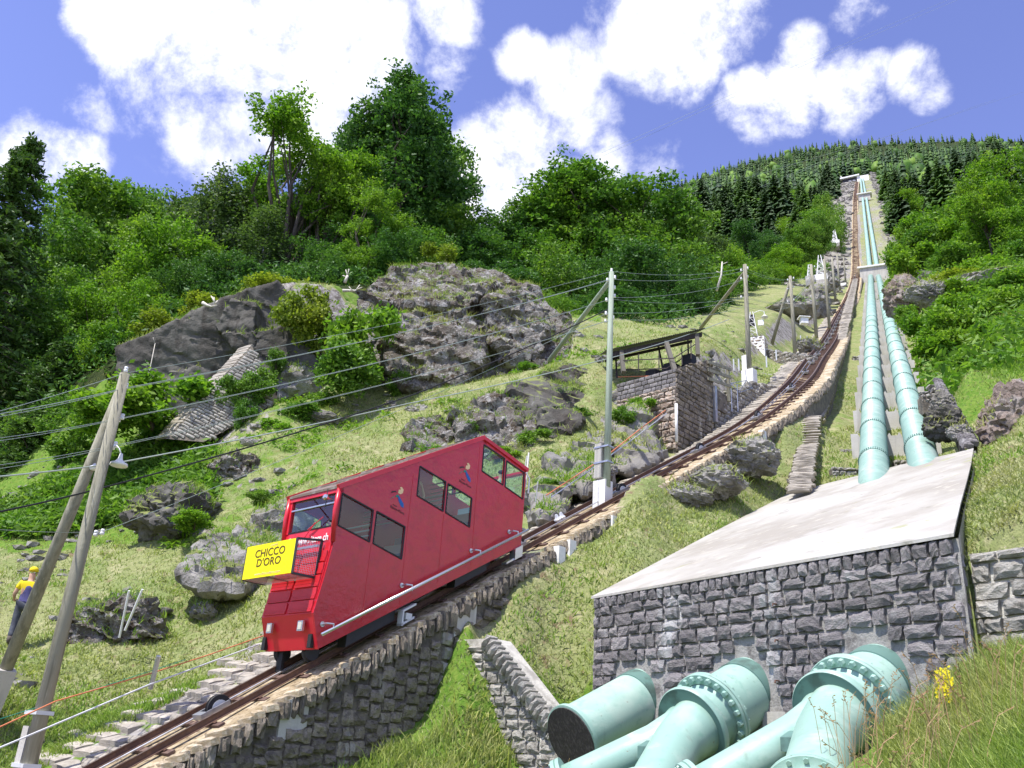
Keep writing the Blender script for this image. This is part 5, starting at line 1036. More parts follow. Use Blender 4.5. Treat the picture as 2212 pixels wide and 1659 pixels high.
def saddles():
    d = PIPE_L[1]-PIPE_L[0]; LL = np.linalg.norm(d); d /= LL; dh = np.array([d[0], d[1], 0]); dh /= np.linalg.norm(dh); n = np.array([dh[1], -dh[0], 0]); n = n if n.dot(PIPE_R[0]-PIPE_L[0]) > 0 else -n
    k = 8.6; i = 0; sep = (PIPE_R[0]-PIPE_L[0]).dot(n); r = .47
    while k < LL-6 and i < 26:
        c = PIPE_L[0]+d*k; prof = [(-.95, -1.9), (-.95, .12)]
        for q in range(0, 9): a = pi*(1.08+q/8*.84); prof.append((r*1.02*cos(a)*1.0, r*1.02*sin(a)))
        prof += [(r+.10, .12), (sep-r-.10, .12)]
        prof = [(-.80, -1.6), (-.80, .05), (-.55, .05)]+[((r+.02)*cos(pi*(1.06+q/8*.88)), (r+.02)*sin(pi*(1.06+q/8*.88))) for q in range(9)]+[(.55, -.0), (.60, -.12), (sep-.60, -.12), (sep-.55, 0)]+[(sep+(r+.02)*cos(pi*(1.06+q/8*.88)), (r+.02)*sin(pi*(1.06+q/8*.88))) for q in range(9)]+[(sep+.55, .05), (sep+.80, .05), (sep+.80, -1.6)]
        V = [c+n*a+np.array([0, 0, b]) for a, b in prof]; K = len(V); V += [v+dh*.38 for v in V]; bm = bmesh.new(); vs = [bm.verts.new(v-c) for v in V]
        bm.faces.new(vs[:K]); bm.faces.new(vs[K:][::-1]); [bm.faces.new((vs[j], vs[j+K], vs[(j+1) % K+K], vs[(j+1) % K])) for j in range(K)]
        bmesh.ops.recalc_face_normals(bm, faces=bm.faces); bmesh.ops.triangulate(bm, faces=bm.faces); me = bpy.data.meshes.new('pipe_saddle'); bm.to_mesh(me); bm.free()
        o = link('pipe_saddle', me, 'concrete', loc=c); w = ORD[i]+(' ' if i else ' ') if i < 20 else 'far '
        tag(o, f'concrete saddle under both upper pipes, {w}above the white slab' if i < 20 else 'small far concrete saddle high up under both pipes', 'pipe support', 'concrete saddles under the pipes'); k += 5.; i += 1
saddles()
def collar(P, Q, w, h, dp, label, over=.5):
    c = (P+Q)/2; dh = np.array([sin(radians(24.2)), cos(radians(24.2)), 0]); n = np.array([dh[1], -dh[0], 0]); t = thing('pipe_anchor', label, 'anchor block', c-[0, 0, h*.6])
    m = MB(); m.box(c-n*w/2-dh*dp/2-np.array([0, 0, h*.75]), n*w, dh*dp, [0, 0, h*1.15]); m.build('block', 'concrete', t)
    m = MB(); m.box(c-n*(w/2+over)-dh*(dp/2+over)+np.array([0, 0, h*.4]), n*(w+2*over), dh*(dp+2*over), [0, 0, h*.12]); m.build('cap', 'concrete_white', t)
collar(PIPE_L[1]+[0, 0, .3], PIPE_R[1]+[0, 0, .3], 5.0, 2.7, 2.4, 'concrete anchor with a pale cap where the pipes steepen halfway up', .35); collar(PIPE_L[2], PIPE_R[2], 4.4, 2.6, 2.8, 'upper small concrete anchor high up the pipes', .6)
def lower_pipe(i, kflange, label):
    C = CONTP[i]; r = .56; t = thing('penstock_pipe', label, 'pipe', C); D_ = -LD; e = C+D_*kflange
    m = MB(); m.lathe(C+LD*.9, D_, [(0, r), (.9+kflange, r)], 56); m.build('pipe_section', 'pipe_green', t, ang=40)
    m = MB(); m.lathe(C+LD*.25, D_, [(0, r+.0), (0, r+.02), (.27, r+.02), (.28, r+.0)], 56, False); m.build('wall_collar', 'pipe_green_dark', t, ang=40)
    if i == 0:
        m = MB(); m.lathe(e-D_*.06, D_, [(0, r), (0, r+.07), (.08, r+.07), (.09, r+.04)], 56); m.build('rim', 'pipe_green', t, ang=35)
        m = MB(); m.lathe(e+D_*.035, D_, [(0, r+.03), (.02, r+.03)], 48); m.build('wooden_cap', 'wood_dark', t, ang=35); return e
    mb = MB(); mb.lathe((0, 0, 0), (0, 0, 1), [(0, .052), (.045, .052), (.055, .04)], 6); bolt = newmesh('bolt', mb.v, mb.f); bolt.materials.append(MATS['pipe_green'])
    R1 = r+.16; q4 = Vector(D_).to_track_quat('Z', 'Y').to_matrix().to_4x4()
    for nm, o0 in (('flange', 0.), ('flange', .075)):
        m = MB(); m.lathe(e+D_*(o0), D_, [(0, r), (0, R1-.01), (.012, R1), (.045, R1), (.06, R1-.012), (.06, r)], 64, False); f = m.build(nm, 'pipe_green', t, ang=35)
    ff = f
    for q in range(24):
        a = 2*pi*(q+.5)/24; o = bpy.data.objects.new('bolt', bolt); COL.objects.link(o); o.parent = ff; M4 = q4.copy(); x = M4.to_3x3() @ Vector((cos(a), sin(a), 0)); M4.translation = Vector(e+D_*.135)+x*(r+.085); o.matrix_basis = M4
        if q < 24: o2 = bpy.data.objects.new('bolt', bolt); COL.objects.link(o2); o2.parent = ff; M5 = M4.copy(); M5.translation = Vector(e-D_*.05)+x*(r+.085); o2.matrix_basis = M5
    # neck, dark collar plate and the two branches
    m = MB(); m.lathe(e+D_*.13, D_, [(0, r-.02), (0, r-.01), (.05, r-.05), (.42, r-.05)], 56, False); m.build('neck', 'pipe_green', t, ang=40)
    m = MB(); m.lathe(e+D_*.50, D_, [(0, r-.06), (0, r+.10), (.03, r+.115), (.10, r+.115), (.12, r+.10), (.12, .3)], 60, False); m.build('collar_plate', 'pipe_green', t, ang=35)
    m = MB(); m.lathe(e+D_*.60, D_, [(.024, r-.4), (.024, r+.095), (.026, r+.095)], 60, False); m.build('collar_face', 'pipe_green_dark', t, ang=35)
    return e
E0 = lower_pipe(0, 1.75, 'short green pipe stub closed by a dark wooden disc at the dark wall')
def kfor(i, px):
    b = None
    for k in np.arange(.3, 5, .02):
        P = CONTP[i]-LD*k; c = RW.T @ P; x = IW/2-FP*c[0]/c[2]
        if b is None or abs(x-px) < b[0]: b = (abs(x-px), k)
    return b[1]
K1, K2 = kfor(1, 1540), kfor(2, 1848); print('flange k', K1, K2, kfor(0, 1261))
E1 = lower_pipe(1, K1, 'green pipe with bolted flange and forked end, middle of three at the dark wall'); E2 = lower_pipe(2, K2, 'rightmost green pipe at the dark wall with bolted flange')
def fork(e, A, B, ra, rb, label, grp):
    e = np.array(e); c = e-LD*.60; t = thing('pipe_fork', label, 'pipe', c, None); A, B = np.array(A), np.array(B)
    def br(T, r0, r1, off, nm):
        s = c+off; T = np.array(T); mid = s-LD*.35+(T-s)*.12; m = MB(); pts = [s+LD*.05, s-LD*.18, mid, mid+(T-mid)*.35, mid+(T-mid)*.7, T]; m.tube(pts, [r0*1.25, r0*1.12, r0, (r0+r1)/2, r1, r1], 40); return m.build(nm, 'pipe_green', t, True), T, (T-mid)/np.linalg.norm(T-mid)
    side = np.cross(LD, [0, 0, 1]); side /= np.linalg.norm(side); side = side if side[0] < 0 else -side
    oa, TA_, da = br(A, ra*1.05, ra, side*.16, 'left_branch'); ob, TB_, db = br(B, rb*1.05, rb, -side*.10, 'right_branch')
    for T, dd, r in ((TA_, da, ra), (TB_, db, rb)):
        m = MB(); m.lathe(T-dd*.12, dd, [(0, r), (0, r+.13), (.06, r+.13), (.075, r+.10), (.085, r+.13), (.145, r+.13), (.16, r+.04), (.26, r*.8), (.33, r*.45), (.35, .02)], 44); f = m.build('end_flange', 'pipe_green', t, ang=35)
        q4 = Vector(dd).to_track_quat('Z', 'Y').to_matrix()
        for q in range(16): a = 2*pi*q/16; x = q4 @ Vector((cos(a), sin(a), 0)); m = MB(); m.lathe(Vector(T+dd*.02)+x*(r+.085), dd, [(0, .03), (.035, .03)], 6); m.build('bolt', 'pipe_green', f)
    m = MB(); q = c-LD*.95; m.box(q-side*.14+np.array([0, 0, .0]), side*.30, -LD*.22, np.array([0, 0, .18])); m.build('web_plate', 'pipe_green_dark', t)
    return t
fork(E1, at(1215, 1700, 14.6), at(1390, 1740, 12.6), .30, .37, 'pale green fork of two branches below the middle flange', 'forks')
fork(E2, at(1500, 1716, 12.2), at(1750, 1740, 9.6), .30, .38, 'pale green fork of two branches below the right flange, cut by the frame', 'forks')
# pipe continuing to the lower left in front of the stub
# ================================================================= slate steps between track and pipes
def slate_steps():
    pl = [(1727,1062),(1735,1010),(1748,955),(1762,905),(1778,860),(1796,805),(1812,755),(1824,705),(1835,660),(1845,618),(1852,575)]
    pd_ = PIPE_L[1]-PIPE_L[0]; pn_ = np.array([pd_[1], -pd_[0], 0]); Np = np.cross(pd_, pn_); P0_ = PIPE_L[0]-np.array([0, 0, .25])
    P = catmull([at_plane(x, y, P0_, Np) for x, y in pl], 14); seg = np.concatenate([[0], np.cumsum(np.linalg.norm(np.diff(P, axis=0), axis=1))])
    t = thing('slate_stairway', 'long straight stairway of thin grey slates between the track and the pipes', 'stairs', P[0]); S = Stones(t, 'step_stone', 290, True, 'slate_step'); l = 0.; rng_ = random.Random(4)
    while l < min(seg[-1], 170):
        p = np.array([np.interp(l, seg, P[:, i]) for i in range(3)]); q = np.array([np.interp(l+1, seg, P[:, i]) for i in range(3)]); d = q-p; d[2] = 0; d /= np.linalg.norm(d)+1e-9; n = np.array([d[1], -d[0], 0]); step = .20 if l < 40 else .34
        g_ = gz(p[0], p[1]) if l < 70 else p[2]; p[2] = max(p[2]-.1, min(g_, p[2]+.5))+.12; w = .78 if l < 60 else .95
        S.put(p+n*rng_.uniform(-.04, .04), n, -d, np.array([0, 0, 1.]), w*rng_.uniform(.92, 1.1), .30 if l < 40 else .45, step*.42); l += step
    S.done('slate_rows')
mat('slate', (.36, .35, .34), .85, [(3, (.24, .23, .22), .45, .62), (9, (.50, .49, .46), .58, .7)], (10, .6, .03), rnd=.3, coord='obj')
MATS['step_stone_save'] = MATS['step_stone']
slate_steps()
def terraces():
    for i, (x0, x1, y, h, d, lab) in enumerate([(1790,1868,928,22,32,'two course rubble terrace wall left of the pipes, the highest built'),(1765,1858,1003,11,29.3,'low terrace wall left of the pipes, just above the white slab'),(1808,1868,879,12,35.5,'low terrace wall left of the pipes, second above the rubble one'),(1838,1868,724,12,62,'dark low terrace wall far up between slates and pipes'),(1925,1960,925,26,31.8,'rubble terrace wall between the two pipes'),(1930,1962,990,16,29.4,'low wall between the two pipes just above the slab')]):
        a, b = at(x0, y, d), at(x1, y-4, d); U = b-a; U[2] = 0; W = np.linalg.norm(U); U /= W; Nn = np.array([U[1], -U[0], 0]); Nn = Nn if Nn[1] < 0 else -Nn; H = h*d/FP
        gg = [gz(*(a+(b-a)*k_)[:2]) for k_ in (.1, .5, .9)]; a[2] = sum(gg)/3+H*.8; H = H*.8+.25; O = a-np.array([0, 0, H]); t = thing('terrace_wall', lab, 'wall', O)
        m = MB(); m.box(O-np.array([0, 0, .5])-Nn*.07, U*W, -Nn*.25, [0, 0, H+.44]); m.build('core', 'mortar_brown', t); S = Stones(t, 'stone_grey', 120); lay(S, O, U, [0, 0, 1.], Nn, W, lambda u: H, lambda u: -.2, .2, .3, depth=.2, proud=.05); S.done()
terraces()
# ================================================================= carriage
mat('car_red', (.66, .026, .046), .3, [(.9, (.54, .018, .028), .45, .65), (7, (.42, .03, .035), .66, .76)], spec=.5); mat('car_red_side', (.54, .020, .036), .16, [(3, (.46, .02, .03), .5, .65), (11, (.40, .05, .05), .7, .8)], (1.1, .5, .10), spec=.6)
mat('roof_brown', (.16, .12, .10), .8, [(4, (.25, .22, .20), .5, .62)]); mat('black_frame', (.02, .02, .022), .5); mat('grey_floor', (.30, .31, .32), .7); mat('inner_grey', (.42, .43, .42), .7); mat('seat_blue', (.10, .17, .28), .8)
mat('sign_yellow', (.93, .83, .01), .5); mat('ink_brown', (.10, .055, .02), .6); mat('ink_black', (.03, .03, .03), .6); mat('logo_tan', (.85, .60, .33), .6); mat('logo_blue', (.02, .13, .42), .6); mat('logo_green', (.01, .26, .18), .6)
mat('lamp_glass', (.75, .72, .60), .2, metal=.3); mat('alu', (.62, .63, .65), .3, metal=.85); mat('dark_metal', (.06, .06, .065), .5, metal=.5)
def glass_mat():
    m = bpy.data.materials.new('glass'); m.use_nodes = True; nt = m.node_tree; N = nt.nodes; L = nt.links; N.clear(); o = N.new('ShaderNodeOutputMaterial'); mx = N.new('ShaderNodeMixShader'); t = N.new('ShaderNodeBsdfTransparent'); t.inputs[0].default_value = (.74, .88, .82, 1); g = N.new('ShaderNodeBsdfGlossy'); g.inputs['Roughness'].default_value = .02; f = N.new('ShaderNodeLayerWeight'); f.inputs[0].default_value = .12
    ad = N.new('ShaderNodeMath'); ad.operation = 'MULTIPLY_ADD'; ad.inputs[1].default_value = .4; ad.inputs[2].default_value = .05; L.new(f.outputs['Facing'], ad.inputs[0]); L.new(ad.outputs[0], mx.inputs[0]); L.new(t.outputs[0], mx.inputs[1]); L.new(g.outputs[0], mx.inputs[2]); L.new(mx.outputs[0], o.inputs[0]); MATS['glass'] = m
glass_mat()
def text_mesh(name, body, size, O, U, V, m, parent, ext=.004, align='CENTER', bold=0., sx=1.):
    c = bpy.data.curves.new('txt', 'FONT'); c.body = body; c.size = size; c.align_x = align; c.align_y = 'CENTER'; c.extrude = ext; c.resolution_u = 3; c.offset = bold; c.space_line = .85
    o = bpy.data.objects.new('txt', c); COL.objects.link(o); dg = bpy.context.evaluated_depsgraph_get(); me = bpy.data.meshes.new_from_object(o.evaluated_get(dg)); bpy.data.objects.remove(o); me.materials.clear()
    U, V = Vector(U).normalized(), Vector(V).normalized(); W = U.cross(V); O = Vector(O); M4 = Matrix(((U[0]*sx, V[0], W[0], O[0]), (U[1]*sx, V[1], W[1], O[1]), (U[2]*sx, V[2], W[2], O[2]), (0, 0, 0, 1))); me.transform(M4); return link(name, me, m, parent)
T0, T1 = -15.45, -17.30
OUT = [(10.92, 1.80), (16.60, 5.02), (16.64, 6.98), (14.99, 7.39), (10.94, 5.08), (10.94, 3.93), (10.83, 3.2), (10.69, 2.47)]
WINS = [[(10.99, 4.99), (11.85, 4.82), (11.85, 4.13), (10.99, 4.30)], [(11.95, 4.82), (12.78, 4.66), (12.78, 3.94), (11.95, 4.12)], [(13.03, 6.14), (13.87, 5.98), (13.87, 5.27), (13.03, 5.44)], [(13.95, 5.96), (14.76, 5.80), (14.76, 5.09), (13.95, 5.26)], [(15.03, 7.25), (15.80, 7.10), (15.80, 6.40), (15.03, 6.56)], [(15.88, 7.06), (16.56, 6.92), (16.56, 6.22), (15.88, 6.38)]]
def panel_with_holes(name, outer, holes, t, th, m, parent):
    bm = bmesh.new(); E = []
    for lp in [outer]+holes:
        vs = [bm.verts.new(TF(s, t, z)) for s, z in lp]; E += [bm.edges.new((vs[i], vs[(i+1) % len(vs)])) for i in range(len(vs))]
    bmesh.ops.triangle_fill(bm, use_beauty=True, use_dissolve=False, edges=E); bmesh.ops.recalc_face_normals(bm, faces=bm.faces)
    r = bmesh.ops.extrude_face_region(bm, geom=list(bm.faces)); [setattr(v, 'co', v.co+Vector(NV)*th) for v in r['geom'] if isinstance(v, bmesh.types.BMVert)]
    bmesh.ops.recalc_face_normals(bm, faces=bm.faces); me = bpy.data.meshes.new(name); bm.to_mesh(me); bm.free(); return link(name, me, m, parent)
def carriage():
    t = thing('funicular_carriage', 'bright red stepped funicular carriage with tall windows climbing the track', 'funicular car', TF(13.5, -16.4, railz(13.5)))
    Z = np.array([0, 0, 1.]); q = lambda s, tt, z: TF(s, tt, z)
    for tt, th, dsc in ((T0, -.045, 0), (T1, .045, 1)):
        p = panel_with_holes('side_panel', OUT, WINS, tt, th, 'car_red_side', t)
        for w in WINS:
            m = MB(); tg = tt+th*.5; m.add([q(s, tg, z) for s, z in w], [(0, 1, 2, 3)]); g = m.build('window', 'glass', p); m = MB(); K = len(w)
            for i in range(K): a, b = w[i], w[(i+1) % K]; m.bar(q(a[0], tt-th*.1, a[1]), q(b[0], tt-th*.1, b[1]), .02, .03)
            m.build('window_frame', 'black_frame', g)
        if not dsc:
            for s in (11.9, 12.86, 14.85, 13.0): pass
            for (s, z0, z1) in ((12.86, 3.0, 5.9), (14.9, 4.2, 7.25), (13.9, 3.62, 5.2), (11.9, 2.45, 4.1)):
                m = MB(); m.box(q(s, T0, z0), DV*.008, NV*.006, Z*(z1-z0)); m.build('panel_seam', 'car_red', p)
            for (s, z) in ((12.45, 5.25), (14.44, 6.36)):
                o_ = q(s, T0+.006, z); Vd = Z; Ud = DV; tl = -.16
                def poly(pts, mm, nm):
                    m = MB(); m.add([o_+Ud*(a*1.15)+Vd*(b*1.15-a*.12) for a, b in pts], [tuple(range(len(pts)))]); m.build(nm, mm, p)
                poly([(-.17, -.10), (-.03, .03), (.0, -.0), (.06, .06), (.02, .07), (-.10, -.02)], 'logo_green', 'emblem_green'); poly([(.02, .04), (.06, .05), (.19, -.06), (.20, -.14), (.13, -.13), (.06, -.05)], 'logo_blue', 'emblem_blue')
                poly([(.02, .10), (.09, .10), (.14, .14), (.15, .21), (.10, .25), (.05, .23), (.08, .19), (.03, .17)], 'logo_tan', 'emblem_tan'); poly([(-.15, .04), (-.06, .09), (.0, .10), (-.05, .12), (-.14, .08)], 'ink_black', 'emblem_black')
                Ud2 = DV*.92-Z*.16; text_mesh('lettering', 'Ritom-Piora', .085, o_+NV*.002+DV*.06-Z*.27, Ud2, Z, 'ink_black', p, .001); text_mesh('lettering', 'Regione', .04, o_+NV*.002-DV*.02-Z*.185, Ud2, Z, 'ink_black', p, .001)
    # ends
    def quad(name, a, b, tA, tB, m, th=.05, parent=t):
        (s0, z0), (s1, z1) = a, b; mb = MB(); A = q(s0, tA, z0); mb.box(A, q(s1, tA, z1)-A, NV*(tB-tA), DV*th); return mb.build(name, m, parent)
    e0, e1 = T1+.045, T0-.045
    fl = quad('front_lower_panel', OUT[0], OUT[7], e0, e1, 'car_red')
    for tc in (-16.90, -15.80):
        mb = MB(); mb.box(q(10.655, tc-.09, 2.13), NV*.18, DV*.05, Z*.2); h = mb.build('headlight', 'alu', fl); mb = MB(); mb.box(q(10.645, tc-.055, 2.16), NV*.11, DV*.02, Z*.14); mb.build('lens', 'lamp_glass', h)
    for tc in (-17.25, -15.62): mb = MB(); mb.box(q(10.80, tc-.06, 1.82), NV*.12, DV*.08, Z*.26); mb.build('bumper', 'rubber', fl)
    fm = quad('front_middle_panel', OUT[7], (10.90, 3.80), e0, e1, 'car_red'); zz = 2.5
    for r_ in range(5):       # louvred covers in two columns
        h = .235; 
        for (ta, tb) in ((-17.22, -16.42), (-16.34, -15.52)):
            mb = MB(); s_ = np.interp(zz, [2.47, 3.8], [10.69, 10.90]); 
            for k in range(7): sk = np.interp(zz+k*.031, [2.47, 3.8], [10.69, 10.90]); mb.box(q(sk-.035+.002*k, ta, zz+k*.031), NV*(tb-ta), DV*.045, Z*.026)
            mb.box(q(s_-.012, ta-.005, zz-.004), NV*(tb-ta+.01), DV*.02, Z*h*.97); o = mb.build('louvre', 'car_red', fm)
        zz += h+.025
    fb = quad('front_sill_band', (10.90, 3.80), (10.94, 4.30), e0, e1, 'car_red')
    text_mesh('lettering', 'www.ritom.ch', .215, q(10.895, -16.19, 4.06), NV, Z, 'white_paint', fb, .004, sx=.95, bold=.003)
    mb = MB(); mb.lathe(q(10.90, -17.0, 4.12), -DV, [(0, .055), (.01, .055)], 10); mb.build('emblem', 'logo_tan', fb)
    fr = thing_part = MB(); fr.box(q(10.92, T1, 4.28), NV*.14, DV*.09, Z*.82); fr.box(q(10.92, T0-.14, 4.28), NV*.14, DV*.09, Z*.82); fr.box(q(10.90, T1, 5.0), NV*(T0-T1), DV*.12, Z*.11); wf = fr.build('windscreen_frame', 'car_red', t)
    mb = MB(); mb.add([q(10.96, T1+.14, 4.30), q(10.96, T0-.14, 4.30), q(10.96, T0-.14, 5.0), q(10.96, T1+.14, 5.0)], [(0, 1, 2, 3)]); wg = mb.build('windscreen', 'glass', wf)
    mb = MB(); mb.bar(q(10.935, T1+.13, 4.80), q(10.935, T0-.13, 4.80), .03, .03); mb.build('windscreen_bar', 'alu', wf)
    for z_ in (4.30, 5.0): mb = MB(); mb.bar(q(10.945, T1+.13, z_), q(10.945, T0-.13, z_), .03, .03); mb.build('seal', 'black_frame', wf)
    mb = MB(); mb.tube([q(10.88, -16.45, 4.12), q(10.86, -16.1, 4.40)], .012, 5); mb.tube([q(10.87, -16.35, 4.28), q(10.87, -15.85, 4.50)], .010, 5); w_ = mb.build('wiper', 'car_red', wf)
    mb = MB(); mb.lathe(q(10.80, -15.68, 4.86), -DV+Z*.3, [(0, .05), (.06, .07), (.1, .05)], 10); mb.bar(q(10.92, -15.68, 4.88), q(10.82, -15.68, 4.86), .02, .02); mb.build('floodlight', 'alu', wf); mb = MB(); mb.bar(q(10.8, -15.72, 4.6), q(10.8, -15.72, 5.08), .015, .015); mb.build('bracket', 'dark_metal', wf)
    for tc in (T0-.02, T1+.02): mb = MB(); mb.tube([q(10.93, tc, 3.95), q(10.88, tc, 4.6), q(10.92, tc, 5.12)], .05, 10); mb.build('corner_post', 'car_red', t, True)
    mb = MB(); A = q(10.88, T1-.02, 5.08); mb.box(A, q(15.0, T1-.02, 7.40)-A, NV*(T0-T1+.04), Z*.055); rf = mb.build('roof', 'roof_brown', t)
    for tc in (T0-.03, T1-.03): mb = MB(); mb.bar(q(10.86, tc+.03, 5.10), q(15.02, tc+.03, 7.44), .09, .10); mb.build('roof_rail', 'car_red', rf)
    for k in np.linspace(.12, .92, 6): mb = MB(); p0 = q(10.9+4.1*k, T1+.08, 5.15+2.3*k); mb.box(p0, NV*1.7, (DV+Z*.56)*.05, Z*.04); mb.build('roof_batten', 'roof_brown', rf)
    for tc in (T0-.03, T1-.03): mb = MB(); mb.bar(q(14.98, tc+.03, 7.42), q(16.68, tc+.03, 7.02), .10, .09); mb.build('roof_rail', 'car_red', t)
    mb = MB(); A = q(15.0, T1, 7.36); mb.box(A, q(15.12, T1, 7.33)-A, NV*(T0-T1), -Z*.06); A = q(16.55, T1, 6.98); mb.box(A, q(16.66, T1, 6.96)-A, NV*(T0-T1), -Z*.06); mb.build('roof_crossbar', 'car_red', t)
    mb = MB(); mb.add([q(15.05, T1+.04, 7.37), q(16.6, T1+.04, 6.99), q(16.6, T0-.04, 6.99), q(15.05, T0-.04, 7.37)], [(0, 1, 2, 3)]); mb.build('roof_glass', 'glass', t)
    bp = quad('rear_panel', (16.55, 5.02), (16.58, 6.20), e0, e1, 'car_red'); mb = MB(); mb.add([q(16.62, e0, 6.2), q(16.62, e1, 6.2), q(16.62, e1, 6.95), q(16.62, e0, 6.95)], [(0, 1, 2, 3)]); mb.build('rear_window', 'glass', bp)
    mb = MB(); A = q(10.95, e0, 1.84); mb.box(A, q(16.58, e0, 5.06)-A, NV*(e1-e0), Z*.05); mb.build('underfloor', 'dark_metal', t)
    # inner steps, partitions, benches
    for i, (s, z) in enumerate([(11.0, 3.05), (12.0, 3.45), (13.0, 4.15), (14.0, 4.62), (15.0, 5.35), (15.8, 5.5)]):
        mb = MB(); mb.box(q(s, e0, z-.06), DV*1.0, NV*(e1-e0), Z*.06); f = mb.build('floor_step', 'grey_floor', t); mb = MB(); mb.box(q(s+.62, e0+.1, z+.05), DV*.3, NV*1.5, Z*.36); mb.build('bench', 'inner_grey', f); mb = MB(); mb.box(q(s+.92, e0+.1, z+.05), DV*.05, NV*1.5, Z*.62); mb.build('bench_back', 'seat_blue', f)
        if 0 < i < 5:
            for k in range(4): mb = MB(); mb.bar(q(s-.02, e0+.02, z+.75+k*.12), q(s-.02, e1-.02, z+.75+k*.12), .02, .03); mb.build('partition_bar', 'inner_grey', f)
    # handrail on the side
    mb = MB(); mb.tube([q(10.84, T0+.17, 2.06), q(16.66, T0+.17, 5.42)], .034, 12); hr = mb.build('side_rail', 'alu', t, True)
    for (s, z) in ((10.93, 2.28), (12.86, 3.38), (14.86, 4.54), (16.12, 5.27)):
        mb = MB(); mb.tube([q(s, T0+.005, z), q(s+.02, T0+.14, z+.015), q(s+.16, T0+.17, z+.02), q(s+.17, T0+.17, z-.10)], .02, 7); mb.lathe(q(s, T0+.005, z), NV, [(0, .055), (.02, .055)], 10); mb.build('rail_bracket', 'alu', hr)
    # running gear
    for s in (11.15, 15.9):
        for tc in (-16.5-.5, -16.5+.5):
            mb = MB(); c = q(s, tc, railz(s)+.19); mb.lathe(c-NV*.045, NV, [(0, .12), (0, .20), (.03, .21), (.045, .17), (.09, .17), (.09, .05)], 24); mb.build('wheel', 'dark_metal', t, ang=30)
    for s0, s1 in ((11.7, 12.9), (14.6, 15.6)):
        mb = MB(); A = q(s0, -15.9, railz(s0)+.02); mb.box(A, q(s1, -15.9, railz(s1)+.02)-A, NV*.28, Z*.3); mb.build('gear_box', 'dark_metal', t)
    mb = MB(); A = q(12.95, T0-.12, railz(12.95)-.12); mb.box(A, (DV+Z*TS)*.34, NV*.16, Z*.05); mb.box(A+Z*.28, (DV+Z*TS)*.36, NV*.16, Z*.045); mb.box(A, DV*.04, NV*.16, Z*.30); mb.box(A+(DV+Z*TS)*.1+Z*.09, DV*.16, NV*.17, Z*.14); mb.build('brake_caliper', 'steel_pale', t)
    mb = MB(); A = q(16.35, T0-.14, railz(16.35)-.05); mb.box(A, (DV+Z*TS)*.26, NV*.2, Z*.28); mb.box(A-(DV+Z*TS)*.25, (DV+Z*TS)*.3, NV*.16, Z*.05); mb.build('rear_bracket', 'alu', t)
    mb = MB(); mb.box(q(11.02, -17.0, 1.35), DV*.06, NV*.2, Z*.45); mb.build('rail_guard', 'rubber', t)
    mb = MB(); mb.tube([q(16.75, T0-.1, 6.6), q(16.78, T0-.08, 7.55)], .022, 6); an = mb.build('antenna', 'white_paint', t); mb = MB(); mb.tube([q(16.62, T0, 6.95), q(16.72, T0+.05, 6.8), q(16.70, T0+.05, 6.4)], .02, 6); mb.build('mirror_arm', 'white_paint', an)
    # advertising crate on the front
    c0 = dict(t0=-17.55, t1=-15.72, z0=3.20, z1=3.86, s=10.22); k = t; mb = MB(); mb.box(q(c0['s'], c0['t0'], c0['z0']), NV*(c0['t1']-c0['t0']), DV*.03, Z*(c0['z1']-c0['z0']+.04)); sg = mb.build('sign_board', 'sign_yellow', t)
    o = q(c0['s']-.004, -16.62, 3.60); text_mesh('lettering', "CHICCO\nD'ORO", .235, o, NV, Z, 'ink_brown', sg, .003, sx=1.22, bold=.002); text_mesh('lettering', 'www.chiccodoro.com', .085, q(c0['s']-.004, -16.6, 3.27), NV, Z, 'logo_tan', sg, .002, sx=1.25); text_mesh('lettering', 'CAFFÈ', .06, q(c0['s']-.004, -16.5, 3.84), NV, Z, 'logo_tan', sg, .002, sx=1.6)
    for tc in (c0['t0'], c0['t1']):
        mb = MB(); pts = [q(10.24, tc, 3.2), q(10.24, tc, 3.9), q(10.84, tc, 3.98), q(10.80, tc, 3.2)]
        for i in range(4): mb.bar(pts[i], pts[(i+1) % 4], .045, .045)
        cf = mb.build('crate_frame', 'dark_metal', t); mb = MB()
        for f in np.linspace(.08, .92, 13): mb.bar(q(10.24+.58*f, tc, 3.2), q(10.24+.58*f, tc, 3.92), .005, .005)
        for f in np.linspace(.08, .92, 14): mb.bar(q(10.24, tc, 3.2+.72*f), q(10.82, tc, 3.2+.72*f), .005, .005)
        mb.build('wire_mesh', 'steel', cf)['kind'] = 'stuff'
    for tt_ in (c0['t0']+.02, (c0['t0']+c0['t1'])/2, c0['t1']-.02):
        mb = MB(); mb.bar(q(10.24, tt_, 3.2), q(10.82, tt_, 3.2), .04, .03); mb.build('crate_bar', 'dark_metal', t)
    mb = MB(); mb.bar(q(10.80, c0['t0'], 3.2), q(10.80, c0['t1'], 3.2), .06, .03); mb.build('crate_bar', 'alu', t); mb = MB(); mb.bar(q(10.78, c0['t0'], 3.86), q(10.78, c0['t1'], 3.86), .05, .05); mb.build('crate_bar', 'steel', t)
    mb = MB()
    for f in np.linspace(.03, .97, 34): tt_ = c0['t0']+f*(c0['t1']-c0['t0']); mb.bar(q(10.25, tt_, 3.19), q(10.82, tt_, 3.19), .005, .005)
    for f in np.linspace(.05, .95, 12): mb.bar(q(10.25+.57*f, c0['t0'], 3.19), q(10.25+.57*f, c0['t1'], 3.19), .005, .005)
    mb.build('crate_grid', 'steel', t)['kind'] = 'stuff'
    return t
carriage()
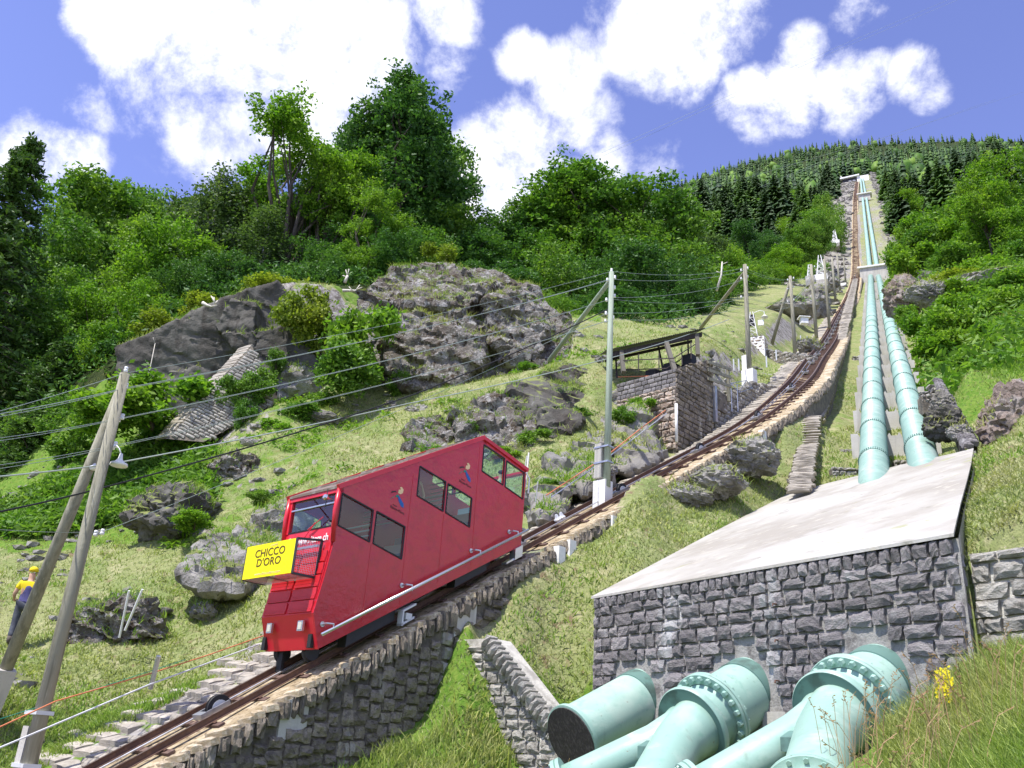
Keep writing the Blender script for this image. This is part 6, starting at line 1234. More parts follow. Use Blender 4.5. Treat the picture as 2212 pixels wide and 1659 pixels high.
# ================================================================= people
mat('skin', (.55, .33, .23), .6); mat('hair_dark', (.03, .02, .015), .7); mat('cloth_yellow', (.80, .60, .02), .9); mat('cloth_blue', (.085, .08, .20), .9, [(9, (.06, .055, .13), .5, .6)]); mat('cloth_grey', (.065, .07, .09), .9, [(7, (.10, .11, .13), .5, .62)]); mat('boot', (.11, .09, .075), .8)
mat('cloth_pink', (.65, .12, .16), .9); mat('cloth_teal', (.12, .42, .38), .9); mat('cloth_white', (.75, .75, .72), .9); mat('cloth_orange', (.80, .35, .05), .9)
def skin(name, J, E, R, m, parent, sub=2):
    """J: joint name -> position, E: edges, R: radii; first joint is the root"""
    ks = list(J); idx = {k: i for i, k in enumerate(ks)}; me = bpy.data.meshes.new(name); me.from_pydata([tuple(J[k]) for k in ks], [(idx[a], idx[b]) for a, b in E], []); o = bpy.data.objects.new(name, me); COL.objects.link(o)
    o.modifiers.new('s', 'SKIN'); sv = me.skin_vertices[0].data
    for k in ks: r = R[k]; sv[idx[k]].radius = (r, r) if not isinstance(r, tuple) else r; sv[idx[k]].use_root = (k == ks[0])
    s2 = o.modifiers.new('b', 'SUBSURF'); s2.levels = sub; s2.render_levels = sub
    dg = bpy.context.evaluated_depsgraph_get(); m2 = bpy.data.meshes.new_from_object(o.evaluated_get(dg)); bpy.data.objects.remove(o); m2.materials.clear(); m2.name = name; m2.polygons.foreach_set('use_smooth', np.ones(len(m2.polygons), dtype=bool)); return link(name, m2, m, parent)
def person(label, base, face, pose, cols, scale=1., legs=True, hat=None, hair='hair_dark', group=None):
    """base: feet point; face: unit horizontal direction the person faces; pose: dict of overrides in body space (right, forward, up)"""
    t = thing('person', label, 'person', base, group); F = Vector(face).normalized(); Rr = F.cross(Vector((0, 0, 1))); B = Vector(base)
    P = dict(pelvis=(0, 0, .95), waist=(0, 0, 1.08), chest=(0, .0, 1.30), neck=(0, .0, 1.47), head0=(0, .02, 1.56), head1=(0, .03, 1.66), shL=(-.18, 0, 1.40), elL=(-.23, -.02, 1.13), wrL=(-.22, .1, .90), haL=(-.22, .13, .83), shR=(.18, 0, 1.40), elR=(.23, -.02, 1.13), wrR=(.22, .1, .90), haR=(.22, .13, .83),
             hiL=(-.10, 0, .90), knL=(-.11, .03, .50), anL=(-.11, -.02, .09), toL=(-.12, .13, .04), hiR=(.10, 0, .90), knR=(.11, .03, .50), anR=(.11, -.02, .09), toR=(.12, .13, .04)); P.update(pose)
    W = {k: B+(Rr*v[0]+F*v[1]+Vector((0, 0, 1))*v[2])*scale for k, v in P.items()}
    R = dict(pelvis=(.15, .11), waist=(.135, .10), chest=(.16, .115), neck=.058, head0=.075, head1=.085, shL=.062, elL=.045, wrL=.030, haL=.034, shR=.062, elR=.045, wrR=.030, haR=.034, hiL=.09, knL=.060, anL=.042, toL=.04, hiR=.09, knR=.06, anR=.042, toR=.04)
    R = {k: (tuple(a*scale for a in v) if isinstance(v, tuple) else v*scale) for k, v in R.items()}
    E = [('pelvis', 'waist'), ('waist', 'chest'), ('chest', 'neck'), ('neck', 'head0'), ('head0', 'head1'), ('chest', 'shL'), ('shL', 'elL'), ('elL', 'wrL'), ('wrL', 'haL'), ('chest', 'shR'), ('shR', 'elR'), ('elR', 'wrR'), ('wrR', 'haR')]
    if legs: E += [('pelvis', 'hiL'), ('hiL', 'knL'), ('knL', 'anL'), ('anL', 'toL'), ('pelvis', 'hiR'), ('hiR', 'knR'), ('knR', 'anR'), ('anR', 'toR')]
    for s in ('L', 'R'):      # five fingers
        d = (W['ha'+s]-W['wr'+s]).normalized(); sd = d.orthogonal().normalized()
        for f in range(5):
            o = sd*(f-1.5)*.017*scale; ln = (.055, .075, .08, .072, .05)[f] if f < 4 else .05
            if f == 4: o = sd*.03*scale; a = W['ha'+s]+o; b = a+(d*.5+sd)*.04*scale
            else: a = W['ha'+s]+o+d*.02*scale; b = a+d*ln*scale
            W[f'f{s}{f}a'] = a; W[f'f{s}{f}b'] = b; R[f'f{s}{f}a'] = .010*scale; R[f'f{s}{f}b'] = .007*scale; E += [('ha'+s, f'f{s}{f}a'), (f'f{s}{f}a', f'f{s}{f}b')]
    use = {k for e in E for k in e}; skin('body', {k: W[k] for k in W if k in use}, E, R, 'skin', t)
    up = (W['head1']-W['head0']).normalized(); hc = W['head1']
    def ell(nm, c, rx, ry, rz, m, n=2, cut=None):
        V, Fc = ico(3); V = V.copy()
        if cut is not None: V[:, 2] = np.maximum(V[:, 2], cut)
        Q = [c+Rr*v[0]*rx*scale+F*v[1]*ry*scale+Vector((0, 0, 1))*v[2]*rz*scale for v in V]; return link(nm, newmesh(nm, [tuple(p) for p in Q], Fc, True), m, t)
    ell('hair', hc+Vector((0, 0, .025))*scale-F*.018*scale, .088, .098, .095, hair, cut=-.35) if not hat else ell('hat', hc+Vector((0, 0, .05))*scale, .102, .112, .09, hat, cut=-.25)
    mb = MB(); mb.tube([hc+F*.075*scale+Vector((0, 0, .0)), hc+F*.105*scale-Vector((0, 0, .03))*scale], .014*scale, 6)
    mb.build('nose', 'skin', t, True)
    for s in (-1, 1):
        ell('ear', hc+Rr*s*.086*scale-Vector((0, 0, .02))*scale, .012, .02, .03, 'skin'); ell('eye', hc+Rr*s*.032*scale+F*.083*scale+Vector((0, 0, .0)), .012, .008, .008, 'ink_black')
    ell('mouth', hc+F*.078*scale-Vector((0, 0, .062))*scale, .025, .01, .006, 'cloth_pink')
    g = lambda ks, grow: {k: (tuple(a+grow*scale for a in R[k]) if isinstance(R[k], tuple) else R[k]+grow*scale) for k in ks}
    S = lambda f, a, b: W[a].lerp(W[b], f)
    J = {k: W[k] for k in ('waist', 'chest', 'shL', 'shR')}; J['hem'] = W['pelvis']; J['slL'] = S(.62, 'shL', 'elL'); J['slR'] = S(.62, 'shR', 'elR'); J['col'] = S(.5, 'chest', 'neck')
    R2 = g(('waist', 'chest', 'shL', 'shR'), .014); R2['hem'] = tuple(a+.016*scale for a in R['pelvis']); R2['slL'] = R2['slR'] = .070*scale; R2['col'] = .085*scale
    skin('shirt', J, [('waist', 'chest'), ('waist', 'hem'), ('chest', 'shL'), ('chest', 'shR'), ('shL', 'slL'), ('shR', 'slR'), ('chest', 'col')], R2, cols[0], t)
    if cols[2]:
        J = {k: W[k] for k in ('waist', 'chest')}; J['hem'] = S(.2, 'pelvis', 'waist'); J['col'] = S(.55, 'chest', 'neck'); R3 = g(('waist', 'chest'), .026); R3['hem'] = tuple(a+.028*scale for a in R['pelvis']); R3['col'] = .095*scale
        skin('vest', J, [('waist', 'chest'), ('waist', 'hem'), ('chest', 'col')], R3, cols[2], t)
    if legs:
        J = {k: W[k] for k in ('pelvis', 'hiL', 'knL', 'hiR', 'knR')}; J['cuL'] = S(.86, 'knL', 'anL'); J['cuR'] = S(.86, 'knR', 'anR'); R4 = g(('pelvis', 'hiL', 'knL', 'hiR', 'knR'), .016); R4['cuL'] = R4['cuR'] = .068*scale
        skin('trousers', J, [('pelvis', 'hiL'), ('hiL', 'knL'), ('knL', 'cuL'), ('pelvis', 'hiR'), ('hiR', 'knR'), ('knR', 'cuR')], R4, cols[1], t)
        for s in ('L', 'R'): mb = MB(); mb.tube([W['an'+s]+Vector((0, 0, .10))*scale, W['an'+s], W['an'+s].lerp(W['to'+s], .5), W['to'+s]+F*.05*scale], [.055*scale, .06*scale, .055*scale, .04*scale], 10); mb.build('boot', 'boot', t, True)
    return t
b = on_ground(30, 1396); person('worker in yellow bandana, yellow shirt and dark blue vest walking on the slope', b, (-.35, .94, 0), dict(elL=(-.27, .02, 1.14), wrL=(-.27, .22, 1.02), haL=(-.25, .29, 1.03), knR=(.11, .16, .52), anR=(.11, .08, .14), toR=(.12, .22, .10), knL=(-.11, -.02, .50), anL=(-.11, -.14, .10), toL=(-.11, .0, .05)), ('cloth_yellow', 'cloth_grey', 'cloth_blue'), 1.14, hat='cloth_yellow')
person('passenger in teal with a dark cap at the uppermost window of the carriage', TF(16.2, -15.95, 5.52), DV, dict(hiL=(-.10, .1, .9)), ('cloth_teal', 'cloth_grey', None), .82, legs=False, hat='ink_black', group='passengers')
person('passenger in a pink shirt raising both arms behind the third side window', TF(13.42, -15.95, 4.3), NV, dict(elL=(-.22, .1, 1.62), wrL=(-.12, .1, 1.86), haL=(-.08, .1, 1.92), elR=(.22, .1, 1.62), wrR=(.12, .1, 1.86), haR=(.08, .1, 1.92)), ('cloth_pink', 'cloth_grey', None), .82, legs=False, group='passengers')
person('small passenger in white low behind the fourth side window', TF(14.25, -15.95, 4.35), NV, {}, ('cloth_white', 'cloth_grey', None), .62, legs=False, group='passengers')
person('child looking out of the front windscreen of the carriage', TF(11.2, -16.0, 3.36), -DV, {}, ('cloth_orange', 'cloth_grey', None), .68, legs=False, group='passengers')
# ================================================================= poles, wires
mat('pole_wood', (.30, .285, .22), .9, [(2, (.20, .19, .14), .45, .62, (5, 5, .3)), (6, (.38, .37, .30), .58, .7, (6, 6, .4))], (9, .6, .02)); mat('pole_green', (.34, .40, .32), .9, [(3, (.25, .29, .22), .48, .62, (6, 6, .3))], (9, .5, .02)); mat('porcelain', (.86, .86, .90), .25); mat('wire', (.36, .42, .38), .5, metal=.3); mat('wire_black', (.02, .02, .022), .6)
def pole(top, bot, r0, r1, m, label, ins=(), strut=None, name='utility_pole', foot=None, cat='pole', n=12):
    top, bot = np.array(top), np.array(bot); t = thing(name, label, cat, bot); mb = MB(); mb.tube([bot, bot*.5+top*.5, top], [r0, (r0+r1)/2, r1], n); mb.build('shaft', m, t, True)
    if strut: a, b, rs = strut; mb = MB(); mb.tube([np.array(a), np.array(b)], [rs*.8, rs], n); mb.build('strut', m, t, True)
    if foot: mb = MB(); mb.box(*foot); mb.build('concrete_foot', 'concrete_white', t)
    for p, sd in ins:
        p = np.array(p); mb = MB(); q = p+np.array(sd); mb.tube([p, q-[0, 0, .03], q], .009, 5); mb.build('insulator_hook', 'steel', t); mb = MB(); mb.lathe(q, (0, 0, 1), [(-.04, .022), (-.03, .045), (.02, .042), (.03, .03), (.04, .042), (.08, .04), (.09, .02)], 12); mb.build('insulator', 'porcelain', t, True)
    return t
def wire(pts, r, label, m='wire', sag=.25):
    P = [np.array(p) for p in pts]; out = []
    for a, b in zip(P[:-1], P[1:]):
        n = 16; L_ = np.linalg.norm(b-a)
        for k in range(n): f = k/n; out.append(a+(b-a)*f-np.array([0, 0, sag*L_/20*4*f*(1-f)]))
    out.append(P[-1]); mb = MB(); mb.tube(out, r, 5); c = out[0]; o = mb.build('overhead_wire', m); return tag(o, label, 'wire', 'wires between the wooden poles')
DL = 19.3; tL = at(270, 808, DL); bL = np.array([tL[0], tL[1], gz(tL[0], tL[1])-.3]); lat_ = NV*.13
pL = pole(tL, bL, .145, .105, 'pole_wood', 'nearest wooden utility pole at the left with a white lamp and clamped concrete foot', [(tL+[0, 0, .02], (0, 0, .06)), (at(266, 838, DL), lat_), (at(258, 905, DL), lat_), (at(262, 905, DL), -lat_), (at(243, 965, DL), lat_), (at(250, 965, DL), -lat_), (at(215, 1153, DL), lat_), (at(212, 1153, DL), -lat_)], strut=(at(258, 850, DL), np.array(at(10, 1452, 18.6)), .135))
mb = MB(); fb = bL+[0, 0, .3]-DV*.0-NV*.24; mb.box(fb-NV*.13-DV*.13-np.array([0, 0, .6]), NV*.26, DV*.26, [0, 0, 1.75]); mb.build('concrete_foot', 'concrete', pL)
for zz in (.45, 1.35): mb = MB(); mb.box(bL+[0, 0, .3+zz]-NV*.40-DV*.16, NV*.56, DV*.32, [0, 0, .07]); mb.build('clamp', 'steel_pale', pL)
sp = np.array(at(10, 1452, 18.6)); mb = MB(); dirn = (np.array(at(258, 850, DL))-sp); dirn /= np.linalg.norm(dirn); mb.bar(sp-dirn*.9, sp+dirn*.08, .36, .30); mb.build('concrete_foot', 'concrete', pL)
mb = MB(); a = at(228, 988, DL); c = at(252, 962, DL-.2); e = at(262, 982, DL-.35); mb.tube([a, (a+c)/2+[0, 0, .08], c, (c+e)/2+[0, 0, .03], e], .014, 7); lp = mb.build('lamp_arm', 'steel_pale', pL, True); mb = MB(); mb.lathe(e, (0, 0, -1), [(-.02, .03), (.10, .05), (.16, .10), (.19, .17), (.235, .18), (.25, .17)], 20); mb.build('lamp_shade', 'concrete_white', lp, True)
mb = MB(); a = at(204, 1000, DL-.2); mb.lathe(a, (0, 0, -1), [(0, .03), (.06, .05), (.09, .085), (.12, .08), (.16, .05)], 14); mb.tube([a, at(212, 945, DL-.2), at(222, 915, DL-.1)], .01, 5); mb.build('cable_terminal', 'porcelain', pL, True)
DB = 30.4
tB = at(1321, 588, DB); bB = drop(tB, 1052)
pB = pole(tB, bB, .115, .085, 'pole_green', 'tall greenish wooden pole beside the track in the middle, braced to the left', [(tB, (0, 0, .05)), (at(1320, 603, DB), lat_*1.2), (at(1320, 603, DB), -lat_*1.2), (at(1319, 625, DB), lat_*1.2), (at(1319, 643, DB), lat_*1.2), (at(1318, 646, DB), -lat_*1.2), (at(1317, 675, DB), -lat_*1.2), (at(1316, 690, DB), lat_*1.2), (at(1316, 692, DB), -lat_*1.2)], strut=(at(1319, 605, DB+.1), at(1187, 778, 38.5), .10))
mb = MB(); mb.box(bB-NV*.40-DV*.16-np.array([0, 0, 1.0]), NV*.46, DV*.38, [0, 0, 1.2]); mb.build('concrete_foot', 'concrete_white', pB); mb = MB(); mb.box(bB-NV*.40-DV*.13+np.array([0, 0, .3]), NV*.26, DV*.26, [0, 0, 1.1]); mb.build('concrete_stub', 'concrete', pB)
for zz in (.75, 1.25): mb = MB(); mb.box(bB+[0, 0, zz]-NV*.42-DV*.15, NV*.55, DV*.3, [0, 0, .05]); mb.build('clamp', 'steel', pB)
def vpole(x, y0, y1, d, r, label, **k):
    t_ = at(x, y0, d); b_ = drop(t_, y1+3); return pole(t_, b_, r, r*.75, 'pole_wood', label, **k), t_
pC, tC = vpole(1609, 572, 822, 46, .13, 'wooden pole above the shelter, braced to the left, on a white foot', strut=(at(1607, 590, 46.2), at(1514, 708, 54), .11), ins=[(at(1608, y, 46), s*lat_*1.4) for y in (582, 600, 640) for s in (1, -1)]); q = drop(tC, 812); mb = MB(); mb.box(q-NV*.35-DV*.15-np.array([0, 0, .7]), NV*.62, DV*.4, [0, 0, 1.0]); mb.box(q-NV*.33-DV*.1+np.array([0, 0, .3]), NV*.25, DV*.25, [0, 0, .8]); mb.build('concrete_foot', 'concrete_white', pC)
pD, tD = vpole(1707, 597, 772, 60, .13, 'wooden pole leaning against its brace beside the low stone wall', strut=(at(1707, 605, 60.1), at(1665, 752, 61), .12), ins=[(at(1708, y, 60), s*lat_*1.6) for y in (603, 622, 650) for s in (1, -1)])
pE, tE = vpole(1752, 572, 728, 72, .14, 'single far pole at the inside of the track bend', ins=[(at(1753, y, 72), s*lat_*2) for y in (578, 600) for s in (1, -1)])
pF, tF = vpole(1780, 560, 708, 84, .14, 'slim far pole close left of the track, beyond the bend'); pG, tG = vpole(1797, 556, 645, 118, .16, 'thin far pole left of the steep track'); pH, tH = vpole(1808, 552, 625, 140, .16, 'thinner far pole left of the steep track'); pI, tI = vpole(1822, 556, 612, 160, .16, 'farthest thin pole left of the steep track')
off = at(-330, 1015, 12)
for i, (yb, yl, y0, xb, xl) in enumerate([(586,806,880,1321,270),(602,838,886,1325,270),(604,842,892,1313,262),(644,903,938,1325,262),(648,906,944,1313,255),(690,962,996,1322,248),(693,966,1004,1310,244),(676,1150,1135,1312,218)]):
    wire([at(xb, yb, DB), at(xl, yl, DL), at(-260, yl+(y0-yl)*(xl+260)/(xl+0.)*1., 13.5)], .006 if i != 1 else .009, ['topmost', 'second', 'third', 'fourth', 'fifth', 'sixth', 'seventh', 'lowest thin'][i]+' thin wire from the lamp pole to the tall middle pole')
wire([at(1575, 690, 44), at(1308, 776, DB), at(880, 872, 25), at(235, 1003, DL), at(-260, 1050, 13.5)], .016, 'thick pale cable crossing the whole slope in front of the poles', sag=.12)
wire([at(1313, 668, DB), at(900, 850, 25), at(228, 1052, DL), at(-260, 1152, 13.5)], .019, 'thick black cable sagging across the slope', 'wire_black', .2)
for i, (ya, yb, yc) in enumerate([(586,578,603),(603,584,604),(643,603,622),(646,640,650),(676,642,652),(690,662,662)]):
    wire([at(1321, ya, DB), at(1609, yb, 46), at(1708, yc, 60), at(1752, min(yc-10, 600), 72)], .007, ['topmost', 'second', 'third', 'fourth', 'fifth', 'lowest'][i]+' wire from the tall middle pole up to the pole above the shelter', sag=.3)
for i, (pts, r) in enumerate([([(1300,330,300),(1800,105,420),(2212,-70,520)],.05),([(1300,338,300),(1810,108,420),(2212,-60,520)],.05),([(1320,470,320),(1900,300,420),(2300,170,520)],.05),([(1480,470,300),(1850,318,380),(2150,215,460)],.045),([(1440,490,300),(1850,322,380),(1950,290,420)],.045)]):
    P = [at(*q) for q in pts]; mb = MB(); mb.tube(P, r*.8, 4); o = mb.build('power_line', 'wire'); tag(o, ['uppermost power line across the sky at the right', 'power line just under the uppermost one', 'power line low across the sky towards the right edge', 'power line crossing the ridge of the forest', 'short lower power line in front of the dark spruces'][i], 'power line')
# ================================================================= shelter
mat('stone_post', (.13, .12, .10), .9)
def shelter():
    ts = -18.35; C0 = at_plane(1461, 958, TF(0, ts, 0), NV); sc = C0.dot(DV); t = thing('loading_shelter', 'old stone loading platform with a tall wall and low corrugated roof beside the track', 'shelter', C0)
    f = lambda x, y: at_plane(x, y, TF(0, ts, 0), NV); g = lambda x, y: at_plane(x, y, TF(sc, 0, 0), DV); Z = np.array([0, 0, 1.])
    topc = at_plane(1440, 783, TF(0, ts, 0), NV)[2]; e = f(1520, 761); s1 = e.dot(DV); ztr = e[2]; l = g(1333, 803); tl = l.dot(NV); zl = l[2]; fb = f(1543, 911); s1 = max(s1, fb.dot(DV)); 
    zb = C0[2]-.6; q = TF; V = [q(sc, ts, zb), q(s1, ts, zb), q(s1, ts, ztr), q(sc, ts, topc), q(sc, tl, zb), q(s1, tl, zb), q(s1, tl, ztr), q(sc, tl, topc)]
    m = MB(); V = [v-NV*.05+DV*.05 for v in V]; m.add(V, [(0, 1, 2, 3), (3, 2, 6, 7), (4, 0, 3, 7), (1, 5, 6, 2)]); m.build('wall_core', 'mortar_brown', t); print('shelter', sc, s1, tl, topc, ztr, C0[2])
    W = s1-sc; S = Stones(t, 'stone_brown', 290, name='wall_stone'); O = q(sc, ts, 0)
    Vt = np.array([0, 0, 1.]); lay(S, O, DV, Z, NV, W, lambda u: topc+(ztr-topc)*u/W-.05, lambda u: C0[2]-.3+TS*u*.9, .22, .32, depth=.16, proud=.05, v0=C0[2]-.3); S.done('rubble')
    zs = g(1449, 836)[2]; Wl = ts-tl; S = Stones(t, 'stone_red', 120, name='pale_block'); lay(S, q(sc, tl, 0)-DV*.03, NV, Z, -DV, Wl, lambda u: zs, lambda u: C0[2]-.2, .27, .42, depth=.2, proud=.07, v0=C0[2]-.2); S.done()
    S = Stones(t, 'stone_dark', 150, True, name='grey_block'); lay(S, q(sc, tl, 0), NV, Z, -DV, Wl, lambda u: topc, lambda u: zs, .20, .30, depth=.12, proud=.012, v0=zs); S.done()
    m = MB(); a = f(1457, 873); b = f(1460, 957); m.tube([a+NV*.08, np.array([a[0], a[1], b[2]])+NV*.08], .06, 10); m.build('white_pipe', 'concrete_white', t, True)
    m = MB(); a = f(1538, 834); b = f(1541, 912); m.box(a+NV*.02, DV*.16, NV*.12, [0, 0, b[2]-a[2]]); m.build('steel_column', 'steel', t)
    # roof: one corrugated sheet running over both faces
    A_ = g(1306, 762); B_ = f(1521, 714); bk = (DV-NV)/sqrt(2)*2.3+Z*.80; bh = (DV-NV)/sqrt(2)*2.3; n = 92; V = []; F = []
    for i in range(n+1):
        p = A_+(B_-A_)*i/n+Z*(.05 if i % 2 else 0)-(DV-NV)*.15; V += [p, p+bk]
        if i: k = (i-1)*2; F.append((k, k+2, k+3, k+1))
    m = MB(); m.add(V, F); rf = m.build('corrugated_roof', 'dark_metal', t)
    m = MB(); u_ = (B_-A_); m.box(A_+u_*.06-Z*.24, u_*.92, (DV-NV)*.07, Z*.2); m.build('roof_beam', 'wood_dark', rf); m = MB(); m.box(A_+u_*.06-Z*.3+bk*.8, u_*.92, (DV-NV)*.07, Z*.12); m.build('roof_beam', 'wood_dark', rf)
    foot = [g(1347, 802), q(sc+.12, ts-.12, topc), f(1512, 764)-NV*.1]
    for P_, k_ in zip(foot, (.17, .62, .93)):
        tp_ = A_+u_*k_-Z*.1; tp_ = tp_+(DV-NV)*.02; m = MB(); m.bar(P_-Z*.05, tp_, .17, .17); m.build('roof_post', 'stone_post', t)
        m = MB(); m.bar(P_-Z*.05+bh*.75, tp_+bk*.75, .07, .07); m.build('roof_post', 'wood_dark', t)
    L_ = [foot[0], foot[1], foot[2]]
    for a0, a1 in ((0, 1), (1, 2)):
        for hh, off_, mm in ((.60, .1, 'wood_dark'), (.42, .7, 'orange'), (.75, .7, 'wood_dark')):
            m = MB(); m.bar(L_[a0]+bh*off_+Z*hh, L_[a1]+bh*off_+Z*hh, .035, .035); m.build('railing', mm, t)
        for k_ in (.3, .7): m = MB(); p = L_[a0]*(1-k_)+L_[a1]*k_; m.bar(p, p+Z*.75, .04, .04); m.build('railing_post', 'wood_dark', t)
    for k_, w, h in ((.35, .9, .3), (.6, .7, .42), (.85, .4, .62)): p = foot[0]*(1-k_)+foot[2]*k_; m = MB(); m.box(p+bh*.45-Z*.1, DV*w, NV*.5, Z*h); m.build('winch_part', 'rubber', t)
    t2 = thing('wooden_railing', 'weathered plank railing stepping down at the upper end of the shelter', 'railing', f(1569, 868))
    pp = f(1570, 797); s = pp.dot(DV); sb = e.dot(DV)
    m = MB(); m.bar(q(s, ts+.05, f(1572, 868)[2]), q(s, ts+.05, pp[2]), .12, .12); m.build('post', 'pole_wood', t2)
    for yy0, yy1 in ((783, 800), (800, 817), (819, 836)):
        a = f(1524, yy0); b = f(1574, yy1); m = MB(); m.bar(q(a.dot(DV), ts+.12, a[2]), q(b.dot(DV), ts+.12, b[2]), .04, .13); m.build('plank', 'pole_wood', t2)
    t3 = thing('wire_gate', 'small grey wire mesh gate below the plank railing', 'gate', f(1590, 880)); P = [f(1578, 828), f(1612, 822), f(1626, 838), f(1596, 848)]; m = MB(); [m.bar(P[i], P[(i+1) % 4], .03, .03) for i in range(4)]; m.bar(P[0], P[2], .02, .02); m.bar(P[1], P[3], .02, .02); m.build('frame', 'steel', t3)
    for px_ in (1579, 1592): m = MB(); a = f(px_, 830); m.bar(a, np.array([a[0], a[1], f(px_, 888)[2]]), .035, .035); m.build('post', 'steel', t3)
    m = MB(); a, b = f(1524, 832), f(1570, 848); m.box(q(a.dot(DV), ts-.5, b[2]-1.0), DV*(b.dot(DV)-a.dot(DV)), NV*.5, Z*(a[2]-b[2]+1.1)); o = m.build('parapet_wall', 'mortar_brown'); tag(o, 'low brown rendered wall under the plank railing', 'wall')
    t4 = thing('rubble_wall', 'rough grey rubble wall along the track above the shelter', 'wall', f(1560, 895)); S = Stones(t4, 'stone_grey', 160)
    A = TF(s1+.2, ts-.1, 0); 
    def tp(u): return railz(s1+.2+u)+(1.15 if u < 3.5 else 1.15-(u-3.5)*.35)
    m = MB(); L_ = 5.6; m.add([A+Z*(railz(s1)-.8), A+DV*L_+Z*(railz(s1+L_)-.8), A+DV*L_+Z*(tp(L_)-.1), A+DV*3.5+Z*(tp(3.5)-.1), A+Z*(tp(0)-.1)], [(0, 1, 2, 3, 4)]); m.build('core', 'mortar_brown', t4)
    lay(S, A, DV, Z, NV, L_, tp, lambda u: railz(s1+.2+u)-.4, .22, .3, depth=.24, proud=.1, v0=railz(s1)-.4, vmax=railz(s1+L_)+1.2); S.done()
    # two handrail tubes on the slab rock left of the shelter
    for i, (pts, m_, lab) in enumerate([([(1438,886,31.6),(1385,925,31.2),(1310,985,29.6),(1180,1070,27.2)],'orange','thin orange handline sloping down past the foot of the tall pole'),([(1440,893,31.4),(1365,950,30.6),(1290,1005,28.6),(1190,1075,26.8)],'steel','grey steel handrail just below the orange line')]):
        mb = MB(); mb.tube([at(*q_) for q_ in pts], .018, 5); o = mb.build('handrail', m_); tag(o, lab, 'handrail')
shelter()
def buttress():
    A = at(545, 748, 43.2); B = at(592, 872, 41.4); D = at(362, 948, 39.6); Np = np.cross(B-D, A-D); Np /= np.linalg.norm(Np); C = at_plane(440, 955, D, Np); t = thing('stone_buttress', 'slanting masonry buttress leaning against the dark cliff', 'buttress', C)
    off = np.array([-1.0, 1.1, .35])*.9; m = MB(); V = [A, B, C, D]; V += [v+off for v in V]; m.add(V, [(0, 1, 2, 3), (0, 3, 7, 4), (0, 4, 5, 1), (2, 6, 7, 3)]); m.build('core', 'mortar_brown', t)
    Nn = np.cross(B-D, A-D); Nn /= np.linalg.norm(Nn); Nn = Nn if Nn[1] < 0 else -Nn
    V = (A-D); LA = np.linalg.norm(V); V /= LA; U = np.cross(V, Nn); U = U if U[0] > 0 else -U       # courses square to the slanted edge
    S = Stones(t, 'stone_grey', 290, True); h = lambda v: 1
    wid = lambda v: max(0, min((v/LA)*0+3.6, 3.6)*1)
    v = .0
    def inside(P):
        c = RW.T @ P; x = IW/2-FP*c[0]/c[2]; y = IH/2+FP*c[1]/c[2]
        return y < 948 and ((x-545)*(872-748)-(y-748)*(592-545) < 300)and ((592-440)*(y-955)-(872-955)*(x-440) < 600)
    while v < LA-.1:
        rh = random.uniform(.13, .19); u = .02
        while u < 4.5:
            w = random.uniform(.25, .6); P = D+V*(v+rh/2)+U*(u+w/2)
            if inside(P): S.put(P-Nn*.02, U, Nn, V, w-.03, .2, rh-.03)
            u += w
        v += rh
    Nt = np.cross(V, off); Nt /= np.linalg.norm(Nt); Nt = Nt if Nt[2] > 0 else -Nt; Wd = off-V*off.dot(V); wl = np.linalg.norm(Wd); Wd /= wl; v = 0; S2 = Stones(t, 'step_stone', 120, name='coping_stone')
    while v < LA: rh = random.uniform(.16, .3); S2.put(D+V*(v+rh/2)+off/2, Wd, Nt, V, wl*random.uniform(.9, 1.05), .12, rh-.02); v += rh
    S.done(); S2.done()
buttress()
def ruin():
    P = [at(2020, 822, 33), at(2031, 820, 33.2), at(2110, 955, 26.2), at(2084, 968, 25.8)]; t = thing('ruined_wall', 'narrow ruined stone wall slanting down the meadow right of the pipes', 'wall', P[3]); V = [np.array(p) for p in P]; V += [v+np.array([.3, .6, -.5]) for v in V]
    m = MB(); m.add(V, [(3, 2, 1, 0), (1, 2, 6, 5), (0, 1, 5, 4), (3, 0, 4, 7)]); m.build('core', 'mortar_brown', t); S = Stones(t, 'stone_dark', 150)
    for k in np.linspace(.01, .99, 44):
        a = P[0]*(1-k)+P[3]*k; b = P[1]*(1-k)+P[2]*k; U = b-a; w = np.linalg.norm(U); U /= w; Vv = P[3]-P[0]; L_ = np.linalg.norm(Vv); Vv /= L_; Nn = np.cross(U, Vv); Nn /= np.linalg.norm(Nn); Nn = Nn if Nn[1] < 0 else -Nn; nn = 1 if w < .35 else 2
        for j in range(nn): S.put(a+U*w*(j+.5)/nn, U, Nn, Vv, w/nn-.02, .16, L_/44*.85)
    S.done()
    for (a, b, c, d, lab) in (((1985,848),(2022,826),(2028,868),(1992,872),'short stepped stone wall joining the ruin to the right pipe'),):
        Q = [at(*q_, 33) for q_ in (a, b, c, d)]; U = Q[2]-Q[3]; W = np.linalg.norm(U); U /= W; Vv = np.array([0, 0, 1.]); Nn = np.cross(U, Vv); Nn /= np.linalg.norm(Nn); Nn = Nn if Nn[1] < 0 else -Nn; t = thing('terrace_wall', lab, 'wall', Q[3]); S = Stones(t, 'stone_grey', 60)
        lay(S, Q[3], U, Vv, Nn, W, lambda u: .3+.6*u/W, lambda u: -.1, .2, .34, depth=.3, proud=.05); S.done(); m = MB(); m.box(Q[3]-[0, 0, .4], U*W, -Nn*.4, [0, 0, .7]); m.build('core', 'mortar_brown', t)
ruin()
